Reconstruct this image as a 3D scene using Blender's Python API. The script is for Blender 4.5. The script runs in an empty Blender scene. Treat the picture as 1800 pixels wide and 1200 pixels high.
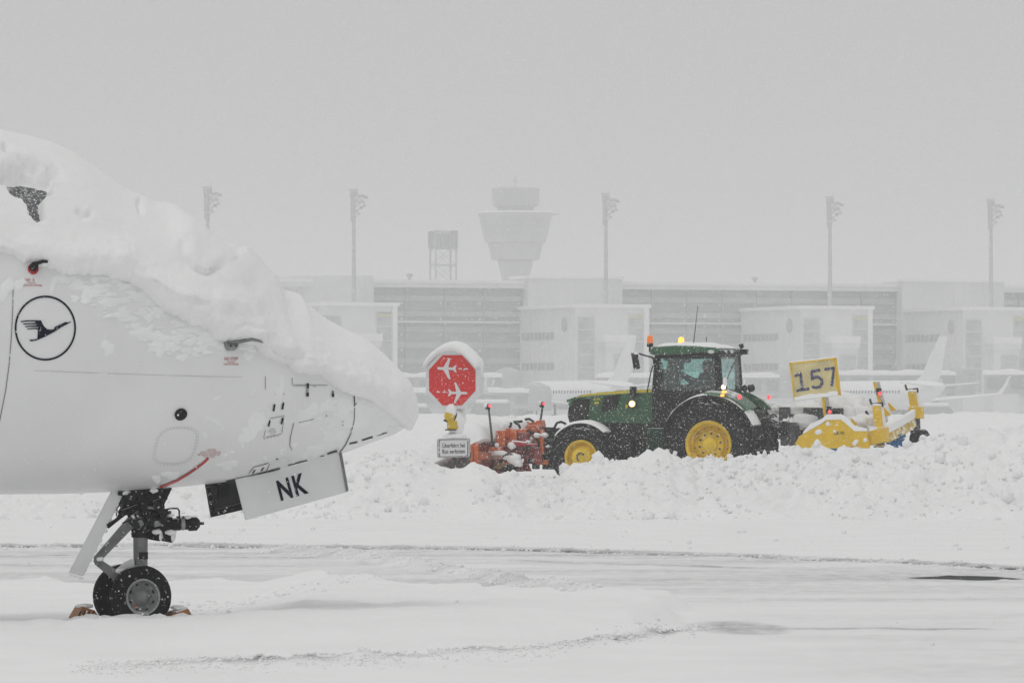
import bpy, bmesh, math, random
import numpy as np
from mathutils import Vector, Matrix, Euler, noise as mnoise

R = math.radians
sc = bpy.context.scene
C = sc.collection
random.seed(11)
rng = np.random.default_rng(11)

# ------------------------------------------------------------------ camera, sky, sun, exposure
FOC = 10000.0        # focal length in pixels of the 1800 px wide photograph (a 200 mm lens)
HOR = 722.0          # image row of the horizon
CAMZ = 1.69
cam_data = bpy.data.cameras.new('camera')
cam_data.sensor_width = 36.0
cam_data.lens = FOC * 36.0 / 1800.0
cam_data.shift_y = (HOR - 600.0) / 1800.0
cam_data.clip_start = 0.5
cam_data.clip_end = 9000.0
cam = bpy.data.objects.new('camera', cam_data)
cam.location = (0, 0, CAMZ)
cam.rotation_euler = (R(90), 0, 0)
C.objects.link(cam)
sc.camera = cam

SUN_EL, SUN_AZ = R(70), R(215)
world = bpy.data.worlds.new('World')
sc.world = world
world.use_nodes = True
wn = world.node_tree.nodes
wl = world.node_tree.links
wn.clear()
sky = wn.new('ShaderNodeTexSky')
sky.sky_type = 'NISHITA'
sky.sun_disc = False
sky.sun_elevation = SUN_EL
sky.sun_rotation = SUN_AZ
sky.dust_density = 6.0
hsv = wn.new('ShaderNodeHueSaturation')
hsv.inputs['Saturation'].default_value = 0.06
mixw = wn.new('ShaderNodeMix'); mixw.data_type = 'RGBA'
mixw.inputs[0].default_value = 0.85                      # a closed overcast hides most of the clear sky
mixw.inputs[7].default_value = (5.48, 5.50, 5.49, 1)
bgn = wn.new('ShaderNodeBackground')
bgn.inputs['Strength'].default_value = 0.1
wout = wn.new('ShaderNodeOutputWorld')
wl.new(sky.outputs[0], hsv.inputs['Color'])
wl.new(hsv.outputs[0], mixw.inputs[6])
wl.new(mixw.outputs[2], bgn.inputs['Color'])
wl.new(bgn.outputs[0], wout.inputs['Surface'])

sd = bpy.data.lights.new('sun', 'SUN')
sd.energy = 0.5
sd.angle = R(50)
sd.color = (1.0, 0.985, 0.96)
sun = bpy.data.objects.new('sun', sd)
d = Vector((math.sin(SUN_AZ) * math.cos(SUN_EL), math.cos(SUN_AZ) * math.cos(SUN_EL), math.sin(SUN_EL)))
sun.rotation_euler = d.to_track_quat('Z', 'Y').to_euler()
sun.location = d * 300
C.objects.link(sun)

vs = sc.view_settings
vs.view_transform = 'Standard'; vs.look = 'None'; vs.exposure = 0.0; vs.gamma = 1.0
vs.use_curve_mapping = False
sc.render.engine = 'CYCLES'
sc.cycles.max_bounces = 8
sc.cycles.diffuse_bounces = 5
sc.cycles.glossy_bounces = 3
sc.cycles.transmission_bounces = 4
sc.cycles.transparent_max_bounces = 12
sc.cycles.volume_bounces = 3
sc.cycles.use_denoising = True
HAZE_DENSITY = 0.00075

# ------------------------------------------------------------------ helpers
class Frame:
    """A spot on the ground with a heading; turns a measured direction and a lateral offset into local coordinates."""
    def __init__(s, px, Y, deg):
        s.Y = Y; s.X = (px - 900.0) * Y / FOC
        s.deg = deg; s.c = math.cos(R(deg)); s.s = math.sin(R(deg))
    def loc(s, px, py, y=0.0):
        p = (px - 900.0) / FOC
        x = (p * (s.Y + y * s.c) - s.X + y * s.s) / (s.c - p * s.s)
        Yw = s.Y + x * s.s + y * s.c
        return Vector((x, y, CAMZ + (HOR - py) * Yw / FOC))
    def world(s, v):
        return Vector((s.X + v[0] * s.c - v[1] * s.s, s.Y + v[0] * s.s + v[1] * s.c, v[2]))
    def pix(s, v):
        w = s.world(v)
        return 900 + FOC * w[0] / w[1], HOR - (w[2] - CAMZ) * FOC / w[1]
    def empty(s, name, z=0.0):
        o = bpy.data.objects.new(name, None)
        o.empty_display_size = 0.3
        o.location = (s.X, s.Y, z); o.rotation_euler = (0, 0, R(s.deg))
        C.objects.link(o)
        return o

def tag(o, label=None, cat=None, group=None, kind=None):
    if label: o['label'] = label
    if cat: o['category'] = cat
    if group: o['group'] = group
    if kind: o['kind'] = kind
    return o

def copy_tree(o, parent=None):
    c = o.copy(); C.objects.link(c); c.parent = parent
    for ch in list(o.children):
        copy_tree(ch, c)
    return c

def finish(me, mat, smooth, angle=35):
    me.materials.clear()
    if mat: me.materials.append(mat)
    if smooth:
        me.polygons.foreach_set('use_smooth', [True] * len(me.polygons))
        if angle < 180:
            me.set_sharp_from_angle(angle=R(angle))

class MB:
    def __init__(s):
        s.v = []; s.f = []
    def add(s, vs, fs):
        b = len(s.v)
        s.v.extend([tuple(v) for v in vs]); s.f.extend([tuple(i + b for i in f) for f in fs])
        return s
    def box(s, c, size, M=None):
        hx, hy, hz = size[0] / 2, size[1] / 2, size[2] / 2
        vs = [Vector((sx * hx, sy * hy, sz * hz)) for sx in (-1, 1) for sy in (-1, 1) for sz in (-1, 1)]
        if M is not None: vs = [M @ v for v in vs]
        vs = [v + Vector(c) for v in vs]
        return s.add(vs, [(0, 1, 3, 2), (4, 6, 7, 5), (0, 4, 5, 1), (2, 3, 7, 6), (0, 2, 6, 4), (1, 5, 7, 3)])
    def beam(s, a, b, w, h=None, up=(0, 0, 1)):
        h = h or w
        a = Vector(a); b = Vector(b); d = (b - a); L = d.length; d.normalize()
        u = Vector(up)
        if abs(d.dot(u)) > 0.98: u = Vector((1, 0, 0))
        sdir = d.cross(u).normalized(); u2 = sdir.cross(d).normalized()
        vs = []
        for t in (a, b):
            for i, j in ((-1, -1), (1, -1), (1, 1), (-1, 1)):
                vs.append(t + sdir * (i * w / 2) + u2 * (j * h / 2))
        return s.add(vs, [(3, 2, 1, 0), (4, 5, 6, 7), (0, 1, 5, 4), (1, 2, 6, 5), (2, 3, 7, 6), (3, 0, 4, 7)])
    def prism(s, poly, ext):
        n = len(poly); e = Vector(ext)
        vs = [Vector(p) for p in poly] + [Vector(p) + e for p in poly]
        fs = [tuple(range(n)), tuple(reversed(range(n, 2 * n)))]
        fs += [(i, (i + 1) % n, n + (i + 1) % n, n + i) for i in range(n)]
        return s.add(vs, fs)
    def tube(s, pts, r, seg=8, caps=True):
        pts = [Vector(p) for p in pts]
        rs = list(r) if hasattr(r, '__len__') else [r] * len(pts)
        n = len(pts); vs = []; prev = None
        for i, p in enumerate(pts):
            d = (pts[min(i + 1, n - 1)] - pts[max(i - 1, 0)]).normalized()
            if prev is None:
                u = Vector((0, 0, 1)) if abs(d.z) < 0.9 else Vector((1, 0, 0))
                prev = d.cross(u).normalized()
            a = (prev - d * prev.dot(d)).normalized(); prev = a
            b = d.cross(a)
            for k in range(seg):
                t = 2 * math.pi * k / seg
                vs.append(p + a * (rs[i] * math.cos(t)) + b * (rs[i] * math.sin(t)))
        fs = [(i * seg + k, i * seg + (k + 1) % seg, (i + 1) * seg + (k + 1) % seg, (i + 1) * seg + k) for i in range(n - 1) for k in range(seg)]
        if caps: fs += [tuple(reversed(range(seg))), tuple(range((n - 1) * seg, n * seg))]
        return s.add(vs, fs)
    def lathe(s, prof, o=(0, 0, 0), axis=(0, 1, 0), seg=32, caps=True):
        ax = Vector(axis).normalized(); u = Vector((0, 0, 1)) if abs(ax.z) < 0.9 else Vector((1, 0, 0))
        a = ax.cross(u).normalized(); b = ax.cross(a); o = Vector(o); vs = []
        for (r, t) in prof:
            r = max(r, 1e-4)
            for k in range(seg):
                th = 2 * math.pi * k / seg
                vs.append(o + ax * t + a * (r * math.cos(th)) + b * (r * math.sin(th)))
        n = len(prof)
        fs = [(i * seg + k, i * seg + (k + 1) % seg, (i + 1) * seg + (k + 1) % seg, (i + 1) * seg + k) for i in range(n - 1) for k in range(seg)]
        if caps: fs += [tuple(reversed(range(seg))), tuple(range((n - 1) * seg, n * seg))]
        return s.add(vs, fs)
    def loft(s, rings, caps=True, closed=True):
        n = len(rings[0]); b = []
        for r in rings: b.extend(r)
        m = n if closed else n - 1
        fs = [(i * n + k, i * n + (k + 1) % n, (i + 1) * n + (k + 1) % n, (i + 1) * n + k) for i in range(len(rings) - 1) for k in range(m)]
        if caps: fs += [tuple(reversed(range(n))), tuple(range((len(rings) - 1) * n, len(rings) * n))]
        return s.add(b, fs)
    def lump(s, c, r, sub=2, seed=0, amp=0.25, scale=1.5, squash=(1, 1, 1)):
        """a snow lump: a noisy ball"""
        bm = bmesh.new(); bmesh.ops.create_icosphere(bm, subdivisions=sub, radius=1.0)
        off = Vector((seed * 7.3, seed * 3.1, seed * 1.7))
        vs = []
        for v in bm.verts:
            k = 1 + amp * (mnoise.noise(v.co * scale + off) + 0.5 * mnoise.noise(v.co * scale * 2.3 + off) + 0.3 * mnoise.noise(v.co * scale * 5 + off))
            vs.append(Vector((v.co.x * r * squash[0] * k, v.co.y * r * squash[1] * k, v.co.z * r * squash[2] * k)) + Vector(c))
        fs = [tuple(v.index for v in f.verts) for f in bm.faces]
        bm.free()
        return s.add(vs, fs)
    def build(s, name, mat, parent=None, smooth=False, bevel=0.0, angle=35, kind=None, subsurf=0, recalc=True):
        me = bpy.data.meshes.new(name)
        me.from_pydata(s.v, [], s.f)
        if recalc:
            bm = bmesh.new(); bm.from_mesh(me)
            bmesh.ops.recalc_face_normals(bm, faces=bm.faces)
            bm.to_mesh(me); bm.free()
        finish(me, mat, smooth, angle)
        o = bpy.data.objects.new(name, me)
        C.objects.link(o)
        if parent is not None: o.parent = parent
        if bevel:
            m = o.modifiers.new('bevel', 'BEVEL'); m.width = bevel; m.segments = 2; m.limit_method = 'ANGLE'; m.angle_limit = R(40)
        if subsurf:
            m = o.modifiers.new('sub', 'SUBSURF'); m.levels = subsurf; m.render_levels = subsurf
        if kind: o['kind'] = kind
        return o

def np_mesh(name, V, Fq, mat, parent=None, smooth=True, angle=180):
    """mesh from numpy arrays of vertices and same-size faces"""
    me = bpy.data.meshes.new(name)
    k = Fq.shape[1]
    me.vertices.add(len(V)); me.vertices.foreach_set('co', V.astype(np.float32).ravel())
    me.loops.add(Fq.size); me.loops.foreach_set('vertex_index', Fq.astype(np.int32).ravel())
    me.polygons.add(len(Fq))
    me.polygons.foreach_set('loop_start', np.arange(0, Fq.size, k, dtype=np.int32))
    me.update(calc_edges=True)
    finish(me, mat, smooth, angle)
    o = bpy.data.objects.new(name, me); C.objects.link(o)
    if parent is not None: o.parent = parent
    return o

def grid_faces(nr, nc):
    i = np.arange((nr - 1) * (nc - 1)); r = i // (nc - 1); c = i % (nc - 1)
    a = r * nc + c
    return np.stack([a, a + 1, a + nc + 1, a + nc], 1)

def _h(ix, iy, seed):
    h = (ix * 374761393 + iy * 668265263 + seed * 974634777) & 0xffffffff
    h = ((h ^ (h >> 13)) * 1274126177) & 0xffffffff
    return ((h ^ (h >> 16)) & 0xffff) / 65535.0

def vnoise(x, y, seed=0):
    ix = np.floor(x).astype(np.int64); iy = np.floor(y).astype(np.int64)
    fx = x - ix; fy = y - iy
    fx = fx * fx * fx * (fx * (fx * 6 - 15) + 10); fy = fy * fy * fy * (fy * (fy * 6 - 15) + 10)
    a = _h(ix, iy, seed); b = _h(ix + 1, iy, seed); c = _h(ix, iy + 1, seed); e = _h(ix + 1, iy + 1, seed)
    return (a + (b - a) * fx) * (1 - fy) + (c + (e - c) * fx) * fy - 0.5

def fbm(x, y, seed=0, octs=4, gain=0.5):
    s = 0; a = 1.0
    for k in range(octs):
        s = s + a * vnoise(x * 2 ** k + 17.3 * k, y * 2 ** k - 9.1 * k, seed + k); a *= gain
    return s

def sstep(a, b, x):
    t = np.clip((x - a) / (b - a), 0, 1)
    return t * t * (3 - 2 * t)

def hermite(xs, ys):
    """smooth interpolation through measured points (monotone slopes)"""
    xs = np.array(xs, float); ys = np.array(ys, float)
    h = np.diff(xs); dl = np.diff(ys) / h
    m = np.zeros(len(xs)); m[0] = dl[0]; m[-1] = dl[-1]
    for i in range(1, len(xs) - 1):
        m[i] = 0 if dl[i - 1] * dl[i] <= 0 else 2 * dl[i - 1] * dl[i] / (dl[i - 1] + dl[i])
    def f(x):
        x = np.clip(x, xs[0], xs[-1])
        i = np.clip(np.searchsorted(xs, x) - 1, 0, len(xs) - 2)
        t = (x - xs[i]) / h[i]
        return (ys[i] * (2 * t**3 - 3 * t**2 + 1) + m[i] * h[i] * (t**3 - 2 * t**2 + t) + ys[i + 1] * (-2 * t**3 + 3 * t**2) + m[i + 1] * h[i] * (t**3 - t**2))
    return f

def text_geo(txt, bold=0.0, spacing=1.0):
    """letter outlines as triangles, scaled to a 1 x 1 box; returns verts, faces, width/height"""
    cu = bpy.data.curves.new('letters', 'FONT')
    cu.body = txt; cu.offset = bold; cu.resolution_u = 3; cu.space_character = spacing; cu.align_x = 'CENTER'
    o = bpy.data.objects.new('letters', cu); C.objects.link(o)
    bpy.context.view_layer.update()
    dg = bpy.context.evaluated_depsgraph_get()
    me = bpy.data.meshes.new_from_object(o.evaluated_get(dg))
    vs = np.array([v.co[:2] for v in me.vertices]); fs = [tuple(p.vertices) for p in me.polygons]
    bpy.data.objects.remove(o); bpy.data.curves.remove(cu); bpy.data.meshes.remove(me)
    lo = vs.min(0); hi = vs.max(0)
    return (vs - lo) / (hi - lo), fs, (hi - lo)[0] / (hi - lo)[1]

# ------------------------------------------------------------------ materials
SNOW_COL = (0.90, 0.905, 0.91, 1)
def nd(nt, typ, **kw):
    n = nt.nodes.new(typ)
    for k, v in kw.items(): setattr(n, k, v)
    return n
def mth(nt, op, a, b=None, clamp=False):
    n = nt.nodes.new('ShaderNodeMath'); n.operation = op; n.use_clamp = clamp
    for i, v in enumerate((a, b)):
        if v is None: continue
        if isinstance(v, (int, float)): n.inputs[i].default_value = v
        else: nt.links.new(v, n.inputs[i])
    return n.outputs[0]
def mapr(nt, v, a, b, c=0.0, e=1.0):
    n = nt.nodes.new('ShaderNodeMapRange')
    n.inputs[1].default_value = a; n.inputs[2].default_value = b; n.inputs[3].default_value = c; n.inputs[4].default_value = e
    nt.links.new(v, n.inputs[0]); return n.outputs[0]
def ntex(nt, co, scale, detail=3, rough=0.5):
    n = nt.nodes.new('ShaderNodeTexNoise'); n.inputs['Scale'].default_value = scale; n.inputs['Detail'].default_value = detail; n.inputs['Roughness'].default_value = rough
    if co is not None: nt.links.new(co, n.inputs['Vector'])
    return n.outputs[0]
def mixc(nt, f, a, b):
    n = nt.nodes.new('ShaderNodeMix'); n.data_type = 'RGBA'
    for i, v in ((0, f), (6, a), (7, b)):
        if isinstance(v, (int, float)): n.inputs[i].default_value = v
        elif isinstance(v, tuple): n.inputs[i].default_value = v
        else: nt.links.new(v, n.inputs[i])
    return n.outputs[2]

def mat(name, col, rough=0.5, metal=0.0, snow=None, speck=0.0, speck_scale=30, var=0.08, var_scale=3.0, bump=0.0, bump_scale=40, noise_k=0.5, snow_scale=6, coat=0.0, emit=None, estr=0.0):
    """painted or bare surface; snow = up-facing normal above which snow lies, speck = share of driven snow stuck on it"""
    m = bpy.data.materials.new(name); m.use_nodes = True
    nt = m.node_tree; b = nt.nodes['Principled BSDF']
    co = nd(nt, 'ShaderNodeTexCoord').outputs['Object']
    c4 = (col[0], col[1], col[2], 1)
    base = None
    if var:
        nz = ntex(nt, co, var_scale, 4)
        dark = tuple(x * (1 - var * 2.2) for x in col) + (1,); lite = tuple(min(1, x * (1 + var * 1.4)) for x in col) + (1,)
        base = mixc(nt, mapr(nt, nz, 0.3, 0.7), dark, lite)
    rsock = None
    if snow is not None or speck:
        fac = None
        if snow is not None:
            g = nd(nt, 'ShaderNodeNewGeometry'); sp = nd(nt, 'ShaderNodeSeparateXYZ'); nt.links.new(g.outputs['Normal'], sp.inputs[0])
            nz2 = ntex(nt, co, snow_scale, 4, 0.6)
            zz = mth(nt, 'ADD', sp.outputs[2], mth(nt, 'MULTIPLY', mth(nt, 'SUBTRACT', nz2, 0.5), noise_k))
            fac = mapr(nt, zz, snow - 0.04, snow + 0.08)
        if speck:
            nz3 = ntex(nt, co, speck_scale, 4, 0.65)
            th = 0.72 - 0.3 * speck
            f2 = mapr(nt, nz3, th, th + 0.07, 0.0, 0.92)
            fac = f2 if fac is None else mth(nt, 'MAXIMUM', fac, f2)
        base = mixc(nt, fac, base if base is not None else c4, SNOW_COL)
        rsock = mapr(nt, fac, 0, 1, rough, 0.85)
        if metal:
            nt.links.new(mapr(nt, fac, 0, 1, metal, 0.0), b.inputs['Metallic'])
    if base is not None: nt.links.new(base, b.inputs['Base Color'])
    else: b.inputs['Base Color'].default_value = c4
    if rsock is not None: nt.links.new(rsock, b.inputs['Roughness'])
    else: b.inputs['Roughness'].default_value = rough
    if not (metal and (snow is not None or speck)): b.inputs['Metallic'].default_value = metal
    b.inputs['Coat Weight'].default_value = coat
    if max(col) < 0.06: b.inputs['Specular IOR Level'].default_value = 0.12
    if bump:
        bn = nd(nt, 'ShaderNodeBump'); bn.inputs['Strength'].default_value = bump; bn.inputs['Distance'].default_value = 0.02
        nt.links.new(ntex(nt, co, bump_scale, 4, 0.6), bn.inputs['Height']); nt.links.new(bn.outputs[0], b.inputs['Normal'])
    if emit:
        b.inputs['Emission Color'].default_value = emit + (1,); b.inputs['Emission Strength'].default_value = estr
    return m

def snow_mat(name, scale=14.0, strength=0.35, dist=0.02, fine=90.0, tint=1.0):
    m = bpy.data.materials.new(name); m.use_nodes = True
    nt = m.node_tree; b = nt.nodes['Principled BSDF']
    g = nd(nt, 'ShaderNodeNewGeometry').outputs['Position']
    nz = ntex(nt, g, 0.8, 4)
    b.inputs['Roughness'].default_value = 0.8
    b.inputs['Specular IOR Level'].default_value = 0.25
    c = mixc(nt, mapr(nt, nz, 0.3, 0.7), (0.87 * tint, 0.872 * tint, 0.872 * tint, 1), (0.92 * tint, 0.922 * tint, 0.922 * tint, 1))
    nt.links.new(c, b.inputs['Base Color'])
    h = mth(nt, 'ADD', ntex(nt, g, scale, 5, 0.55), mth(nt, 'MULTIPLY', ntex(nt, g, fine, 3, 0.6), 0.35))
    bn = nd(nt, 'ShaderNodeBump'); bn.inputs['Strength'].default_value = strength; bn.inputs['Distance'].default_value = dist
    nt.links.new(h, bn.inputs['Height']); nt.links.new(bn.outputs[0], b.inputs['Normal'])
    return m

M = {}
M['snow'] = snow_mat('snow_soft', 16, 0.45, 0.02, 110)
M['snow_far'] = snow_mat('snow_far', 0.8, 0.2, 0.1, 6)
M['bank'] = snow_mat('snow_broken', 9, 0.4, 0.03, 60)
# ------------------------------------------------------------------ ground
def line_y(X, pts):
    """depth of a track, given as ground points seen in the photograph"""
    P = [((px - 900) * (CAMZ * FOC / (py - HOR)) / FOC, CAMZ * FOC / (py - HOR)) for px, py in pts]
    P.sort()
    return np.interp(X, [p[0] for p in P], [p[1] for p in P]), P[0][0], P[-1][0]

TR1 = [(-200, 962), (0, 961), (300, 959), (620, 963), (900, 967), (1300, 977), (1600, 990), (1800, 1002), (2000, 1018)]
RID = [(455, 964), (620, 980), (760, 1000), (900, 1025), (1050, 1044), (1100, 1049)]
SLU = [(150, 1168), (300, 1166), (500, 1163), (700, 1157), (1000, 1140), (1120, 1122), (1240, 1102)]
TR2 = [(1500, 910), (1600, 940), (1700, 972), (1800, 1000)]

def plateau(X, Y):
    """the undisturbed snow the aircraft stands in"""
    wob = 0.25 * fbm(X * 1.1, Y * 0.7, 3)
    yf = np.interp(X, [-6, -4, -2, 0, 0.9, 1.45], [39.6, 39.7, 39.9, 40.6, 42.0, 45.0]) + wob * 1.4
    yb = np.interp(X, [-6, -2.2, -1.2, 0, 1.45], [57.0, 56.0, 51.0, 48.6, 48.2]) + 4.0 * fbm(X * 1.7, Y * 0.0 + 3, 5) * 0.6
    xr = 1.42 + 0.22 * fbm(Y * 0.9, Y * 0 + 1, 8)
    return sstep(yf - 0.3, yf + 2.2, Y) * (1 - sstep(yb - 0.25, yb + 0.2, Y)) * (1 - sstep(xr - 0.22, xr + 0.10, X))

def ground_h(X, Y):
    h = 0.018 * fbm(X * 0.35, Y * 0.16, 1) + 0.006 * fbm(X * 2.5, Y * 1.2, 2)
    p = plateau(X, Y)
    h = h + p * (1 - 0.50 * (1 - sstep(-2.6, -1.5, X))) * (0.17 + 0.05 * fbm(X * 1.6, Y * 0.8, 4) + 0.016 * fbm(X * 6, Y * 4, 6))
    # front rim of the plateau by the wheel
    rim = np.exp(-((Y - 43.1 - 0.25 * np.sin(X * 2.2)) / 0.55) ** 2) * (1 - sstep(-2.3, -1.2, X))
    h = h + rim * (0.018 + 0.05 * np.abs(fbm(X * 4.0, Y * 1.0, 9)))
    far = sstep(43.4, 44.6, Y) * (1 - sstep(-2.4, -1.4, X)) * (1 - sstep(56, 58, Y))
    h = h - far * p * 0.05
    # shallow fan of snow at the right end of the plateau
    h = h + 0.02 * sstep(1.3, 1.5, X) * (1 - sstep(1.7, 2.6, X)) * np.exp(-((Y - 46.5) / 1.6) ** 2)
    # slush wheel track in front
    yl, a, b = line_y(X, SLU)
    k = np.exp(-((Y - yl) / 0.55) ** 2) * sstep(a, a + 1.0, X) * (1 - sstep(b - 0.4, b, X))
    h = h + k * (0.014 + 0.045 * np.clip(fbm(X * 5, Y * 2.2, 12) + 0.2, 0, 1) + 0.03 * np.clip(fbm(X * 13, Y * 5, 17), 0, 1))
    k2 = np.exp(-((Y - yl + 1.7) / 0.5) ** 2) * (1 - sstep(0.0, 1.6, X))
    h = h + k2 * (0.055 * np.clip(fbm(X * 4, Y * 2.0, 13), 0, 1))
    # low windrow running away towards the left
    yl, a, b = line_y(X, RID)
    k = np.exp(-((Y - yl) / 0.9) ** 2) * sstep(a, a + 0.6, X) * (1 - sstep(b - 0.3, b, X))
    h = h + k * (0.085 + 0.05 * fbm(X * 5, Y * 1.5, 14))
    # wheel tracks
    yl, a, b = line_y(X, TR1)
    for off, w, dd in ((0.0, 0.35, -0.03), (0.9, 0.3, 0.03), (-1.0, 0.4, 0.025), (-4.6, 0.25, 0.012)):
        h = h + dd * np.exp(-((Y - yl - off) / w) ** 2) * (0.6 + 0.8 * fbm(X * 3, Y * 0.5, 15))
    yl, a, b = line_y(X, TR2)
    h = h + 0.03 * np.exp(-((Y - yl) / 1.6) ** 2) * sstep(a, a + .5, X) * (1 - sstep(b, b + .5, X))
    # packed snow the machines drive on, and the open field behind
    h = h + 0.24 * sstep(97, 106, Y) * (1 - 0.55 * sstep(150, 240, Y)) + 0.05 * fbm(X * 0.25, Y * 0.05, 16) * sstep(97, 130, Y)
    return h

def ground_wet_shade(X, Y):
    """how much slush and bare ice shows, plus shade painted beside the low windrow"""
    w = np.zeros_like(X)
    yl, a, b = line_y(X, TR1)
    d = Y - yl
    str1 = 0.55 + 0.9 * fbm(X * 0.9, Y * 2.0, 21)
    w = np.maximum(w, np.exp(-(d / 0.75) ** 2) * np.clip(str1 + 0.3, 0, 1) * 1.0)
    w = np.maximum(w, np.exp(-((d - 1.3) / 0.3) ** 2) * np.clip(str1, 0, 1) * 0.6)
    w = np.maximum(w, np.exp(-((d + 4.7) / 0.3) ** 2) * np.clip(0.4 + 1.6 * fbm(X * 0.8, Y, 22), 0, 1) * 0.5)
    ice = (1 - sstep(yl - 1.2, yl - 0.4, Y)) * sstep(48.5, 52, Y) * (1 - plateau(X, Y))
    w = np.maximum(w, ice * np.clip(0.20 + 0.30 * fbm(X * 0.25, Y * 0.9, 23), 0, 1))
    # bare patch of tarmac
    q = ((X - 4.55 - 0.02 * (Y - 57)) / (0.60 + 0.15 * fbm(Y * 2.0, X * 0, 24))) ** 2 + ((Y - 57.6) / (0.75 + .3 * fbm(X * 3, Y * 0, 25))) ** 2
    w = np.maximum(w, 1.0 - sstep(0.75, 1.1, q + 0.3 * fbm(X * 5, Y * 2, 26)))
    w = w
    # grey swept ice in front right
    q = ((X - 1.75) / 0.42) ** 2 + ((Y - 44.3) / 1.3) ** 2
    w = np.maximum(w, 0.42 * (1 - sstep(0.2, 1.3, q + 0.5 * fbm(X * 2, Y * 3, 27))))
    yl, a, b = line_y(X, SLU)
    k = np.exp(-((Y - yl + 0.1) / 0.22) ** 2) * sstep(a, a + .8, X)
    w = np.maximum(w, k * np.clip(0.5 + 1.2 * fbm(X * 1.5, Y, 28), 0, 1) * 0.8)
    w = np.maximum(w, 0.13 * sstep(1.0, 3.0, X) * (1 - sstep(46, 50, Y)) * np.clip(0.6 + fbm(X * .3, Y * .9, 29), 0, 1.2))
    yl, a, b = line_y(X, TR2)
    w = np.maximum(w, 0.42 * np.exp(-((Y - yl - 0.6) / 0.8) ** 2) * sstep(a, a + .5, X))
    yl, a, b = line_y(X, RID)
    k = sstep(a, a + .6, X) * (1 - sstep(b - .2, b, X))
    w = np.maximum(w, k * 0.45 * np.exp(-((Y - yl - 1.5) / 0.5) ** 2) * np.clip(0.6 + fbm(X * 1.2, Y, 30), 0, 1))  # shade line behind the windrow, painted as darker ground
    w = np.maximum(w, k * 0.30 * np.exp(-((Y - yl + 1.6) / 0.5) ** 2) * np.clip(0.5 + fbm(X * 1.2, Y, 32), 0, 1))  # painted shade line along its near side
    return np.clip(w, 0, 1)

def spread(lo, hi, step): return list(np.arange(lo, hi, step))
rows = spread(-60, 12, 4) + spread(12, 33, 0.5) + spread(33, 62, 0.065) + spread(62, 112, 0.16) + spread(112, 170, 0.5)
y = 170.0
while y < 3300: rows.append(y); y *= 1.05
rows.append(3400.0)
cin = spread(0, 6.6, 0.045) + spread(6.6, 16, 0.14)
x = 16.0
while x < 1700: cin.append(x); x *= 1.14
cin.append(1800.0)
cols = [-c for c in reversed(cin[1:])] + cin
gx, gy = np.meshgrid(np.array(cols), np.array(rows))
gz = ground_h(gx, gy)
ground = np_mesh('ground', np.stack([gx, gy, gz], -1).reshape(-1, 3), grid_faces(len(rows), len(cols)), None)
wet_shade = ground_wet_shade(gx, gy).astype(np.float32).ravel()
at = ground.data.attributes.new('wet_shade', 'FLOAT', 'POINT'); at.data.foreach_set('value', wet_shade)
ground['kind'] = 'structure'

m = snow_mat('snow_ground', 6, 0.35, 0.02, 45)
nt = m.node_tree; b = nt.nodes['Principled BSDF']
att = nd(nt, 'ShaderNodeAttribute', attribute_name='wet_shade')
src = b.inputs['Base Color'].links[0].from_socket
geo = nd(nt, 'ShaderNodeNewGeometry').outputs['Position']
mp = nd(nt, 'ShaderNodeMapping'); mp.inputs['Scale'].default_value = (1.0, 0.35, 1); nt.links.new(geo, mp.inputs[0])
streak = ntex(nt, mp.outputs[0], 5, 5, 0.65)
wf = mth(nt, 'MULTIPLY', att.outputs['Fac'], mapr(nt, streak, 0.32, 0.62, 0.35, 1.15), clamp=True)
wf = mth(nt, 'MAXIMUM', wf, mapr(nt, att.outputs['Fac'], 0.62, 0.98))
nt.links.new(mixc(nt, wf, src, (0.075, 0.078, 0.08, 1)), b.inputs['Base Color'])
nt.links.new(mapr(nt, att.outputs['Fac'], 0, 0.4, 0.25, 0.06), b.inputs['Specular IOR Level']); b.inputs['Roughness'].default_value = 0.85
ground.data.materials.clear(); ground.data.materials.append(m)

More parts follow.
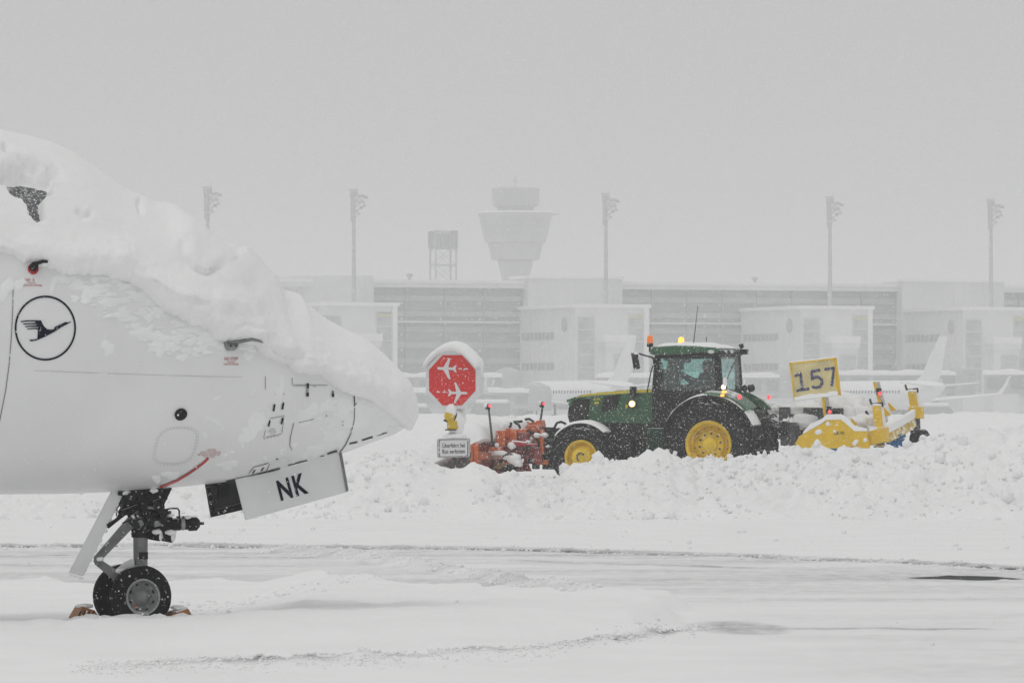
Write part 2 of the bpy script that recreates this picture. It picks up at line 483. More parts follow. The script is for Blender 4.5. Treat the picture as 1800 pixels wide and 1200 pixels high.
# ------------------------------------------------------------------ ploughed bank in front of the machines
BYC = 92.5
CREST = [(-300, 835), (300, 830), (450, 822), (560, 815), (600, 808), (680, 795), (730, 790), (765, 813), (790, 824), (815, 823), (835, 812), (865, 824), (900, 842), (928, 860), (968, 864), (992, 830), (1010, 818),
         (1040, 812), (1060, 806), (1110, 805), (1145, 800), (1160, 793), (1176, 791), (1184, 808), (1215, 809), (1290, 805), (1330, 797), (1380, 790), (1440, 788), (1530, 787), (1590, 783), (1640, 770), (1700, 757), (1760, 752), (1900, 756), (2200, 760)]
cpx = np.array([c[0] for c in CREST], float); ccz = np.array([CAMZ - (c[1] - HOR) * BYC / FOC for c in CREST])
def bank_h(X, Y):
    px = 900 + FOC * X / BYC
    cz = np.interp(px, cpx, ccz)
    yf = np.interp(px, [-300, 500, 640, 1000, 1700, 2200], [90.3, 90.0, 88.8, 88.8, 88.6, 88.4]) + 0.8 * fbm(X * 0.8, X * 0, 31)
    up = sstep(yf, BYC + 0.1, Y) ** 0.85
    dn = sstep(BYC - 0.2, BYC + 4.5, Y)
    s = np.where(Y < BYC, up, 1 - dn * np.clip((cz - 0.2) / np.maximum(cz, 0.01), 0, 1))
    dune = np.exp(-((px - 800) / 60.0) ** 2)                 # smooth drift round the sign post
    rough = (1 - 0.85 * dune) * (1 - 0.3 * np.exp(-((px - 930) / 35.0) ** 2))
    lum = np.abs(fbm(X * 2.2, Y * 2.2, 33, 4, 0.55)) * 0.26 + np.abs(fbm(X * 6.0, Y * 6.0, 35, 3, 0.55)) * 0.09
    s = s * (1 - sstep(97.3, 99.0, Y)); cz = cz + 0 * X
    return cz * s - 0.04 * (1 - up) - 0.25 * sstep(98.0, 99.2, Y) + (lum - 0.10) * rough * np.minimum(up * 3, 1) * (1 - 0.5 * dn)
bx = np.arange(-14.5, 14.5, 0.05); by = np.arange(87.0, 99.5, 0.05)
BX, BY = np.meshgrid(bx, by)
jx = 0.05 * vnoise(BX * 9, BY * 9, 41); jy = 0.09 * vnoise(BX * 7, BY * 7, 42)
BZ = bank_h(BX, BY) + ground_h(BX, BY) * 0.4
edge = sstep(14.5, 13.2, np.abs(BX)); BZ = BZ * edge - 0.1 * (1 - edge)
bank = np_mesh('snow_bank', np.stack([BX + jx, BY + jy, BZ], -1).reshape(-1, 3), grid_faces(len(by), len(bx)), M['bank'])
bank['kind'] = 'structure'

# broken clods lying on and in front of the bank
base_bm = bmesh.new(); bmesh.ops.create_icosphere(base_bm, subdivisions=1, radius=1.0)
bv = np.array([v.co[:] for v in base_bm.verts]); bf = np.array([[v.index for v in f.verts] for f in base_bm.faces]); base_bm.free()
N = 5000
cx = rng.uniform(-13.2, 13.2, N); cy = 88.3 + 5.0 * rng.beta(1.5, 1.3, N)
pxs = 900 + FOC * cx / BYC
keep = (np.exp(-((pxs - 805) / 55.0) ** 2) < rng.uniform(0, 1, N)) & (np.exp(-((pxs - 930) / 30.0) ** 2) < rng.uniform(0, 1, N) + 0.1)
keep &= vnoise(cx * 0.9, cy * 0.9, 51) + 0.32 > rng.uniform(0, 0.75, N)
cx, cy = cx[keep], cy[keep]; N = len(cx)
cr = 0.018 + 0.06 * rng.beta(1.0, 4.5, N) + 0.07 * (rng.random(N) < 0.04)
cz_ = bank_h(cx, cy) + ground_h(cx, cy) * 0.4 + cr * 0.35
ANG = rng.uniform(0, 6.28, N)
jit = 1 + 0.55 * (rng.random((N, len(bv))) - 0.5)
P = bv[None] * jit[..., None] * cr[:, None, None] * rng.uniform(0.7, 1.35, (N, 1, 3))
ca, sa = np.cos(ANG)[:, None], np.sin(ANG)[:, None]
P = np.stack([P[..., 0] * ca - P[..., 1] * sa, P[..., 0] * sa + P[..., 1] * ca, P[..., 2]], -1) + np.stack([cx, cy, cz_], -1)[:, None]
FF = (bf[None] + (np.arange(N) * len(bv))[:, None, None]).reshape(-1, 3)
clods = np_mesh('snow_clods', P.reshape(-1, 3), FF, M['bank'], smooth=False)
clods['kind'] = 'stuff'
# lumps rolled off along the lane the machines drive in
N = 420
cx = rng.uniform(-3.5, 14, N); cx[:260] = rng.uniform(-1.2, 1.6, 260); cy = rng.uniform(101, 121.5, N); cr = 0.03 + 0.13 * rng.beta(1.0, 3.5, N)
P = bv[None] * (1 + 0.5 * (rng.random((N, len(bv))) - 0.5))[..., None] * cr[:, None, None] + np.stack([cx, cy, ground_h(cx, cy) + cr * 0.4], -1)[:, None]
FF = (bf[None] + (np.arange(N) * len(bv))[:, None, None]).reshape(-1, 3)
lane = np_mesh('snow_clods', P.reshape(-1, 3), FF, M['bank'], smooth=False); lane['kind'] = 'stuff'
# crumbs and slush lumps along the wheel tracks and the low windrow
TC = []
for pts, n_, sc_, sp_w in ((SLU, 900, 1.0, 0.35), ([(p[0], p[1] + 7) for p in SLU[:5]], 350, .8, 0.5), (TR1, 700, 1.3, 0.9), (RID, 500, 1.4, 0.9), ([(300, 1082), (420, 1079), (560, 1060), (700, 1040), (900, 1046), (1150, 1052), (1195, 1066)], 260, 1.0, 0.8)):
    gp_ = [((px - 900) * (CAMZ * FOC / (py - HOR)) / FOC, CAMZ * FOC / (py - HOR)) for px, py in pts]
    seg = rng.integers(0, len(gp_) - 1, n_); t_ = rng.random(n_)
    A_ = np.array(gp_); xy = A_[seg] + (A_[seg + 1] - A_[seg]) * t_[:, None]
    xy[:, 0] += rng.normal(0, .05, n_); xy[:, 1] += rng.normal(0, sp_w, n_)
    TC.append(np.column_stack([xy, (0.006 + 0.022 * rng.beta(1, 4, n_)) * sc_]))
TC = np.concatenate(TC); cx, cy, cr = TC[:, 0], TC[:, 1], TC[:, 2]; N = len(cx)
P = bv[None] * (1 + 0.5 * (rng.random((N, len(bv))) - 0.5))[..., None] * cr[:, None, None] * np.array([1.3, 1.3, .8]) + np.stack([cx, cy, ground_h(cx, cy) + cr * 0.3], -1)[:, None]
FF = (bf[None] + (np.arange(N) * len(bv))[:, None, None]).reshape(-1, 3)
slush = np_mesh('slush_crumbs', P.reshape(-1, 3), FF, M['bank'], smooth=False); slush['kind'] = 'stuff'
# a few crumbs thrown onto the swept taxiway
N = 70
cy = rng.uniform(40, 86, N); cx = rng.uniform(-0.1, 0.1, N) * cy
cr = rng.uniform(0.006, 0.022, N) * (1 + (cy > 66))
P = bv[None] * (1 + 0.5 * (rng.random((N, len(bv))) - 0.5))[..., None] * cr[:, None, None] + np.stack([cx, cy, ground_h(cx, cy) + cr * 0.3], -1)[:, None]
FF = (bf[None] + (np.arange(N) * len(bv))[:, None, None]).reshape(-1, 3)
crumbs = np_mesh('snow_crumbs', P.reshape(-1, 3), FF, M['bank'], smooth=False); crumbs['kind'] = 'stuff'

# long ridge of ploughed snow at the far edge of the apron
rx = np.arange(-110, 110, 0.3); ry = np.arange(330, 352, 0.5)
RX, RY = np.meshgrid(rx, ry)
crest = 1.38 + 0.22 * fbm(RX * 0.12, RX * 0, 61) + 0.16 * fbm(RX * 0.7, RX * 0, 62)
prof = sstep(330, 338, RY) * (1 - 0.75 * sstep(343, 352, RY))
RZ = ground_h(RX, RY) - 0.05 + crest * prof + 0.22 * fbm(RX * 0.9, RY * 0.9, 63) * prof
ridge = np_mesh('snow_ridge', np.stack([RX, RY, RZ], -1).reshape(-1, 3), grid_faces(len(ry), len(rx)), M['snow_far']); ridge['kind'] = 'structure'
# low rough furrows on the field between the tractor lane and the ridge
rx = np.arange(-26, 26, 0.16); ry = np.arange(150, 215, 0.5)
RX, RY = np.meshgrid(rx, ry)
prof = sstep(150, 160, RY) * (1 - sstep(200, 215, RY)) * sstep(26, 22, np.abs(RX))
RZ = ground_h(RX, RY) - 0.06 + prof * (0.12 + 0.45 * np.clip(fbm(RX * 0.45, RY * 0.22, 65) + 0.1, 0, 1) + 0.12 * np.abs(fbm(RX * 1.6, RY * 0.8, 66)))
field = np_mesh('snow_field', np.stack([RX, RY, RZ], -1).reshape(-1, 3), grid_faces(len(ry), len(rx)), M['bank']); field['kind'] = 'structure'

# ------------------------------------------------------------------ terminal; cladding, glass and steel paled to carry distance haze
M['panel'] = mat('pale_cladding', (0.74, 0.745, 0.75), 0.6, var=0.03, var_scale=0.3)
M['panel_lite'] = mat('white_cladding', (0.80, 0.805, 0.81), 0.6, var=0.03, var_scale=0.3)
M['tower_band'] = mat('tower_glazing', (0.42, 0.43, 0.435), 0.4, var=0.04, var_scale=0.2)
M['fglass'] = mat('facade_glass', (0.41, 0.43, 0.435), 0.4, var=0.07, var_scale=0.15, speck=0.22, speck_scale=0.6)  # base colour lightened to hold part of the haze before it
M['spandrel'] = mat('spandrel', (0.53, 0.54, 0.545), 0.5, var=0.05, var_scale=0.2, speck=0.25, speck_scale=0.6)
M['mullion'] = mat('mullion', (0.70, 0.71, 0.71), 0.5, var=0)
M['steel_far'] = mat('galvanised', (0.52, 0.525, 0.53), 0.6, var=0.06, speck=0.4, speck_scale=2)
M['yellowfar'] = mat('yellow_strip', (0.62, 0.62, 0.42), 0.6, var=0.1, speck=0.4, speck_scale=2)
M['concrete'] = mat('concrete_far', (0.46, 0.465, 0.47), 0.8, var=0.06, var_scale=0.2)

TF = Frame(645, 905, 21)
hall = TF.empty('terminal_building')
tag(hall, 'long pale terminal with a snowy flat roof and banded glass, faint behind the masts', 'terminal')
def tx(px, y=0): return TF.loc(px, 600, y).x
def tz(px, py, y=0): return TF.loc(px, py, y).z
ZT = 22.6
def slab(x0, x1, y0, y1, z0, z1, name, mt, parent, bevel=0):
    return MB().box(((x0 + x1) / 2, (y0 + y1) / 2, (z0 + z1) / 2), (abs(x1 - x0), abs(y1 - y0), abs(z1 - z0))).build(name, mt, parent, bevel=bevel)
xA0, xA1, xB0, xB1, xC0, xC1 = tx(645), tx(920), tx(1085), tx(1576), tx(1755), tx(2300)
xL = tx(470)
# parapet with snow along the whole roof
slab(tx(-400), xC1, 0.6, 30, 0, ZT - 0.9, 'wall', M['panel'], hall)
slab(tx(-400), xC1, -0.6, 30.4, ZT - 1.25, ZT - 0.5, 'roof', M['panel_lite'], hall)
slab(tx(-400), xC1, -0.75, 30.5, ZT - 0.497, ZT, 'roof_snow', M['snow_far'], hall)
# solid stair blocks
def block(xa, xb, name='stair_block', curved=False):
    if curved:
        poly = [Vector((xb, -3.2, 0)), Vector((xb, 6, 0)), Vector((xa, 12, 0)), Vector((xa + 1, 4, 0)), Vector((xa + 4, 1.2, 0)), Vector((xa + 9, -1.6, 0)), Vector((xa + 15, -3.2, 0))]
        o = MB().prism(poly, (0, 0, ZT + 0.5)).build(name, M['panel'], hall)
    else:
        o = slab(xa, xb, -2.2, 6, 0, ZT + 0.35, name, M['panel'], hall)
    mb = MB()
    for k in range(1, 10):
        mb.box(((xa + (xb - xa) * k / 10), -2.22 if not curved else -3.22, ZT / 2), (0.08, 0.06, ZT))
    mb.build('panel_joint', M['mullion'], o)
    if not curved:
        slab(xa - 0.2, xb + 0.2, -2.4, 6, ZT + 0.352, ZT + 0.8, 'roof_snow', M['snow_far'], o)
    return o
block(xL, xA0, curved=True)
block(xA1, xB0)
block(xB1, xC0)
# glass walls: bands of panes between spandrels
pane_me = {}
def glass_wall(xa, xb):
    zs = [5.2, 7.7, 10.2, 12.7, 15.2, 17.7, 20.2]
    n = max(2, int(round((xb - xa) / 6.2)))
    w = (xb - xa) / n
    for r, z in enumerate(zs):
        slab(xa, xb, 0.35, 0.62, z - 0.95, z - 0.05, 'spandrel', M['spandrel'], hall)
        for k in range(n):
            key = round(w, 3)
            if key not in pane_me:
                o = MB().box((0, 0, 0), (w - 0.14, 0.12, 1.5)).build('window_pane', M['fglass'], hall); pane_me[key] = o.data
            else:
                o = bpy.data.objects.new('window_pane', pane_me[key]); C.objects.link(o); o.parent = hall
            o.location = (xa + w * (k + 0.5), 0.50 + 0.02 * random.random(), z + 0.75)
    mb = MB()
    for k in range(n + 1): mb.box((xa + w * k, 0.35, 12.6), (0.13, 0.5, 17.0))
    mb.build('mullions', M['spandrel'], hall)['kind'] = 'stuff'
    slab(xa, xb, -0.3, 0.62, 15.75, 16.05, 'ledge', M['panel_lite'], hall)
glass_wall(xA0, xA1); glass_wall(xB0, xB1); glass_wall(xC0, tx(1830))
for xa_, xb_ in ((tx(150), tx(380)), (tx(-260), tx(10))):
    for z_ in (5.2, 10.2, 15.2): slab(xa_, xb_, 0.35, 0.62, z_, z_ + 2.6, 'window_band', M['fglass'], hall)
for px in (735, 1344):
    x0 = tx(px); o = MB().lathe([(0.25, 0), (0.25, 0.5), (0.5, 0.6), (0.5, 1.0), (0.3, 1.1)], (x0, 4, ZT), (0, 0, 1), 10).build('roof_vent', M['steel_far'], hall)

# gate blocks standing out from the terminal, each with a mast on its roof
M['haze_glass'] = mat('hazed_glass', (0.54, 0.56, 0.565), 0.4, var=0.1, var_scale=0.5, speck=0.3, speck_scale=1.5)  # glass whitened in its base colour in place of distance haze
def gate_block(pxm, label, first=None):
    """front face at y=-24 in the terminal's frame; x measured from the mast"""
    yq = -24.0
    xm = TF.loc(pxm, 600, yq + 3).x
    loc = TF.world((xm, 0, 0))
    if first is not None:
        o = copy_tree(first); o.location = loc; tag(o, label); return o
    o = bpy.data.objects.new('gate_block', None); C.objects.link(o); o.location = loc; o.rotation_euler = (0, 0, R(TF.deg))
    tag(o, label, 'building', 'gate blocks standing out from the terminal')
    zr = 17.9
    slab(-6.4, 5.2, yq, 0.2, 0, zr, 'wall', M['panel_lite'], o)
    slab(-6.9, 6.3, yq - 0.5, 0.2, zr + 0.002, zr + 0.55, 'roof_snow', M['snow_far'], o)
    # long side facing left: panel joints and two strips of windows
    for z in (13.0, 8.2):
        f = slab(-6.47, -6.3, yq + 9, yq + 23, z, z + 1.15, 'window', M['fglass'], o)
        mb = MB()
        for k in range(1, 8): mb.box((-6.49, yq + 9 + 14 * k / 8, z + 0.57), (0.08, 0.12, 1.15))
        mb.build('frame', M['mullion'], f)
    mb = MB()
    for k in range(0, 12): mb.box((-6.42, yq + 0.5 + 2 * k, zr / 2), (0.05, 0.1, zr))
    mb.build('panel_joint', M['panel'], o)
    MB().lathe([(1.15, 0), (1.15, 0.16), (0.9, 0.2)], (-6.4, yq + 4.4, 15.3), (-1, 0, 0), 20).build('round_sign', M['concrete'], o)
    # front: stair glass on the left, door recess under a canopy, glass at the right behind a white frame
    def glazed(xa, xb, z0, z1, n, cols=1):
        g = slab(xa, xb, yq - 0.06, yq + 0.2, z0, z1, 'window', M['haze_glass'], o)
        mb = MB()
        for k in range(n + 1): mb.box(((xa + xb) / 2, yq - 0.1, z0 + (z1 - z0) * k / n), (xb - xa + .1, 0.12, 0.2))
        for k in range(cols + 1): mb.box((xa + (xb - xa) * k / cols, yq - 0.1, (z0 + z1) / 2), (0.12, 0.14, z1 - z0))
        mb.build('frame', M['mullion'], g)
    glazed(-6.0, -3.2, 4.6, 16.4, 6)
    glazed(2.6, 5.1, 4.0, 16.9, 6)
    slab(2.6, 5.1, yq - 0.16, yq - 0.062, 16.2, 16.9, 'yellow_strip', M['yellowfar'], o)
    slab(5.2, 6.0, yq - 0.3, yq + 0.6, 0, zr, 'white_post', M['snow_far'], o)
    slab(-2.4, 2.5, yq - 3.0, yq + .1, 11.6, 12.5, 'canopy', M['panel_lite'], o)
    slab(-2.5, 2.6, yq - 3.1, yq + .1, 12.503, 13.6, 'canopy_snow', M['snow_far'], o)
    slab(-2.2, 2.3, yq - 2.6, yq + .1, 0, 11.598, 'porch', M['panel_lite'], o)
    g = slab(-0.9, 2.0, yq - 2.68, yq - 2.5, 5.0, 10.6, 'door', M['haze_glass'], o)
    mb = MB()
    for k in range(4): mb.box((0.55, yq - 2.7, 5 + 5.6 * k / 3), (2.9, 0.08, 0.14))
    for xx in (-0.9, 0.55, 2.0): mb.box((xx, yq - 2.7, 7.8), (0.14, 0.08, 5.6))
    mb.build('frame', M['mullion'], g)
    return o
g1 = gate_block(1065, 'gate block with two window strips, directly behind the tractor bonnet and small tail fin')
gate_block(622, 'gate block half hidden by the snowy aircraft nose', g1)
gate_block(1459, 'gate block rising behind the yellow number board', g1)
gate_block(1742, 'gate block at the picture edge, right of the larger tail fin', g1)

# floodlight masts
def mast(px, top, label, first=None):
    Y = 885 + (px - 645) * 0.0375
    fr = Frame(px, Y, 0)
    z0 = 12.5
    if first is not None:
        o = copy_tree(first); o.location = (fr.X, Y, z0); tag(o, label); o.rotation_euler = (0, 0, R(random.uniform(-6, 6))); return o
    o = fr.empty('floodlight_mast', z0); tag(o, label, 'light mast', 'floodlight masts in front of the terminal')
    H = 35.6 - z0
    MB().lathe([(0.62, 0), (0.62, 5.3), (0.5, 5.4), (0.36, 5.6), (0.26, H - 1)], (0, 0, 0), (0, 0, 1), 14).build('pole', M['steel_far'], o, smooth=True)
    MB().box((0, 0, 0.25), (1.7, 1.4, 0.5)).build('base_plate', M['steel_far'], o)
    mb = MB()
    mb.box((0, 0, H - 0.2), (1.25, 0.9, 0.9)); mb.box((-0.1, 0, H + .45), (1.4, 1.0, 0.14)); mb.box((-0.15, 0, H - 1.6), (0.75, 0.8, 2.6)); mb.box((-.25, 0, H - 3.6), (0.5, 0.6, 1.8))
    mb.build('head', M['steel_far'], o)
    br = MB(); lm = []
    for k, (dx, dz) in enumerate(((0.9, -0.5), (1.4, -0.5), (1.9, -0.7), (0.8, -1.5), (1.4, -1.4), (1.1, -2.3), (0.7, -3.2), (1.6, -2.0))):
        br.tube([(0.2, 0, H + dz - 0.9), (dx * 0.6, 0.3 * (k % 3 - 1), H + dz - 0.45), (dx, 0.4 * (k % 3 - 1), H + dz)], 0.055, 5)
        lm.append((dx, 0.4 * (k % 3 - 1), H + dz))
    br.tube([(0.3, 0, H + 0.4), (0.6, 0, H + 1.2)], 0.04, 5)
    br.build('bracket', M['steel_far'], o)
    me = None
    for p in lm:
        if me is None:
            q = MB().prism([(-.22, -.2, -.2), (.28, -.2, -.32), (.28, -.2, .12), (-.22, -.2, .22)], (0, 0.4, 0)).build('floodlight', M['steel_far'], o); me = q.data
        else:
            q = bpy.data.objects.new('floodlight', me); C.objects.link(q); q.parent = o
        q.location = p
    return o
m1 = mast(1065, 350, 'floodlight mast just right of the control tower')
mast(365, 332, 'floodlight mast whose top alone shows over the snowy aircraft nose', m1)
mast(622, 340, 'tall floodlight mast standing left of the lattice radar tower', m1)
mast(1459, 360, 'floodlight mast rising above the yellow number board', m1)
mast(1742, 370, 'floodlight mast nearest the picture edge, over the larger tail fin', m1)

# control tower, far behind
fr = Frame(906, 1520, 0)
ct = fr.empty('control_tower'); tag(ct, 'flared airport control tower fading into the snowfall behind the terminal', 'tower')
k = 1520 / FOC
def zt(py): return CAMZ + (HOR - py) * k
MB().lathe([(3.6, 0), (3.6, zt(492)), (4.8, zt(458))], (0, 0, 0), (0, 0, 1), 28).build('shaft', M['concrete'], ct, smooth=True)
MB().lathe([(6.4, zt(457)), (6.55, zt(452)), (7.3, zt(430)), (7.35, zt(428))], (0, 0, 0), (0, 0, 1), 28).build('lower_gallery', M['concrete'], ct, smooth=True)
MB().lathe([(7.0, zt(427.9)), (8.1, zt(426)), (9.6, zt(383)), (10.0, zt(380)), (10.0, zt(375))], (0, 0, 0), (0, 0, 1), 28).build('upper_gallery', M['concrete'], ct, smooth=True)
for zz, rr in ((416, 8.55), (406, 8.9), (396, 9.25)):
    MB().lathe([(rr - .2, zt(zz)), (rr + 0.02, zt(zz)), (rr + .25, zt(zz - 5)), (rr - .1, zt(zz - 5))], (0, 0, 0), (0, 0, 1), 28).build('window_band', M['tower_band'], ct, smooth=True)
MB().lathe([(10.15, zt(374.8)), (9.9, zt(372)), (5.0, zt(371))], (0, 0, 0), (0, 0, 1), 28).build('roof_snow', M['snow_far'], ct, smooth=True)
MB().lathe([(4.9, zt(371)), (5.0, zt(364)), (6.1, zt(362)), (6.4, zt(333)), (6.2, zt(331)), (4.2, zt(329))], (0, 0, 0), (0, 0, 1), 28).build('cab', M['concrete'], ct, smooth=True)
MB().lathe([(6.15, zt(360)), (6.25, zt(359)), (6.47, zt(342)), (6.2, zt(341))], (0, 0, 0), (0, 0, 1), 28).build('window_band', M['tower_band'], ct, smooth=True)
MB().tube([(0, 0, zt(330)), (0, 0, zt(308))], 0.18, 6).box((0, 0, zt(318)), (1.6, 0.3, 0.5)).build('antenna', M['steel_far'], ct)
MB().box((10.6, 0, zt(377)), (2.6, 1.0, 0.5)).tube([(11.4, 0, zt(377)), (11.4, 0, zt(368))], 0.1, 5).build('catwalk', M['steel_far'], ct)

# lattice radar tower
fr = Frame(779, 1080, 16)
lt = fr.empty('radar_tower'); tag(lt, 'open lattice tower with a ribbed square head, rising behind the terminal roof', 'tower')
k = 1080 / FOC
MB().box((0, 0, zt(424)), (4.4, 4.4, 3.0)).build('head', M['concrete'], lt)
for i in range(7):
    o = MB().box((-2.2 + 4.4 * i / 6, -2.25, zt(421)), (0.22, 0.3, 3.3)).build('fin', M['steel_far'], lt)
for sgn in (-1, 1):
    for i in range(5): MB().box((sgn * 2.25, -1.9 + 3.9 * i / 4, zt(421)), (0.3, 0.2, 3.3)).build('fin', M['steel_far'], lt)
mb = MB(); 
for sx in (-1, 1):
    for sy in (-1, 1): mb.beam((sx * 2.0, sy * 2.0, 0), (sx * 2.0, sy * 2.0, zt(437)), 0.3)
mb.build('legs', M['steel_far'], lt)
mb = MB(); zs = [zt(437), zt(466), zt(495), zt(524)]
for a, b_ in zip(zs[:-1], zs[1:]):
    for s_ in (-1, 1):
        mb.beam((-2, s_ * 2, b_), (2, s_ * 2, b_), 0.26); mb.beam((s_ * 2, -2, b_), (s_ * 2, 2, b_), 0.26)
        mb.beam((-2, s_ * 2, a), (2, s_ * 2, b_), 0.1); mb.beam((2, s_ * 2, a), (-2, s_ * 2, b_), 0.1)
mb.build('bracing', M['steel_far'], lt)
mb = MB(); mb.box((0, 0, zt(405)), (4.8, 4.8, 0.35)); mb.build('snow_cap', M['snow_far'], lt)

# ------------------------------------------------------------------ parked airliners, jet bridges and vans on the far apron
M['plane_far'] = mat('airliner_white', (0.82, 0.825, 0.83), 0.35, var=0.04, var_scale=0.4, snow=0.25, snow_scale=0.6)
M['engine_far'] = mat('engine_grey', (0.42, 0.43, 0.44), 0.4, var=0.05, snow=0.6, snow_scale=0.8)
M['dark_far'] = mat('dark_far', (0.06, 0.063, 0.066), 0.5, var=0.0)
def parked_plane(px, Y, deg, label):
    fr = Frame(px, Y, deg); o = fr.empty('parked_airliner')
    tag(o, label, 'aeroplane', 'airliners parked at the terminal')
    rings = []
    for x_, r_, zc in ((16.9, 0.03, 3.35), (16.6, 0.5, 3.4), (16, 0.95, 3.5), (14.8, 1.5, 3.7), (13.2, 1.85, 3.85), (11.5, 1.98, 3.9), (-7, 1.98, 3.9), (-11, 1.72, 4.15), (-14, 1.15, 4.6), (-16.4, 0.5, 5.05), (-17, 0.2, 5.15)):
        rings.append([Vector((x_, r_ * math.cos(t), zc + r_ * math.sin(t) * 1.03)) for t in [2 * math.pi * i / 24 for i in range(24)]])
    MB().loft(rings).build('fuselage', M['plane_far'], o, smooth=True)
    def foil(pts, name):   # pts: (leading edge, chord, z, y, thickness)
        rr = []
        for (xl, ch, z_, y_, th) in pts:
            rr.append([Vector((xl - ch * a, y_, z_ + th * b_)) for a, b_ in ((0, 0), (0.12, .5), (.4, .6), (1, .05), (1, -.05), (.4, -.4), (.12, -.35))])
        return MB().loft(rr).build(name, M['plane_far'], o, smooth=True)
    for sg in (-1, 1):
        foil([(5.2, 6.6, 2.6, sg * 1.5, 0.8), (1.9, 3.9, 3.1, sg * 6.4, 0.5), (-3.4, 1.6, 4.1, sg * 16.4, 0.22)], 'wing')
        foil([(-3.6, 1.5, 4.1, sg * 16.4, 0.2), (-4.6, 1.0, 5.2, sg * 16.9, 0.14), (-5.7, 0.5, 6.6, sg * 17.2, 0.06)], 'winglet')
        foil([(-12.6, 3.0, 5.1, sg * 0.7, 0.3), (-15.4, 1.4, 5.6, sg * 6.1, 0.14)], 'tailplane')
        e = MB().lathe([(0.62, -1.5), (0.9, -1.0), (1.12, 0.3), (1.15, 1.4), (1.05, 1.9), (0.92, 1.95), (0.85, 1.4), (0.3, 1.2)], (4.6, sg * 5.75, 1.9), (1, 0, 0), 22).build('engine', M['engine_far'], o, smooth=True)
        MB().lathe([(0.86, 0), (0.1, 0.02)], (4.6 + 1.2, sg * 5.75, 1.9), (1, 0, 0), 22).build('fan', M['dark_far'], e)
        MB().prism([(5.6, sg * 5.75 - .12, 2.75), (2.6, sg * 5.75 - .12, 2.7), (1.6, sg * 5.75 - .12, 3.2), (3.2, sg * 5.75 - .12, 3.3)], (0, .24, 0)).build('pylon', M['engine_far'], o)
        MB().tube([(-.8, sg * 3.8, 2.6), (-.8, sg * 3.8, 0.6)], 0.16, 8).lathe([(0.3, -.5), (.58, -.45), (.58, -.1), (.3, 0), (.58, .1), (.58, .45), (.3, .5)], (-.8, sg * 3.8, 0.58), (0, 1, 0), 16).build('main_gear', M['dark_far'], o)
    MB().tube([(12.2, 0, 2.3), (12.2, 0, 0.4)], 0.12, 8).lathe([(0.2, -.3), (.38, -.28), (.38, .28), (.2, .3)], (12.2, 0, 0.4), (0, 1, 0), 14).build('nose_gear', M['dark_far'], o)
    rr = []
    for (xl, ch, z_, th) in ((-8.6, 6.6, 5.5, .5), (-10.8, 5.2, 6.6, .42), (-15.6, 2.3, 12.0, .2)):
        rr.append([Vector((xl - ch * a, th * b_, z_)) for a, b_ in ((0, 0), (0.15, .5), (.5, .45), (1, .03), (1, -.03), (.5, -.45), (.15, -.5))])
    MB().loft(rr).build('tail_fin', M['plane_far'], o, smooth=True)
    mb = MB()
    for i in range(22):
        for sg in (-1, 1): mb.box((10.0 - i * 0.85, sg * 1.93, 4.35), (0.26, 0.1, 0.36))
    mb.build('cabin_windows', M['dark_far'], o)['kind'] = 'stuff'
    return o
parked_plane(1013, 800, 117, 'snowed-in white airliner with its fin just left of the tractor cab')
parked_plane(1552, 800, 116, 'snowed-in white airliner behind the yellow sweeper, its larger fin and winglet showing')

def jet_bridge(px, Y, deg, x0, x1, zb, zt_, label):
    fr = Frame(px, Y, deg); o = fr.empty('jet_bridge'); tag(o, label, 'jet bridge', 'jet bridges along the terminal')
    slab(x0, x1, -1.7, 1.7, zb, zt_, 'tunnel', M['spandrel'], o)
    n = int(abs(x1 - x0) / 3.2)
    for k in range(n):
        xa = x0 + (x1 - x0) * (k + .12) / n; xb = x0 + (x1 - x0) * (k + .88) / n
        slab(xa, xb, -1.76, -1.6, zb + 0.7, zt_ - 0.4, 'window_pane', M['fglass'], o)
    rings = []
    for t in range(0, 25):
        xx = x0 - .2 + (x1 - x0 + .4) * t / 24; h_ = 0.75 + 0.35 * mnoise.noise((xx * 0.4, px, 0))
        rings.append([Vector((xx, -1.9, zt_ + .003)), Vector((xx, -1.75, zt_ + h_ * .7)), Vector((xx, 0, zt_ + h_)), Vector((xx, 1.75, zt_ + h_ * .7)), Vector((xx, 1.9, zt_ + .003))])
    MB().loft(rings).build('roof_snow', M['snow_far'], o, smooth=True)
    for xx in (x0 + (x1 - x0) * .3, x0 + (x1 - x0) * .82):
        MB().box((xx, 0, zb / 2), (0.7, 0.7, zb)).box((xx, 0, 0.5), (2.4, 3.0, 1.0)).build('support_column', M['concrete'], o)
    MB().lathe([(2.2, zb - .3), (2.2, zt_ + .3), (1.9, zt_ + .9), (0.4, zt_ + 1.5)], (x1, 0, 0), (0, 0, 1), 18).build('rotunda', M['spandrel'], o, smooth=True)
    return o
jet_bridge(800, 850, 8, -13, 8, 4.0, 6.7, 'jet bridge seen beside the red stop sign, ending at the small airliner nose')
jet_bridge(1240, 842, 6, -16, 12, 3.9, 6.6, 'jet bridge passing behind the tractor cab')
jet_bridge(1585, 846, 8, -12, 9, 4.3, 7.0, 'jet bridge behind the larger tail fin')
jet_bridge(1790, 838, -6, -5, 16, 4.2, 7.0, 'jet bridge at the picture edge beside the winglet')
jet_bridge(690, 790, 5, -14, 20, 2.0, 4.2, 'low covered walkway just above the snow behind the red stop sign')

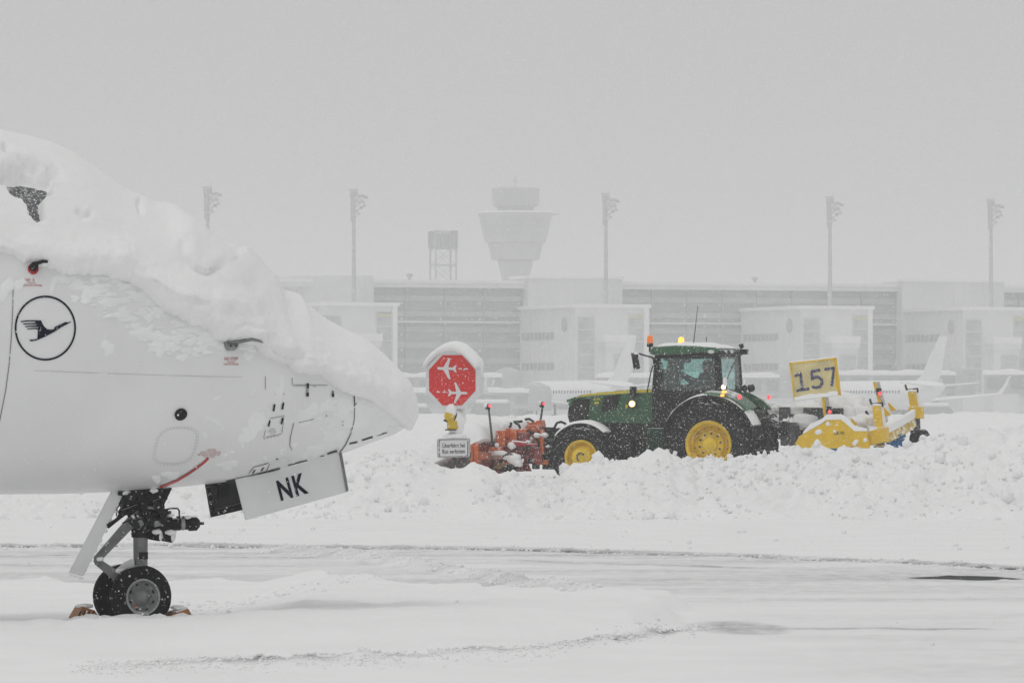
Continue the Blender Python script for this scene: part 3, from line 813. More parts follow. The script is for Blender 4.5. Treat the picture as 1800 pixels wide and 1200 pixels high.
def van(px, Y, deg, label, L=5.0, H=2.3):
    fr = Frame(px, Y, deg); o = fr.empty('service_van'); tag(o, label, 'van', 'snowed-in vans on the far apron')
    prof = [(-L / 2, -1, .45), (L / 2, -1, .45), (L / 2, -1, 1.1), (L / 2 - .9, -1, 1.3), (L / 2 - 1.6, -1, H), (-L / 2, -1, H)]
    MB().prism(prof, (0, 2, 0)).build('body', M['engine_far'], o, bevel=0.1)
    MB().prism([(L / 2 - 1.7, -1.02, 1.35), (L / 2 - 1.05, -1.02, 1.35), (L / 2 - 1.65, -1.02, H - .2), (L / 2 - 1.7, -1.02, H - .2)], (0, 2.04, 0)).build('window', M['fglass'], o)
    MB().box((-.8, 0, H + .25), (L - 1.8, 1.9, .5)).build('snow_cap', M['snow_far'], o, bevel=0.2)
    for sx in (-1, 1):
        for sy in (-1, 1): MB().lathe([(.15, -.12), (.36, -.11), (.36, .11), (.15, .12)], (sx * L * .31, sy * .92, .36), (0, 1, 0), 14).build('wheel', M['dark_far'], o)
    return o
van(1655, 770, 12, 'small snow-covered van under the larger airliner tail')
van(855, 740, 170, 'snow-covered van on the far apron right of the red stop sign', 6.0, 2.7)
van(742, 760, 5, 'snow-covered van between the aircraft nose and the stop sign', 4.6, 2.2)
# ------------------------------------------------------------------ the aircraft in front
AF = Frame(247, 44.4, 16)
plane = AF.empty('airliner', 0.0)
tag(plane, 'white regional jet whose nose and cockpit are buried in snow, bird emblem on its side', 'aeroplane')
M['skin'] = mat('aircraft_white', (0.80, 0.805, 0.805), 0.32, var=0.025, var_scale=1.2, coat=0.2)
M['skin_door'] = mat('door_white', (0.76, 0.765, 0.77), 0.4, var=0.03, var_scale=4, speck=0.12, speck_scale=24)
M['navy'] = mat('navy_paint', (0.006, 0.007, 0.022), 0.5, var=0.0, speck=0.25, speck_scale=38)
M['ink'] = mat('black_print', (0.02, 0.02, 0.025), 0.5, var=0.0, speck=0.12, speck_scale=60)
M['seam'] = mat('seam_grey', (0.20, 0.20, 0.20), 0.6, var=0.15, speck=0.3, speck_scale=9)
M['seam_pale'] = mat('seam_pale', (0.5, 0.5, 0.5), 0.6, var=0.15, speck=0.35, speck_scale=5)
M['redprint'] = mat('red_print', (0.42, 0.06, 0.07), 0.5, var=0.0, speck=0.15, speck_scale=50)
M['redline'] = mat('red_paint', (0.50, 0.025, 0.03), 0.4, var=0.1, speck=0.1)
M['gunmetal'] = mat('oily_gear_metal', (0.018, 0.0185, 0.019), 0.5, 0.2, snow=0.80, speck=0.32, speck_scale=26, var=0.25, var_scale=9)
M['gearsteel'] = mat('grey_gear_paint', (0.19, 0.193, 0.196), 0.45, 0.2, snow=0.8, speck=0.32, speck_scale=24, var=0.2, var_scale=7)
M['tyre'] = mat('aircraft_tyre', (0.011, 0.011, 0.0115), 0.8, snow=0.90, speck=0.36, speck_scale=26, var=0.2, snow_scale=9)
M['hub'] = mat('wheel_hub', (0.34, 0.345, 0.35), 0.4, 0.4, snow=0.85, speck=0.32, speck_scale=22, var=0.15)
M['iced'] = mat('iced_glass', (0.13, 0.135, 0.14), 0.4, var=0.36, var_scale=26, speck=0.58, speck_scale=60)
M['rime'] = mat('rime', (0.86, 0.865, 0.87), 0.8, var=0.03)
M['darkin'] = mat('dark_inside', (0.045, 0.047, 0.046), 0.6, var=0.25, var_scale=6, speck=0.3, speck_scale=22)
M['blackhole'] = mat('black_cover', (0.012, 0.012, 0.012), 0.35, var=0, speck=0.25, speck_scale=60)

# outline of the fuselage measured at its plane of symmetry: (column, top, bottom, centre line, half width in metres)
PROF = [(-900, 212, 874, 545, 1.345), (-500, 214, 874, 547, 1.345), (-250, 222, 873, 550, 1.345), (-100, 244, 871, 562, 1.34), (0, 264, 868.5, 578, 1.33), (100, 294, 867.5, 600, 1.30), (180, 338, 865, 622, 1.255),
        (260, 386, 860, 643, 1.19), (340, 432, 853, 662, 1.10), (420, 487, 843, 678, 0.98), (500, 549, 826, 690, 0.83), (560, 589, 810, 698, 0.70), (610, 616, 793, 704, 0.575), (650, 640, 778, 709, 0.455),
        (680, 657, 767.5, 713, 0.38), (696, 671, 760, 716, 0.30), (708, 685, 752, 718, 0.215), (716, 700, 743, 719.5, 0.14), (720.5, 717, 727, 721, 0.03)]
_x = [AF.loc(p[0], 600).x for p in PROF]
f_top = hermite(_x, [AF.loc(p[0], p[1]).z for p in PROF]); f_bot = hermite(_x, [AF.loc(p[0], p[2]).z for p in PROF])
f_mid = hermite(_x, [AF.loc(p[0], p[3]).z for p in PROF]); f_w = hermite(_x, [p[4] for p in PROF])
def skin(x, a):
    """point of the skin; a = 0 at the side facing the camera, 90 degrees at the crown"""
    zc = f_mid(x); h = (f_top(x) - zc) if math.sin(a) >= 0 else (zc - f_bot(x))
    return Vector((x, -f_w(x) * math.cos(a), zc + h * math.sin(a)))
def skin_n(x, a):
    e = 0.01
    du = skin(min(x + e, _x[-1]), a) - skin(x - e, a); dv = skin(x, a + 0.01) - skin(x, a - 0.01)
    n = du.cross(dv)
    n.normalize()
    c = Vector((x, 0, f_mid(x)))
    return n if n.dot(skin(x, a) - c) > 0 else -n
def on_skin(px, py, off=0.005):
    y = -0.6
    for _ in range(18):
        v = AF.loc(px, py, y)
        x = min(v.x, _x[-1] - 0.002); zc = f_mid(x); h = (f_top(x) - zc) if v.z > zc else (zc - f_bot(x))
        r = max(-0.999, min(0.999, (v.z - zc) / max(h, 1e-3)))
        y = 0.5 * y + 0.5 * (-f_w(x) * math.sqrt(1 - r * r))
    a = math.asin(r)
    return skin(x, a) + skin_n(x, a) * off, x, a
def decal(name, polys, mt, parent=plane, off=0.005, maxlen=9.0):
    """paint or a mark on the curved skin: outlines in photograph columns and rows, wrapped on the fuselage"""
    bm = bmesh.new()
    for poly in polys:
        vsx = [bm.verts.new((p[0], p[1], 0)) for p in poly]
        bm.faces.new(vsx)
    bmesh.ops.triangulate(bm, faces=bm.faces)
    for _ in range(4):
        ed = [e for e in bm.edges if e.calc_length() > maxlen]
        if not ed: break
        bmesh.ops.subdivide_edges(bm, edges=ed, cuts=1)
        bmesh.ops.triangulate(bm, faces=[f for f in bm.faces if len(f.verts) > 3])
    bm.verts.index_update()
    vsx = [on_skin(v.co.x, v.co.y, off)[0] for v in bm.verts]
    fs = [tuple(v.index for v in f.verts) for f in bm.faces]
    bm.free()
    mb = MB(); mb.add(vsx, fs)
    o = mb.build(name, mt, parent, recalc=False, smooth=True, angle=180)
    return o
def stroke(pts, w, step=8):
    """quads along a polyline in the photograph's columns and rows"""
    out = []
    P = []
    for (x0, y0), (x1, y1) in zip(pts[:-1], pts[1:]):
        n = max(1, int(math.hypot(x1 - x0, y1 - y0) / step))
        for k in range(n): P.append((x0 + (x1 - x0) * k / n, y0 + (y1 - y0) * k / n))
    P.append(pts[-1])
    nrm = []
    for i in range(len(P)):
        a = P[max(i - 1, 0)]; b_ = P[min(i + 1, len(P) - 1)]
        L = math.hypot(b_[0] - a[0], b_[1] - a[1]); nrm.append((-(b_[1] - a[1]) / L * w / 2, (b_[0] - a[0]) / L * w / 2))
    for i in range(len(P) - 1):
        out.append([(P[i][0] + nrm[i][0], P[i][1] + nrm[i][1]), (P[i + 1][0] + nrm[i + 1][0], P[i + 1][1] + nrm[i + 1][1]), (P[i + 1][0] - nrm[i + 1][0], P[i + 1][1] - nrm[i + 1][1]), (P[i][0] - nrm[i][0], P[i][1] - nrm[i][1])])
    return out
def rect(x, y, w, h, lean=0): return [(x - w / 2 + lean, y - h / 2), (x + w / 2 + lean, y - h / 2), (x + w / 2 - lean, y + h / 2), (x - w / 2 - lean, y + h / 2)]
def text_polys(t, x0, y0, x1, y1, bold=0.0, slant=0.0):
    v, f, _ = text_geo(t, bold)
    return [[(x0 + v[i][0] * (x1 - x0), y1 - v[i][1] * (y1 - y0) - slant * v[i][0]) for i in reversed(fc)] for fc in f]

pxs = list(np.arange(-900, -100, 40)) + list(np.arange(-100, 560, 8)) + list(np.arange(560, 700, 4)) + list(np.arange(700, 720.6, 1.25))
NS = 72
mb = MB()
mb.loft([[skin(AF.loc(p, 600).x, 2 * math.pi * k / NS) for k in range(NS)] for p in pxs])
mb.build('fuselage', M['skin'], plane, smooth=True, angle=180)

# --- snow lying over the crown, windscreen and nose
EDGE = [(-900, 455), (-200, 448), (-60, 442), (0, 446), (22, 452), (40, 462), (58, 463), (80, 466), (110, 480), (150, 487), (190, 484), (215, 492), (240, 505), (262, 520), (285, 545), (310, 560), (335, 572), (352, 570), (368, 585), (380, 598), (394, 602),
        (420, 603), (448, 606), (462, 622), (482, 632), (505, 640), (520, 655), (545, 661), (562, 658), (580, 672), (600, 686), (625, 692), (645, 700), (668, 716), (690, 730), (702, 742), (709, 748), (713, 750)]
ex, ea = [], []
for px, py in EDGE:
    _, x, a = on_skin(px, py); ex.append(x); ea.append(a)
order = np.argsort(ex); ex = np.array(ex)[order]; ea = np.array(ea)[order]
# outline of the snow against the sky
SIL = [(-900, 190), (-250, 192), (-100, 206), (0, 228), (50, 238), (100, 255), (140, 279), (180, 308), (220, 333), (255, 347), (270, 346), (300, 361), (340, 386), (390, 417), (425, 442), (450, 468), (464, 492), (478, 500), (497, 501), (508, 514), (530, 532), (560, 553),
       (590, 570), (622, 584), (648, 605), (680, 634), (700, 652), (711, 664), (720.5, 680)]
sx = [AF.loc(p[0], 600).x for p in SIL]
f_sil = hermite(sx, [AF.loc(*p).z for p in SIL])
GRO = [([(262, 362), (300, 392), (340, 425), (395, 468)], 9, 0.045), ([(305, 455), (318, 478), (345, 492), (370, 490)], 8, 0.02), ([(100, 473), (180, 470), (240, 490)], 7, 0.018),
       ([(0, 292), (30, 303), (56, 318)], 6, 0.05), ([(390, 560), (440, 590), (500, 626)], 9, 0.02), ([(460, 612), (490, 628), (520, 636)], 6, 0.03), ([(130, 388), (140, 394), (148, 392)], 5, 0.03), ([(232, 374), (236, 390)], 4, 0.03), ([(705, 715), (716, 730), (722, 742)], 4, 0.03)]
RIS = [([(258, 350), (330, 385), (400, 432), (440, 468)], 26, 0.05), ([(318, 440), (360, 465), (400, 500)], 30, 0.04), ([(200, 478), (290, 520), (380, 560), (440, 590)], 26, 0.05), ([(470, 505), (500, 520)], 20, 0.05), ([(60, 440), (120, 455), (200, 462)], 22, 0.04),
       ([(440, 590), (520, 640), (600, 670), (680, 700)], 18, 0.03), ([(380, 540), (430, 550)], 18, 0.04), ([(-20, 290), (40, 320), (70, 345)], 16, 0.05)]
WIN = [(8, 334), (40, 331), (60, 336), (79, 340), (82, 354), (72, 358), (66, 364), (67, 380), (70, 394), (59, 396), (50, 386), (46, 370), (34, 358), (20, 355), (12, 350)]
def poly_d(px, py, pts):
    dmin = np.full(px.shape, 1e9)
    for (x0, y0), (x1, y1) in zip(pts[:-1], pts[1:]):
        L2 = (x1 - x0) ** 2 + (y1 - y0) ** 2
        t = np.clip(((px - x0) * (x1 - x0) + (py - y0) * (y1 - y0)) / L2, 0, 1)
        dmin = np.minimum(dmin, np.hypot(px - x0 - t * (x1 - x0), py - y0 - t * (y1 - y0)))
    return dmin
def inside(px, py, poly):
    r = np.zeros(px.shape, bool); n = len(poly)
    for i in range(n):
        x0, y0 = poly[i]; x1, y1 = poly[(i + 1) % n]
        c = ((y0 > py) != (y1 > py)) & (px < (x1 - x0) * (py - y0) / ((y1 - y0) if y1 != y0 else 1e-9) + x0)
        r ^= c
    return r
spx = np.concatenate([np.arange(-900, -120, 30), np.arange(-120, 700, 2.6), np.arange(700, 720.51, 0.5)])
NA = 170
VV = np.zeros((len(spx), NA, 3)); NN = np.zeros_like(VV); TT = np.zeros((len(spx), NA)); EE = np.zeros_like(TT)
fr_a = np.concatenate([np.linspace(0, 0.62, 130) ** 1.0, np.linspace(0.62, 1, 41)[1:]])
for i, p in enumerate(spx):
    x = min(AF.loc(p, 600).x, _x[-1] - 0.001)
    a0 = float(np.interp(x, ex, ea)) + 0.030 * mnoise.noise((x * 7, 1.3, 0)) + 0.018 * mnoise.noise((x * 19, 4.1, 0)) + 0.010 * mnoise.noise((x * 45, 2.2, 0)); a1 = math.pi - a0 * 0.9
    tc = float(f_sil(x) - f_top(x))
    nz_top = max(0.3, skin_n(x, math.pi / 2).z)
    for j in range(NA):
        a = a0 + (a1 - a0) * fr_a[j]
        v = skin(x, a); n = skin_n(x, a)
        VV[i, j] = v; NN[i, j] = n
        s = max(0.0, math.sin(a))
        side = 0.075
        TT[i, j] = side + (tc * nz_top - side) * (s ** 3)
        rr_ = 0.5 * (f_w(x) + (f_top(x) - f_mid(x)))
        EE[i, j] = min(fr_a[j], 1 - fr_a[j]) * (a1 - a0) * rr_
W = VV
wx = AF.X + W[..., 0] * AF.c - W[..., 1] * AF.s; wy = AF.Y + W[..., 0] * AF.s + W[..., 1] * AF.c
PX = 900 + FOC * wx / wy; PY = HOR - (W[..., 2] - CAMZ) * FOC / wy
near = VV[..., 1] < 0.25
wob = 10 * fbm(PX * 0.03, PY * 0.03, 71)
dT = np.zeros_like(TT)
for pts, w, dd in RIS: dT += dd * np.exp(-(poly_d(PX + wob, PY, pts) / w) ** 2) * near
for pts, w, dd in GRO: dT -= dd * np.exp(-(poly_d(PX, PY + wob * .3, pts) / w) ** 2) * near
nz = np.array([[mnoise.fractal(Vector((VV[i, j, 0] * 1.6, VV[i, j, 1] * 1.6, VV[i, j, 2] * 2.2)), 0.9, 2.1, 5) for j in range(NA)] for i in range(len(spx))])
nz2 = np.array([[abs(mnoise.fractal(Vector((VV[i, j, 0] * 6, VV[i, j, 1] * 6, VV[i, j, 2] * 7)), 0.8, 2.1, 3)) for j in range(NA)] for i in range(len(spx))])
STP = [([(258, 362), (300, 388), (340, 415), (395, 466)], 16, 0.05), ([(304, 448), (311, 468), (328, 487), (350, 496), (378, 486)], 18, 0.035), ([(98, 476), (150, 484), (200, 482), (262, 510), (300, 535), (345, 546), (365, 545)], 12, 0.018),
       ([(0, 294), (30, 305), (58, 321)], 12, 0.06), ([(455, 610), (490, 628), (522, 636)], 14, 0.04), ([(128, 386), (138, 393), (150, 391)], 8, 0.03), ([(386, 590), (420, 578), (450, 592), (470, 606)], 12, 0.008), ([(700, 708), (712, 728), (722, 744)], 10, 0.035)]
for pts, w, dd in STP:
    best = np.full(PX.shape, 1e9); sgn = np.zeros_like(PX)
    for (x0, y0), (x1, y1) in zip(pts[:-1], pts[1:]):
        L2 = (x1 - x0) ** 2 + (y1 - y0) ** 2
        t = np.clip(((PX - x0) * (x1 - x0) + (PY - y0) * (y1 - y0)) / L2, 0, 1)
        dd_ = np.hypot(PX - x0 - t * (x1 - x0), PY - y0 - t * (y1 - y0))
        cr_ = (x1 - x0) * (PY - y0) - (y1 - y0) * (PX - x0)
        ml = dd_ < best; best = np.where(ml, dd_, best); sgn = np.where(ml, np.sign(cr_), sgn)
    (xa, ya), (xb, yb2) = pts[0], pts[-1]
    fade = np.clip(1.15 - best / (2.2 * w), 0, 1)
    up_ = sgn < 0
    endf = sstep(0, 26, np.hypot(PX - xa, PY - ya)) * sstep(0, 30, np.hypot(PX - xb, PY - yb2)) * 0.95 + 0.05
    dT += np.where(up_, dd * sstep(0, 3.0, best + 0.6) * np.exp(-(best / w) ** 2), -0.3 * dd * np.exp(-(best / 6.0) ** 2)) * near * endf
flank = 1 - np.clip(NN[..., 2] / 0.85, 0, 1)
T = TT + dT + nz * (0.006 + 0.03 * flank) + (nz2 - 0.3) * 0.03 * np.exp(-EE / 0.22)
nose_ = sstep(float(AF.loc(670, 600).x), float(AF.loc(708, 600).x), VV[..., 0])
T = np.maximum(T, 0.012 + 0.036 * nose_)
T = np.minimum(T, 0.30 * (1 - nose_) + 0.055 * nose_)
lip = 0.085 * np.clip(1 + 0.8 * nz, 0.4, 1.6)
e = np.clip(EE / lip, 0, 1); T = T * np.sqrt(1 - (1 - e) ** 2)
# the edge itself wanders up and down
inw = inside(PX + 3.5 * fbm(PX * 0.2, PY * 0.2, 73), PY + 3.5 * fbm(PX * 0.2, PY * 0.2, 74), WIN) & near
dw = poly_d(PX + 2.5 * fbm(PX * 0.25, PY * 0.25, 75), PY + 2.5 * fbm(PX * 0.25, PY * 0.25, 76), WIN + WIN[:1])
T = np.where(near, T * sstep(-1, np.where(PY < 342, 30.0, 7.0), dw), T)
T[inw] = -0.02
T[:, 0] = -0.012; T[:, -1] = -0.012
tip = sstep(_x[-1], _x[-1] - 0.03, VV[..., 0])
# towards the very tip the snow grows forward as well
VS = VV + NN * T[..., None]
VS[:, 1:-1, 2] -= 0.035 * np.exp(-EE[:, 1:-1] / 0.05) * np.clip(nz[:, 1:-1] + 0.25, 0, 1) * near[:, 1:-1]
snow_cap = np_mesh('snow_cover', VS.reshape(-1, 3), grid_faces(len(spx), NA)[:, ::-1].copy(), M['snow'], plane)

# cockpit side window behind the ice, wiper-side frame
decal('cockpit_window', [[(-10, 318), (50, 314), (92, 326), (94, 360), (84, 408), (40, 410), (0, 364)]], M['iced'], off=0.006)

# --- panel seams, hatches, probes and markings
decal('panel_seam', stroke([(23, 500), (22, 545), (20, 590), (16, 640), (10, 685), (0, 735), (-10, 775)], 1.5) , M['seam'])
decal('panel_seam', stroke([(60, 651), (160, 655), (280, 659), (380, 662), (425, 662)], 0.7), M['seam_pale'])
for st_, w_ in (([(466, 661), (466, 684)], 1.0), ([(513, 664), (513, 676), (575, 677)], 1.1), ([(516, 743), (510, 768), (509, 783), (513, 790)], 1.2), ([(525, 742), (551, 736)], 1.0)): decal('panel_seam', stroke(st_, w_), M['seam'])
decal('nose_cone_seam', stroke([(622, 694), (623, 712), (622, 738), (616, 762), (607, 781), (597, 795)], 1.8), M['seam'])
decal('keel_seam', stroke([(614, 779), (628, 776)], 2.4) + stroke([(636, 773), (655, 767)], 2.4) + stroke([(662, 765), (680, 759)], 1.4) + stroke([(575, 797), (592, 791)], 2.6) + stroke([(506, 817), (540, 808)], 1.6) + stroke([(563, 801), (569, 800)], 1.4), M['ink'])
# oval access panel with its ring of screws
ov = []
for k in range(40):
    t = 2 * math.pi * k / 40
    r_ = (abs(math.cos(t)) ** 3.0 + abs(math.sin(t)) ** 3.0) ** (-1 / 3.0)
    xx, yy = r_ * math.cos(t), r_ * math.sin(t)
    ov.append((309 + xx * 34 - yy * 8, 783 + yy * 31))
oval = decal('access_panel', stroke(ov + [ov[0]], 0.6), M['seam_pale'])
scr = []
for k in range(40):
    xx, yy = ov[k]; xx = 309 + (xx - 309) * 1.09; yy = 783 + (yy - 783) * 1.09
    scr.append(rect(xx, yy, 1.1, 1.1))
decal('screws', scr, M['seam'], oval)['kind'] = 'stuff'
# black cap of the static port
_, x, a = on_skin(317.5, 727.5); c = skin(x, a); n = skin_n(x, a)
MB().lathe([(0.001, -0.01), (0.048, -0.01), (0.050, 0.012), (0.044, 0.018), (0.001, 0.02)], c, n, 24).build('static_port', M['blackhole'], plane, smooth=True)
decal('port_mark', [rect(311, 726, 3, 3)], M['snow'], off=0.03)
# red guide line above the nose gear
decal('red_line', stroke([(366, 804), (358, 812), (345, 822), (330, 832), (312, 843), (292, 851.5), (281, 855)], 4.2, 6), M['redline'])
decal('caution_text', text_polys('CAUTION', 364, 788, 379, 791.5) + text_polys('DO NOT TOW ABOVE THIS', 352, 792.5, 388, 795.5) + text_polys('SEE MANUAL BEFORE USE', 347, 796.5, 386, 799.5) + text_polys('STAY CLEAR', 357, 800.5, 377, 803), M['redprint'], maxlen=30)
# heated probes
def warn(x0, full):
    lines = [('NO STEP', x0 - 12, 627.5, x0 + 12, 633, ), ('DANGER', x0 - 7, 634.8, x0 + 7, 637.2), ('HEATED PROBE', x0 - 13, 638.6, x0 + 13, 641.4)]
    return lines
decal('warning_text', [p for t in warn(406, 1) for p in text_polys(t[0], *t[1:], bold=0.01)], M['redprint'], maxlen=30)
decal('warning_text', text_polys('NO  S', 43, 489.5, 60, 494.5, 0.01) + text_polys('DANG', 49, 496, 62, 498.6) + text_polys('HEATED PROBE', 41, 500, 74, 503, 0.01), M['redprint'], maxlen=30)
_, x, a = on_skin(406, 607); c = skin(x, a); n = skin_n(x, a)
pr = MB(); q0 = on_skin(393, 606, 0.02)[0]; q1 = on_skin(416, 607, 0.02)[0]
pr.prism([on_skin(*p, 0.0)[0] for p in ((393, 602), (416, 602), (416, 611), (411, 616), (399, 616), (394, 611))], n * 0.03)
pb = pr.build('probe_plate', M['hub'], plane, bevel=0.004)
MB().tube([on_skin(396, 603, 0.05)[0], on_skin(412, 603.5, 0.07)[0], on_skin(430, 602, 0.085)[0], on_skin(444, 605, 0.085)[0], on_skin(451, 609, 0.085)[0]], [0.012, 0.02, 0.016, 0.012, 0.004], 8).build('probe', M['gearsteel'], plane, smooth=True)
MB().lump(on_skin(402, 609.5, 0.032)[0], 0.009, 1, 1).lump(on_skin(411, 609.5, 0.032)[0], 0.008, 1, 2).build('bolt', M['ink'], pb)
_, x, a = on_skin(58, 473); c = skin(x, a); n = skin_n(x, a)
rp = MB().lathe([(0.001, 0.0), (0.042, 0.0), (0.042, 0.012), (0.001, 0.014)], c, n, 20).build('probe_ring', M['redline'], plane, smooth=True)
MB().lathe([(0.001, 0.01), (0.034, 0.01), (0.030, 0.045), (0.001, 0.05)], c + Vector((0, 0, 0.012)), n, 18).build('probe_base', M['blackhole'], rp, smooth=True)
MB().tube([c + n * 0.06 + Vector((0, 0, 0.02)), on_skin(70, 466, 0.08)[0], on_skin(78, 466.5, 0.08)[0]], [0.016, 0.013, 0.011], 8).build('probe', M['blackhole'], plane, smooth=True)
# slots and hatches on the nose
sl = decal('hinge_slot', [rect(540, 685, 4.4, 24)], M['hub']); decal('slot_end', [rect(540.3, 678, 3.4, 8), rect(539.6, 693, 4.6, 6)], M['ink'], sl, 0.009)
sl = decal('hinge_slot', [rect(584.5, 692, 4, 11)], M['seam']); decal('slot_end', [rect(584.3, 694.5, 4, 6)], M['ink'], sl, 0.009)
decal('hinge_slot', [rect(624, 711, 6, 6)], M['seam']); decal('panel_seam', stroke([(622, 694), (622.5, 708)], 1.2), M['ink'], off=0.007)
lh = decal('latch_hatch', stroke([(474, 735), (499, 730), (495, 762), (463, 769), (466, 755)], 0.9) + stroke([(483, 693), (500, 692)], 1.0) + stroke([(486, 706), (494, 706)], 1.6), M['seam'])
decal('latch', [rect(481, 716, 3.4, 12, 1), rect(496.5, 713, 3.2, 12, 1), rect(472.5, 743, 3, 11, 1.2), rect(495, 739, 3, 11, 1.2)], M['ink'], lh, 0.008)
decal('hatch_print', text_polys('PUSH', 474, 752, 482, 754.5) + text_polys('OPEN HERE', 470, 756, 485, 758.3) + text_polys('LATCH', 473, 760, 483, 762), M['seam'], lh, 0.008, 30)
decal('rivets', [rect(602, 740, 1.6, 1.6), rect(602, 746, 1.6, 1.6), rect(590, 750, 1.6, 1.6), rect(573, 730, 2, 2)] + [rect(515 + k * 2.4, 678.5, 1, 1) for k in range(10)] + [rect(550 + k * 2, 679, 1, 1) for k in range(3)] + [rect(464 + k * 6, 770.5 - k * 1.2, 1.2, 1.2) for k in range(5)], M['ink'], off=0.006)['kind'] = 'stuff'
hd = decal('small_hatch', stroke([(437, 831), (446, 820), (472, 813)], 0.9) + stroke([(474, 815), (468, 826)], 1.0) + [rect(446, 828, 2.6, 6, 2), rect(461, 824, 2.6, 6, 2), rect(487, 806, 3, 2)], M['ink'])
decal('gear_bay_gap', stroke([(398, 845), (415, 842), (430, 838), (450, 833), (478, 826), (492, 822)], 2.2), M['ink'], off=0.007)

# frozen smears of snow on the paint
sm = []
g_ = np.random.default_rng(4)
def smear(cx0, cy0, rx0, ry0, lean):
    pts = []
    ph = g_.uniform(0, 6, 3)
    for k in range(22):
        t = 2 * math.pi * k / 22; q = 1 + 0.22 * math.sin(2 * t + ph[0]) + 0.16 * math.sin(3 * t + ph[1]) + 0.12 * math.sin(5 * t + ph[2])
        xx, yy = math.cos(t) * rx0 * q, math.sin(t) * ry0 * q
        pts.append((cx0 + xx - lean * yy, cy0 + yy))
    return pts
mbs = MB()
def patch(cx0, cy0, rx0, ry0, lean, th):
    pts = smear(cx0, cy0, rx0, ry0, lean); n_ = len(pts); rings = []
    for k_, t_ in ((1.0, -0.002), (0.86, th * 0.6), (0.5, th), ):
        rings.append([on_skin(cx0 + (p[0] - cx0) * k_, cy0 + (p[1] - cy0) * k_, t_)[0] for p in pts])
    mbs.loft(rings, caps=False); b_ = len(mbs.v) - n_
    mbs.v.append(tuple(on_skin(cx0, cy0, th)[0])); ci = len(mbs.v) - 1
    for k in range(n_): mbs.f.append((b_ + k, b_ + (k + 1) % n_, ci))
for t in [(378, 740, 14, 8, -0.6, .012), (450, 745, 14, 26, .5, .015), (432, 765, 16, 12, .3, .012), (492, 690, 8, 26, .1, .015), (402, 816, 18, 7, -.3, .012), (397, 822, 7, 6, 0, .02), (300, 835, 14, 8, .2, .012), (275, 842, 9, 6, .2, .016), (560, 790, 22, 12, .4, .012),
          (640, 735, 26, 30, .4, .012), (670, 745, 20, 20, .3, .014), (600, 720, 14, 22, .2, .010), (540, 730, 16, 22, .3, .008), (650, 715, 22, 14, .2, .016), (690, 742, 12, 12, .2, .016), (585, 770, 16, 14, .3, .008),
          (190, 612, 14, 12, 0, .014), (260, 590, 26, 14, -.8, .016), (275, 600, 14, 16, .2, .014), (225, 560, 16, 8, -.6, .010), (250, 550, 12, 8, -.5, .012), (200, 530, 26, 10, -.5, .010), (165, 510, 22, 8, -.3, .010), (150, 525, 10, 6, .2, .008),
          (95, 497, 8, 16, .3, .010), (355, 612, 12, 8, .3, .012), (335, 600, 12, 8, .1, .012), (10, 510, 14, 20, .3, .016), (36, 500, 8, 14, .3, .012), (505, 845, 0.1, 0.1, 0, .001), (280, 618, 8, 12, .1, .012), (240, 575, 8, 10, .1, .01), (382, 700, 7, 5, 0, .006), (445, 690, 9, 7, 0, .006), (360, 765, 6, 5, .1, .006)]:
    patch(*t[:5], t[5] * 0.55)
for k in range(170):
    t = g_.random(); px = 110 + 330 * t; base = np.interp(px, [p[0] for p in EDGE], [p[1] for p in EDGE])
    dyy = 4 + 70 * g_.random() ** 1.7 * (0.4 + math.sin(math.pi * min(1, t * 1.25)) * .8)
    if abs(px - 406) < 26 and dyy + base > 612: continue
    r1 = g_.uniform(2, 11); patch(px, base + dyy, r1 * g_.uniform(.8, 1.8), r1 * g_.uniform(.4, .9), g_.uniform(-.6, .4), g_.uniform(.003, .010))
for k in range(60): patch(g_.uniform(560, 700), g_.uniform(700, 765), g_.uniform(3, 13), g_.uniform(3, 10), g_.uniform(-.5, .5), g_.uniform(.002, .007))
for k in range(26): patch(g_.uniform(390, 560), g_.uniform(690, 830), g_.uniform(2, 6), g_.uniform(2, 5), g_.uniform(-.5, .5), g_.uniform(.002, .005))
mbs.build('snow_smear', M['rime'], plane, smooth=True, angle=180)['kind'] = 'stuff'

# bird emblem in a ring
ring = []
for k in range(72):
    t0, t1 = 2 * math.pi * k / 72, 2 * math.pi * (k + 1) / 72
    ring.append([(79.5 + r0 * math.cos(t) * 0.945, 576.5 + r0 * math.sin(t)) for r0, t in ((57, t0), (57, t1), (53.6, t1), (53.6, t0))])
emb = decal('bird_emblem', ring, M['navy'])
E = lambda pts: [(20 + x * 120 / 1108.0, 510 + y * 130 / 1200.0) for x, y in pts]
body = [(380, 488), (480, 490), (500, 540), (535, 595), (580, 630), (640, 640), (695, 628), (760, 595), (810, 572), (695, 608), (700, 598), (790, 556), (882, 513), (905, 525), (968, 506), (962, 520), (860, 575), (800, 605), (720, 660), (640, 705), (560, 745), (450, 795), (380, 820), (310, 830), (288, 802), (350, 800), (420, 785), (480, 755), (520, 725), (545, 695), (500, 665), (460, 648), (430, 640), (470, 625), (440, 605), (415, 585), (400, 560), (385, 530), (390, 510)]
fe = [[(145, 502), (250, 488), (382, 487), (395, 508), (280, 506), (160, 520)], [(182, 544), (280, 533), (392, 530), (408, 555), (300, 551), (200, 560)], [(213, 584), (310, 573), (405, 572), (428, 598), (320, 592), (232, 600)], [(246, 623), (340, 612), (430, 612), (470, 640), (360, 630), (268, 636)]]
decal('bird', [E(body)] + [E(f_) for f_ in fe], M['navy'], emb, 0.006)

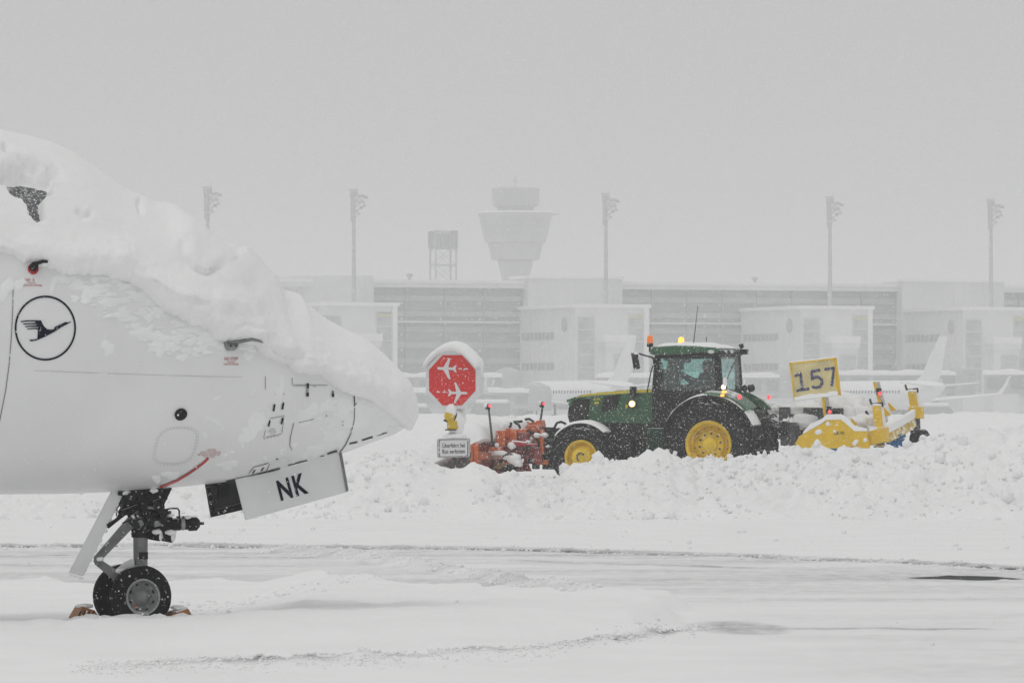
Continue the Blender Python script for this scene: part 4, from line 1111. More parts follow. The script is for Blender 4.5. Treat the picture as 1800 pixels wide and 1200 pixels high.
# --- nose gear doors
def plate(pts, y0, y1, name, mt, parent=plane, bevel=0.006):
    a_ = [AF.loc(px, py, y0) for px, py in pts]; b_ = [AF.loc(px, py, y0) + Vector((0, y1 - y0, 0)) for px, py in pts]
    mb = MB(); n = len(pts); mb.add(a_ + b_, [tuple(range(n)), tuple(reversed(range(n, 2 * n)))] + [(i, (i + 1) % n, n + (i + 1) % n, n + i) for i in range(n)])
    return mb.build(name, mt, parent, bevel=bevel)
DQ = [(414, 842), (596, 794), (612, 864), (432, 914)]
gd = plate(DQ, -0.30, -0.275, 'gear_door', M['skin_door']); gd['label'] = 'white near gear door lettered NK'
plate([(597, 796), (601, 795), (613, 862), (609, 864)], -0.312, -0.29, 'door_edge', M['seam'], gd, 0.0)
def door_pt(u, v, y): # u along, v up
    a_ = [DQ[3][i] + (DQ[2][i] - DQ[3][i]) * u for i in (0, 1)]; b_ = [DQ[0][i] + (DQ[1][i] - DQ[0][i]) * u for i in (0, 1)]
    return AF.loc(a_[0] + (b_[0] - a_[0]) * v, a_[1] + (b_[1] - a_[1]) * v, y)
v, f, _ = text_geo('NK', 0.03, 1.16)
LQ = [(494, 880), (543, 866), (533, 830), (485, 845)]
def lq(u, v_, y):
    a_ = [LQ[0][i] + (LQ[1][i] - LQ[0][i]) * u for i in (0, 1)]; b_ = [LQ[3][i] + (LQ[2][i] - LQ[3][i]) * u for i in (0, 1)]
    return AF.loc(a_[0] + (b_[0] - a_[0]) * v_, a_[1] + (b_[1] - a_[1]) * v_, y)
mb = MB(); mb.add([lq(p[0], p[1], -0.304) for p in v], f); mb.build('registration_letters', M['navy'], gd, recalc=False)
gf = plate([(360, 846), (413, 838), (440, 832), (455, 880), (426, 896), (371, 909)], 0.36, 0.385, 'gear_door', M['darkin']); gf['label'] = 'dark inside of the far gear door'
mb = MB(); mb.beam(AF.loc(370, 903, 0.345), AF.loc(430, 888, 0.345), 0.03, 0.05); mb.beam(AF.loc(386, 850, 0.34), AF.loc(390, 872, 0.34), 0.03, 0.04); mb.beam(AF.loc(398, 848, 0.34), AF.loc(394, 872, 0.34), 0.05, 0.05); mb.beam(AF.loc(366, 856, 0.34), AF.loc(376, 906, 0.34), 0.015, 0.03)
mb.build('stiffener', M['gunmetal'], gf)
# strut fairing hanging behind the leg
fd = plate([(198, 860), (221, 860), (147, 1012), (121.5, 1006)], -0.12, -0.09, 'leg_door', M['skin_door'], bevel=0.008)
mb = MB()
for k in range(9):
    p = AF.loc(123 + k * 2.8, 1008 + k * .8, -0.105); mb.tube([p, p - Vector((0.002, 0, 0.012 + 0.02 * random.random()))], [0.006, 0.001], 5)
for k in range(7):
    p = AF.loc(150 + k * 9, 1000 - k * 17, -0.105); mb.lump(p, 0.018, 1, k, 0.5)
mb.build('icicles', M['snow'], fd)['kind'] = 'stuff'

# --- nose gear leg
def gp(px, py, y=0.0): return AF.loc(px, py, y)
def mp_(px): return px
mb = MB(); mb.tube([gp(247, 840), gp(247, 925), gp(247, 940)], [0.072, 0.072, 0.068], 20); mb.tube([gp(247, 938), gp(247, 944)], 0.071, 20)
mb.build('upper_strut', M['gunmetal'], plane, smooth=True)
col = MB().tube([gp(247, 928), gp(247, 934)], 0.074, 20).tube([gp(247, 936), gp(247, 939)], 0.078, 20).build('collar', M['gunmetal'], plane, smooth=True)
ps = MB().tube([gp(247, 942), gp(247, 990), gp(247, 1012)], [0.058, 0.056, 0.06], 20).build('strut_piston', M['gearsteel'], plane, smooth=True)
MB().box(gp(252, 976, -0.055), (0.07, 0.02, 0.055)).build('data_plate', M['gunmetal'], ps)
# torque links
mb = MB()
def link(a_, b_, w0, w1, t, y):
    a_ = gp(*a_, y); b_ = gp(*b_, y); d_ = (b_ - a_).normalized(); n_ = Vector((-d_.z, 0, d_.x))
    return [a_ + n_ * w0, a_ - n_ * w0, b_ - n_ * w1, b_ + n_ * w1], Vector((0, t, 0))
for y in (-0.09, 0.05):
    p, e_ = link((234, 914), (170, 984), 0.042, 0.028, 0.045, y); mb.prism(p, e_)
mb.tube([gp(233, 917, -0.10), gp(233, 917, 0.10)], 0.042, 14); mb.tube([gp(170, 985, -0.10), gp(170, 985, 0.10)], 0.026, 12)
tl = mb.build('upper_torque_link', M['gearsteel'], plane, bevel=0.004)
MB().tube([gp(231, 917, -0.108), gp(231, 917, -0.095)], 0.022, 14).build('pivot', M['gunmetal'], tl)
mb = MB()
for y in (-0.08, 0.045):
    p, e_ = link((171, 986), (214, 1018), 0.028, 0.04, 0.04, y); mb.prism(p, e_)
mb.box(gp(212, 1012, 0), (0.12, 0.1, 0.08))
mb.build('lower_torque_link', M['gearsteel'], plane, bevel=0.004)
sh = MB().prism([gp(205, 1002, -.05), gp(222, 988, -.05), gp(236, 981, -.05), gp(237, 1000, -.05), gp(222, 1010, -.05)], (0, .08, 0)).build('axle_cover', M['skin_door'], plane, bevel=0.004)
# machinery round the top of the leg
mb = MB()
for (px, py, y, r_, l_) in ((225, 885, -.06, .055, .16), (238, 880, .05, .07, .12), (262, 884, -.05, .06, .12), (218, 872, 0, .06, .2), (275, 880, .06, .05, .15), (246, 900, -.08, .05, .1)):
    c_ = gp(px, py, y); mb.lathe([(r_ * .6, -l_ / 2), (r_, -l_ * .4), (r_, l_ * .4), (r_ * .6, l_ / 2)], c_, (0.2 * math.sin(px), 1, 0.3 * math.cos(px)), 12)
for (px, py, y, w_, h_, dpt) in ((240, 862, 0, .34, .12, .3), (232, 875, -.1, .12, .1, .08), (256, 872, -.12, .1, .14, .06), (268, 896, -.02, .14, .1, .16), (280, 905, 0, .12, .08, .14), (270, 915, -.04, .1, .12, .12), (228, 893, .02, .1, .07, .2), (262, 905, -.09, .07, .16, .05), (236, 905, -.1, .07, .12, .06)):
    mb.box(gp(px, py, y), (w_, dpt, h_), Euler((0, 0.3 * math.sin(px * 3.1), 0)).to_matrix())
mb.build('retraction_gear', M['gunmetal'], plane, bevel=0.006)
mb = MB()
for pts, r_ in (([(224, 858), (217, 885), (226, 905), (234, 925)], .011), ([(254, 862), (262, 880), (270, 897), (283, 903)], .009), ([(236, 870), (252, 885), (266, 900)], .006), ([(228, 872), (250, 880), (285, 886)], .005), ([(215, 905), (208, 900), (212, 893), (224, 897)], .007), ([(258, 900), (264, 930), (256, 936)], .008),
                ([(288, 896), (300, 893), (312, 893), (315, 897), (315, 910)], .007), ([(262, 870), (276, 874), (284, 888), (288, 905)], .010), ([(242, 915), (262, 917), (278, 912)], .009), ([(240, 909), (256, 908), (276, 905)], .007), ([(221, 888), (214, 898), (205, 912), (188, 923)], .010), ([(232, 898), (218, 903), (200, 917), (189, 926)], .015)):
    for y in (-0.115,): mb.tube([gp(px, py, y + 0.02 * math.sin(px)) for px, py in pts], r_, 7)
mb.build('hydraulic_line', M['gunmetal'], plane, smooth=True)
mb = MB(); mb.prism([gp(268, 858, -.03), gp(298, 858, -.03), (gp(284, 884, -.03)), gp(278, 890, -.03), gp(272, 884, -.03)], (0, .06, 0)); mb.beam(gp(296, 855, .05), gp(272, 905, .02), 0.05, 0.05)
mb.build('drag_brace', M['gunmetal'], plane, bevel=0.005)
MB().prism([gp(270, 875, -.07), gp(279, 868, -.07), gp(281, 876, -.07), gp(274, 884, -.07)], (0, .03, 0)).build('brace_tag', M['skin_door'], plane)
rg = random.Random(5)
mb = MB(); mb2 = MB()
for k in range(26):
    x0, y0 = rg.uniform(216, 288), rg.uniform(866, 905); x1, y1 = x0 + rg.uniform(-28, 28), y0 + rg.uniform(8, 34); yy = rg.uniform(-.17, -.08)
    mb.tube([gp(x0, y0, yy), gp((x0 + x1) / 2 + rg.uniform(-8, 8), (y0 + y1) / 2 + rg.uniform(-6, 6), yy - .02), gp(min(x1, 300), min(y1, 936), yy)], rg.uniform(.004, .010), 6)
for k in range(20):
    (mb2 if k % 2 else mb).box(gp(rg.uniform(222, 292), rg.uniform(866, 925), rg.uniform(-.15, -.06)), (rg.uniform(.03, .10), rg.uniform(.03, .08), rg.uniform(.02, .07)), Euler((0, rg.uniform(-.6, .6), 0)).to_matrix())
for px, py, r_ in ((231, 872, .035), (252, 891, .03), (276, 889, .032), (262, 915, .035), (240, 922, .03), (286, 913, .034)): mb.lathe([(r_ * .4, -.03), (r_, -.025), (r_, .02), (r_ * .5, .025)], gp(px, py, -.15), (0, 1, 0), 14)
mb.build('gear_pipes', M['gunmetal'], plane, smooth=True); mb2.build('gear_fittings', M['gearsteel'], plane, bevel=.004)
mb = MB()
for px, py, r_ in ((222, 866, .03), (300, 935, .035), (276, 934, .03), (270, 862, .03), (236, 907, .022), (300, 905, .022), (212, 1003, .03), (176, 982, .024), (330, 909, .02), (250, 893, .018)): mb.lump(gp(px, py, -.14), r_, 2, px, .4, 1.6, (1.3, .8, .7))
mb.build('caked_snow', M['snow'], plane, smooth=True, angle=180)['kind'] = 'stuff'
# steering actuator pointing forward
mb = MB(); mb.lathe([(0.03, 0), (0.072, 0.005), (0.074, 0.10), (0.05, 0.105), (0.05, 0.165), (0.046, 0.17), (0.046, 0.235), (0.058, 0.24), (0.056, 0.30), (0.03, 0.325), (0.012, 0.33), (0.012, 0.36), (0.001, 0.362)], gp(279, 922, -0.06), (1, 0, 0.03), 18)
mb.box(gp(270, 921, -.03), (0.12, 0.14, 0.12)); mb.box(gp(322, 910, -.06), (0.1, 0.05, 0.03)); mb.box(gp(292, 903, -.06), (0.07, 0.06, 0.05))
sa = mb.build('steering_actuator', M['gunmetal'], plane, smooth=True)
MB().lathe([(0.047, 0.0), (0.05, 0.005), (0.05, 0.028), (0.047, 0.03)], gp(317, 920.5, -0.06), (1, 0, 0.03), 18).build('grey_band', M['hub'], sa, smooth=True)
# the two landing lamps under it
for px, r_ in ((275, 0.040), (297, 0.052)):
    lp = MB().lathe([(r_ * .4, -0.09), (r_ * .9, -0.06), (r_, 0.0), (r_, 0.03), (r_ * .9, 0.036)], gp(px, 941, -0.07), (0.8, -0.55, -0.1), 16).build('landing_lamp', M['gunmetal'], plane, smooth=True)
    MB().lathe([(r_ * .88, 0.03), (r_ * .86, 0.04), (r_ * .4, 0.05), (0.001, 0.052)], gp(px, 941, -0.07), (0.8, -0.55, -0.1), 16).build('lens', M['snow'], lp, smooth=True)
# wheels, slightly steered
WZ = AF.loc(249, 1047, 0).z
axr = Matrix.Rotation(R(8), 4, 'Z')
axle = MB().tube([axr @ Vector((0, -0.24, 0)) + Vector((-0.07, 0, WZ)), axr @ Vector((0, 0.24, 0)) + Vector((-0.07, 0, WZ))], 0.04, 14).tube([Vector((-0.07, 0, WZ)), gp(247, 1005)], 0.06, 14).build('axle', M['gunmetal'], plane, smooth=True)
for sgn in (-1, 1):
    w = bpy.data.objects.new('nose_wheel', None); C.objects.link(w); w.parent = plane
    w.location = axr @ Vector((0, sgn * 0.195, 0)) + Vector((-0.068, 0, WZ)); w.rotation_euler = (0, 0, R(8) + (math.pi if sgn > 0 else 0))
    MB().lathe([(0.135, -0.045), (0.150, -0.052), (0.180, -0.058), (0.212, -0.056), (0.234, -0.044), (0.2435, -0.026), (0.246, -0.025), (0.246, -0.021), (0.2435, -0.020), (0.246, 0.0), (0.2435, 0.02), (0.246, 0.021), (0.246, 0.025), (0.2435, 0.026), (0.234, 0.044), (0.212, 0.056), (0.18, 0.058), (0.15, 0.052), (0.135, 0.045)], (0, 0, 0), (0, 1, 0), 56, caps=False).build('tyre', M['tyre'], w, smooth=True)
    MB().lathe([(0.142, -0.052), (0.140, -0.058), (0.127, -0.056), (0.120, -0.040), (0.117, -0.034)], (0, 0, 0), (0, 1, 0), 48, caps=False).build('rim', M['hub'], w, smooth=True)
    hb = MB().lathe([(0.118, -0.034), (0.095, -0.020), (0.075, -0.018), (0.055, -0.030), (0.040, -0.045), (0.022, -0.05), (0.001, -0.052)], (0, 0, 0), (0, 1, 0), 40, caps=False)
    for k in range(10):
        t = 2 * math.pi * k / 10; hb.lathe([(0.010, 0), (0.010, -0.012), (0.001, -0.013)], (0.09 * math.cos(t), -0.02, 0.09 * math.sin(t)), (0, 1, 0), 6)
    hb.build('hub', M['gearsteel'], w, smooth=True)
    hl = MB()
    for k in range(8):
        t = 2 * math.pi * (k + .5) / 8; hl.lathe([(0.013, -0.001), (0.001, -0.002)], (0.104 * math.cos(t), -0.028, 0.104 * math.sin(t)), (0, 1, 0), 10)
    hl.build('vent_hole', M['blackhole'], w)
    if sgn < 0:
        MB().box((-0.06, -0.05, -0.066), (0.022, 0.006, 0.010)).build('red_tag', mat('tag_red', (.45, .05, .04), .5, var=0), w)
        MB().box((-0.055, -0.05, -0.080), (0.016, 0.006, 0.010)).build('yellow_tag', mat('tag_yellow', (.6, .45, .05), .5, var=0), w)
# drift packed against the tyres (part of the setting's snow, resting on the ground)
mb = MB()
for k in range(46):
    px = 118 + k * 4.9 + random.uniform(-2, 2); pz = AF.loc(px, 0, 0).x
    mb.lump((pz, -0.47 + random.uniform(-.10, .06), 0.045 + random.uniform(0, .03)), random.uniform(.04, .085), 2, k, 0.35, 1.4, (1.5, 1.0, .8))
dr = mb.build('wheel_drift', M['snow'], None, smooth=True, angle=180); dr['kind'] = 'stuff'
dr.location = (AF.X, AF.Y, 0); dr.rotation_euler = (0, 0, R(AF.deg))
# chocks
M['wood'] = mat('orange_chock', (0.36, 0.16, 0.06), 0.7, var=0.25, var_scale=14, snow=0.75, speck=0.2)
def chock(px, py, y, label, rz):
    fr = Frame(px, AF.Y - 0.12, AF.deg + rz)
    o = fr.empty('wheel_chock', 0.0); tag(o, label, 'chock', 'wheel chocks at the nose gear')
    z = CAMZ + (HOR - py) * AF.Y / FOC
    bl = MB().prism([(-0.10, -0.14, z - .07), (0.10, -0.14, z - .07), (0.05, -0.14, z + .0), (-0.04, -0.14, z + .03)], (0, .3, 0)).build('block', M['wood'], o, bevel=0.006)
    st = MB()
    for k in range(4): st.box((-0.07 + k * 0.035, -0.142, z - .025), (0.010, 0.006, 0.05), Euler((0, .5, 0)).to_matrix())
    st.build('stripe', M['ink'], o)
    MB().lump((0.0, 0, z + .03), 0.09, 2, px, .3, 1.5, (0.8, 1.0, .22)).build('snow_cap', M['snow'], o, smooth=True)
    return o
chock(149, 1070, 0, 'orange striped chock behind the nose wheels, its end poking out of the snow', 0)
chock(314, 1073, 0, 'snow-covered chock in front of the nose wheels', 180)
# ------------------------------------------------------------------ tractor
TW = Frame(1275, 122.5, 162)
M['green'] = mat('tractor_green', (0.008, 0.095, 0.028), 0.4, var=0.06, snow=0.90, speck=0.10, speck_scale=11, coat=0.3)
M['dgreen'] = mat('dirty_green', (0.010, 0.055, 0.028), 0.5, var=0.15, snow=0.9, speck=0.22, speck_scale=12)
M['tyellow'] = mat('wheel_yellow', (0.78, 0.53, 0.012), 0.45, var=0.10, var_scale=5, snow=0.9, speck=0.22, speck_scale=12)
M['stripe'] = mat('stripe_yellow', (0.62, 0.50, 0.02), 0.4, var=0.05, speck=0.08)
M['black'] = mat('tractor_black', (0.016, 0.016, 0.017), 0.55, var=0.2, var_scale=5, snow=0.80, speck=0.20, speck_scale=13)
M['chassis'] = mat('sooty_chassis', (0.014, 0.015, 0.015), 0.6, var=0.2, var_scale=5, speck=0.2, speck_scale=12)
M['rubber'] = mat('tractor_tyre', (0.017, 0.017, 0.018), 0.8, var=0.2, snow=0.90, speck=0.20, speck_scale=11)
M['grille'] = mat('front_grille', (0.020, 0.019, 0.019), 0.6, var=0.2, speck=0.16, speck_scale=16)
M['bmetal'] = mat('bare_dark_metal', (0.06, 0.062, 0.064), 0.5, 0.3, var=0.15, snow=0.55, speck=0.38, speck_scale=12)
M['amber'] = mat('amber_lens', (0.75, 0.16, 0.01), 0.25, var=0, emit=(1.0, 0.25, 0.02), estr=0.25)
M['amberlit'] = mat('amber_lens_lit', (0.8, 0.30, 0.03), 0.25, var=0, emit=(1.0, 0.50, 0.08), estr=1.6)
M['lamp'] = mat('lit_work_lamp', (0.9, 0.8, 0.5), 0.2, var=0, emit=(1.0, 0.80, 0.45), estr=2.2)
M['glow'] = mat('lamp_reflector', (0.6, 0.45, 0.2), 0.3, var=0, emit=(1.0, 0.55, 0.15), estr=0.45)
M['redlamp'] = mat('lit_red_lamp', (0.7, 0.03, 0.04), 0.25, var=0, emit=(1.0, 0.10, 0.12), estr=1.1)
M['lens'] = mat('lamp_glass', (0.62, 0.63, 0.63), 0.2, var=0)
g = bpy.data.materials.new('cab_glass'); g.use_nodes = True
nt = g.node_tree; nt.nodes.clear()
ou = nt.nodes.new('ShaderNodeOutputMaterial'); tr = nt.nodes.new('ShaderNodeBsdfTransparent'); tr.inputs[0].default_value = (0.78, 0.93, 0.91, 1)
gl = nt.nodes.new('ShaderNodeBsdfGlossy'); gl.inputs['Roughness'].default_value = 0.08; fz = nt.nodes.new('ShaderNodeBsdfDiffuse'); fz.inputs[0].default_value = (0.8, 0.84, 0.84, 1)
fr_ = nt.nodes.new('ShaderNodeFresnel'); fr_.inputs[0].default_value = 1.3
mx = nt.nodes.new('ShaderNodeMixShader'); mx2 = nt.nodes.new('ShaderNodeMixShader')
co = nt.nodes.new('ShaderNodeTexCoord').outputs['Object']
nt.links.new(mapr(nt, ntex(nt, co, 14, 4, .65), 0.60, 0.70, 0.06, 0.7), mx2.inputs[0])
nt.links.new(fr_.outputs[0], mx.inputs[0]); nt.links.new(tr.outputs[0], mx.inputs[1]); nt.links.new(gl.outputs[0], mx.inputs[2])
nt.links.new(mx.outputs[0], mx2.inputs[1]); nt.links.new(fz.outputs[0], mx2.inputs[2]); nt.links.new(mx2.outputs[0], ou.inputs[0])
M['glass'] = g

tractor = TW.empty('tractor', 0)
tag(tractor, 'green tractor with yellow wheels, lit lamps and snow on its cab roof', 'tractor')
L = TW.loc
def obj(mb, name, mt, parent, **k): return mb.build(name, mt, parent, **k)
def side_poly(pts, y): return [L(px, py, y) for px, py in pts]
def ypl(pts, y0, y1, ref=None):
    """plate between two lateral planes, outlined as seen on the near one"""
    P = side_poly(pts, y0 if ref is None else ref)
    return MB().prism([Vector((p.x, y0, p.z)) for p in P], (0, y1 - y0, 0))

# wheels
def wheel(o, hub, y, Rr, wd, rim, nl, front):
    sg = 1 if y > 0 else -1
    w = bpy.data.objects.new('wheel', None); C.objects.link(w); w.parent = o; w.location = (hub.x, y, hub.z); w.rotation_euler = (0, random.uniform(0, 1), 0)
    h = wd / 2
    mb = MB().lathe([(rim + .005, -h * .80), (rim + .05, -h * .92), (Rr * .80, -h * 1.0), (Rr * .91, -h * .96), (Rr * .945, -h * .80), (Rr * .955, 0), (Rr * .945, h * .80), (Rr * .91, h * .96), (Rr * .80, h), (rim + .05, h * .92), (rim + .005, h * .80)], (0, 0, 0), (0, 1, 0), 48, caps=False)
    for k in range(nl):
        for s2 in (-1, 1):
            t = 2 * math.pi * (k + (0.5 if s2 > 0 else 0)) / nl
            vs_ = []
            for (yy, dt, rt) in ((0.02 * s2, 0.0, 1.0), (s2 * h * .55, 0.10, 1.0), (s2 * h * 1.0, 0.24, .955)):
                for d_ in (-0.045, 0.045):
                    for rr in (Rr * .93 if rt > .97 else Rr * .86, Rr * rt):
                        a_ = t + dt + d_
                        vs_.append(Vector((rr * math.cos(a_), yy, rr * math.sin(a_))))
            fs = [(0, 1, 3, 2), (8, 10, 11, 9)]
            for q in (0, 4): fs += [(q, q + 4, q + 5, q + 1), (q + 2, q + 3, q + 7, q + 6), (q + 1, q + 5, q + 7, q + 3), (q, q + 2, q + 6, q + 4)]
            mb.add(vs_, fs)
    obj(mb, 'tyre', M['rubber'], w, smooth=True, angle=30)
    mb = MB()
    if front:
        mb.lathe([(rim + .012, sg * h * .84), (rim, sg * h * .90), (rim - .035, sg * h * .80), (rim - .05, sg * h * .45), (rim - .07, sg * h * .40), (rim * .62, sg * h * .62), (rim * .55, sg * h * .80), (rim * .30, sg * h * .86), (.001, sg * h * .87)], (0, 0, 0), (0, 1, 0), 44, caps=False)
    else:
        mb.lathe([(rim + .015, sg * h * .84), (rim, sg * h * .92), (rim - .05, sg * h * .80), (rim - .07, sg * h * .25), (rim - .10, sg * h * .20), (rim - .105, sg * h * .02), (rim * .62, sg * h * .16), (rim * .58, sg * h * .30), (rim * .34, sg * h * .34), (rim * .30, sg * h * .55), (rim * .18, sg * h * .58), (.001, sg * h * .58)], (0, 0, 0), (0, 1, 0), 48, caps=False)
    r_ = obj(mb, 'rim', M['tyellow'], w, smooth=True, angle=25)
    bm_ = MB()
    for k in range(10 if not front else 6):
        t = 2 * math.pi * k / 10; rr = rim * (.47 if not front else .24); y1 = sg * h * (.33 if not front else .84)
        bm_.lathe([(.024, 0), (.024, sg * .035), (.012, sg * .04)], (rr * math.cos(t), y1, rr * math.sin(t)), (0, 1, 0), 6)
    obj(bm_, 'wheel_nuts', M['bmetal'], w)['kind'] = 'stuff'
    if not front:
        sm = MB()
        for k in range(14):
            t = 2 * math.pi * k / 14; sm.lathe([(.016, 0), (.012, sg * .02)], ((rim - .13) * math.cos(t), sg * h * .06, (rim - .13) * math.sin(t)), (0, 1, 0), 6)
        obj(sm, 'rim_bolts', M['bmetal'], w)['kind'] = 'stuff'
    return w
hr = L(1245, 781, 1.2); hf = L(1021, 803, 1.12)
HR = Vector((hr.x, 0, hr.z)); HF = Vector((hf.x, 0, hf.z))
for y in (0.93, -0.93): wheel(tractor, HR, y, 0.93, 0.62, 0.50, 20, False)
for y in (0.90, -0.90): wheel(tractor, HF, y, 0.67, 0.52, 0.36, 18, True)

# chassis, axles, engine block, tank
mb = MB(); mb.box((1.6, 0, .80), (3.6, .55, .55)); mb.box((0.1, 0, .95), (1.3, .8, .7)); mb.tube([(HR.x, -.9, HR.z), (HR.x, .9, HR.z)], .16, 14); mb.tube([(HF.x, -.85, HF.z), (HF.x, .85, HF.z)], .11, 12)
mb.box((2.55, 0, 1.1), (1.3, .62, .5)); mb.box((1.35, .45, 1.0), (.7, .5, .75)); mb.box((1.4, -.45, 1.0), (1.0, .5, .75)); mb.box((3.5, 0, .85), (.5, .5, .5)); mb.box((2.2, .42, .95), (.5, .25, .5))
obj(mb, 'chassis', M['chassis'], tractor, bevel=0.02)
obj(MB().prism([L(px, py, .74) for px, py in ((1146, 690), (1266, 694), (1262, 720), (1200, 735), (1190, 765), (1146, 768))], (0, -1.48, 0)), 'cab_body', M['chassis'], tractor, bevel=.03)
obj(MB().prism([L(px, py, .46) for px, py in ((1034, 742), (1152, 744), (1152, 775), (1060, 775), (1040, 760))], (0, -.92, 0)), 'engine', M['chassis'], tractor, bevel=.03)
tk = obj(ypl([(1137, 752), (1166, 752), (1166, 808), (1139, 812)], 1.0, .5), 'fuel_tank', M['dgreen'], tractor, bevel=0.03)
mb = MB()
for k in range(3): mb.beam(L(1141, 768 + 15 * k, 1.02), L(1160, 767 + 15 * k, 1.02), .06, .04)
mb.beam(L(1141, 764, 1.02), L(1141, 810, 1.02), .03); mb.beam(L(1160, 764, 1.02), L(1160, 808, 1.02), .03)
obj(mb, 'cab_step', M['black'], tractor)

# bonnet
hx = [(1152, 1.0), (1120, .99), (1085, .96), (1055, .92), (1030, .85), (1010, .70), (1001, .5)]
top = {1152: 682, 1120: 683, 1085: 685, 1055: 688, 1030: 692.5, 1010: 698, 1001: 701}
bot = {1152: 748, 1120: 748, 1085: 746, 1055: 744, 1030: 742, 1010: 722, 1001: 705}
rings = []
for px, k in hx:
    hw = .43 * k if px > 1010 else .40
    a_ = L(px, top[px], .2); b_ = L(px, bot[px], .2); r_ = []
    zc = b_.z
    H_ = a_.z - b_.z
    for i in range(17):
        t = math.pi * i / 16; c_, s_ = math.cos(t), math.sin(t)
        r_.append(Vector((a_.x, hw * math.copysign(abs(c_) ** .35, c_), zc + H_ * (abs(s_) ** .45))))
    rings.append(r_)
def bonnet_side(px, py):
    return L(px, py, .44)
bon = obj(MB().loft(rings), 'bonnet', M['green'], tractor, smooth=True, angle=50)
lip = obj(MB().prism([L(995, 703.5, .38), L(1003, 700, .38), L(1024, 693, .38), L(1026, 699, .38), L(1006, 703.5, .38)], (0, -.76, 0)), 'bonnet_lip', M['green'], tractor, bevel=.01)
grl = obj(ypl([(1006, 704), (1036, 700), (1034, 742), (1003, 752), (997, 730), (999, 716)], .40, -.40), 'front_grille', M['grille'], tractor, bevel=.03)
mb = MB()
for k in range(7): mb.box(((L(1008, 0, .4).x), 0, L(0, 708 + 5 * k, .4).z), (.06, .82, .012))
obj(mb, 'grille_bars', M['bmetal'], grl)['kind'] = 'stuff'
P = [(1014, 697.5), (1030, 692.5), (1050, 690), (1080, 687.5), (1110, 685.6), (1148, 684)]
Q = [(1148, 689), (1110, 690.4), (1080, 692.2), (1050, 694), (1030, 696), (1014, 698.5)]
mb = MB(); P2 = [bonnet_side(*p) for p in P + Q]; mb.prism(P2, (0, .012, 0)); obj(mb, 'bonnet_stripe', M['stripe'], bon)
v, f, _ = text_geo('6R', 0.02)
mb = MB()
for (x0, y0, x1, y1) in ((1043, 703.5, 1057, 699.5),):
    mb.add([bonnet_side(x0 + (x1 - x0) * p[0], y0 + (y1 - y0) * p[1]) + Vector((0, .014, 0)) for p in v], f)
mb.prism([bonnet_side(*p) + Vector((0, .005, 0)) for p in ((1045, 706), (1053, 705.5), (1053, 709.5), (1045, 710))], (0, .006, 0))
obj(mb, 'bonnet_badge', M['stripe'], bon, recalc=False)
mb = MB()
for k in range(4):
    x0 = 1057 + k * 7
    mb.prism([bonnet_side(*p) for p in ((x0 + 6, 696 - k), (x0 + 12, 695.5 - k), (x0 + 4, 724 - k * 2), (x0 - 2, 725 - k * 2))], (0, .01, 0))
obj(mb, 'louvre', M['grille'], bon)
mb = MB(); mb.box(L(1113, 688, .47), (.13, .12, .22)); mb.tube([L(1114, 700, .42), L(1113, 690, .47)], .03, 8); obj(mb, 'lamp_bracket', M['black'], bon, bevel=.01)
ln = obj(MB().lathe([(.03, -.12), (.09, -.05), (.10, 0), (.098, .012)], L(1111, 709.5, .50), (-.25, 1, 0), 16), 'work_lamp', M['black'], tractor, smooth=True)
obj(MB().lathe([(.094, .004), (.062, .020)], L(1111, 709.5, .50), (-.25, 1, 0), 16), 'reflector', M['glow'], ln, smooth=True)
obj(MB().lathe([(.064, .015), (.05, .035), (.03, .045), (.001, .05)], L(1111, 709.5, .50), (-.25, 1, 0), 16), 'lit_lens', M['lamp'], ln, smooth=True)
obj(MB().box(L(1102, 714, .47), (.06, .05, .08)), 'indicator', M['stripe'], tractor, bevel=.01)
# front mudguards with their snow
for sg in (1, -1):
    a = []; b = []
    ang = [math.radians(t) for t in range(20, 150, 10)]
    rr0 = .70
    ring = [[Vector((HF.x + (rr0 + dr) * math.cos(t), sg * yy, HF.z + (rr0 + dr) * math.sin(t))) for (yy, dr) in ((.62, 0), (1.14, 0), (1.14, .03), (.62, .03))] for t in ang]
    fg = obj(MB().loft(ring), 'front_mudguard', M['black'], tractor, smooth=True, angle=40)
    ring = [[Vector((HF.x + (rr0 + dr) * math.cos(t), sg * yy, HF.z + (rr0 + dr) * math.sin(t))) for (yy, dr) in ((.62, .032), (1.13, .032), (1.10, .05 + .035 * math.sin(t) ** 2), (.66, .06 + .04 * math.sin(t) ** 2))] for t in [math.radians(q) for q in range(38, 138, 8)]]
    obj(MB().loft(ring), 'snow_cap', M['snow'], fg, smooth=True, angle=60)

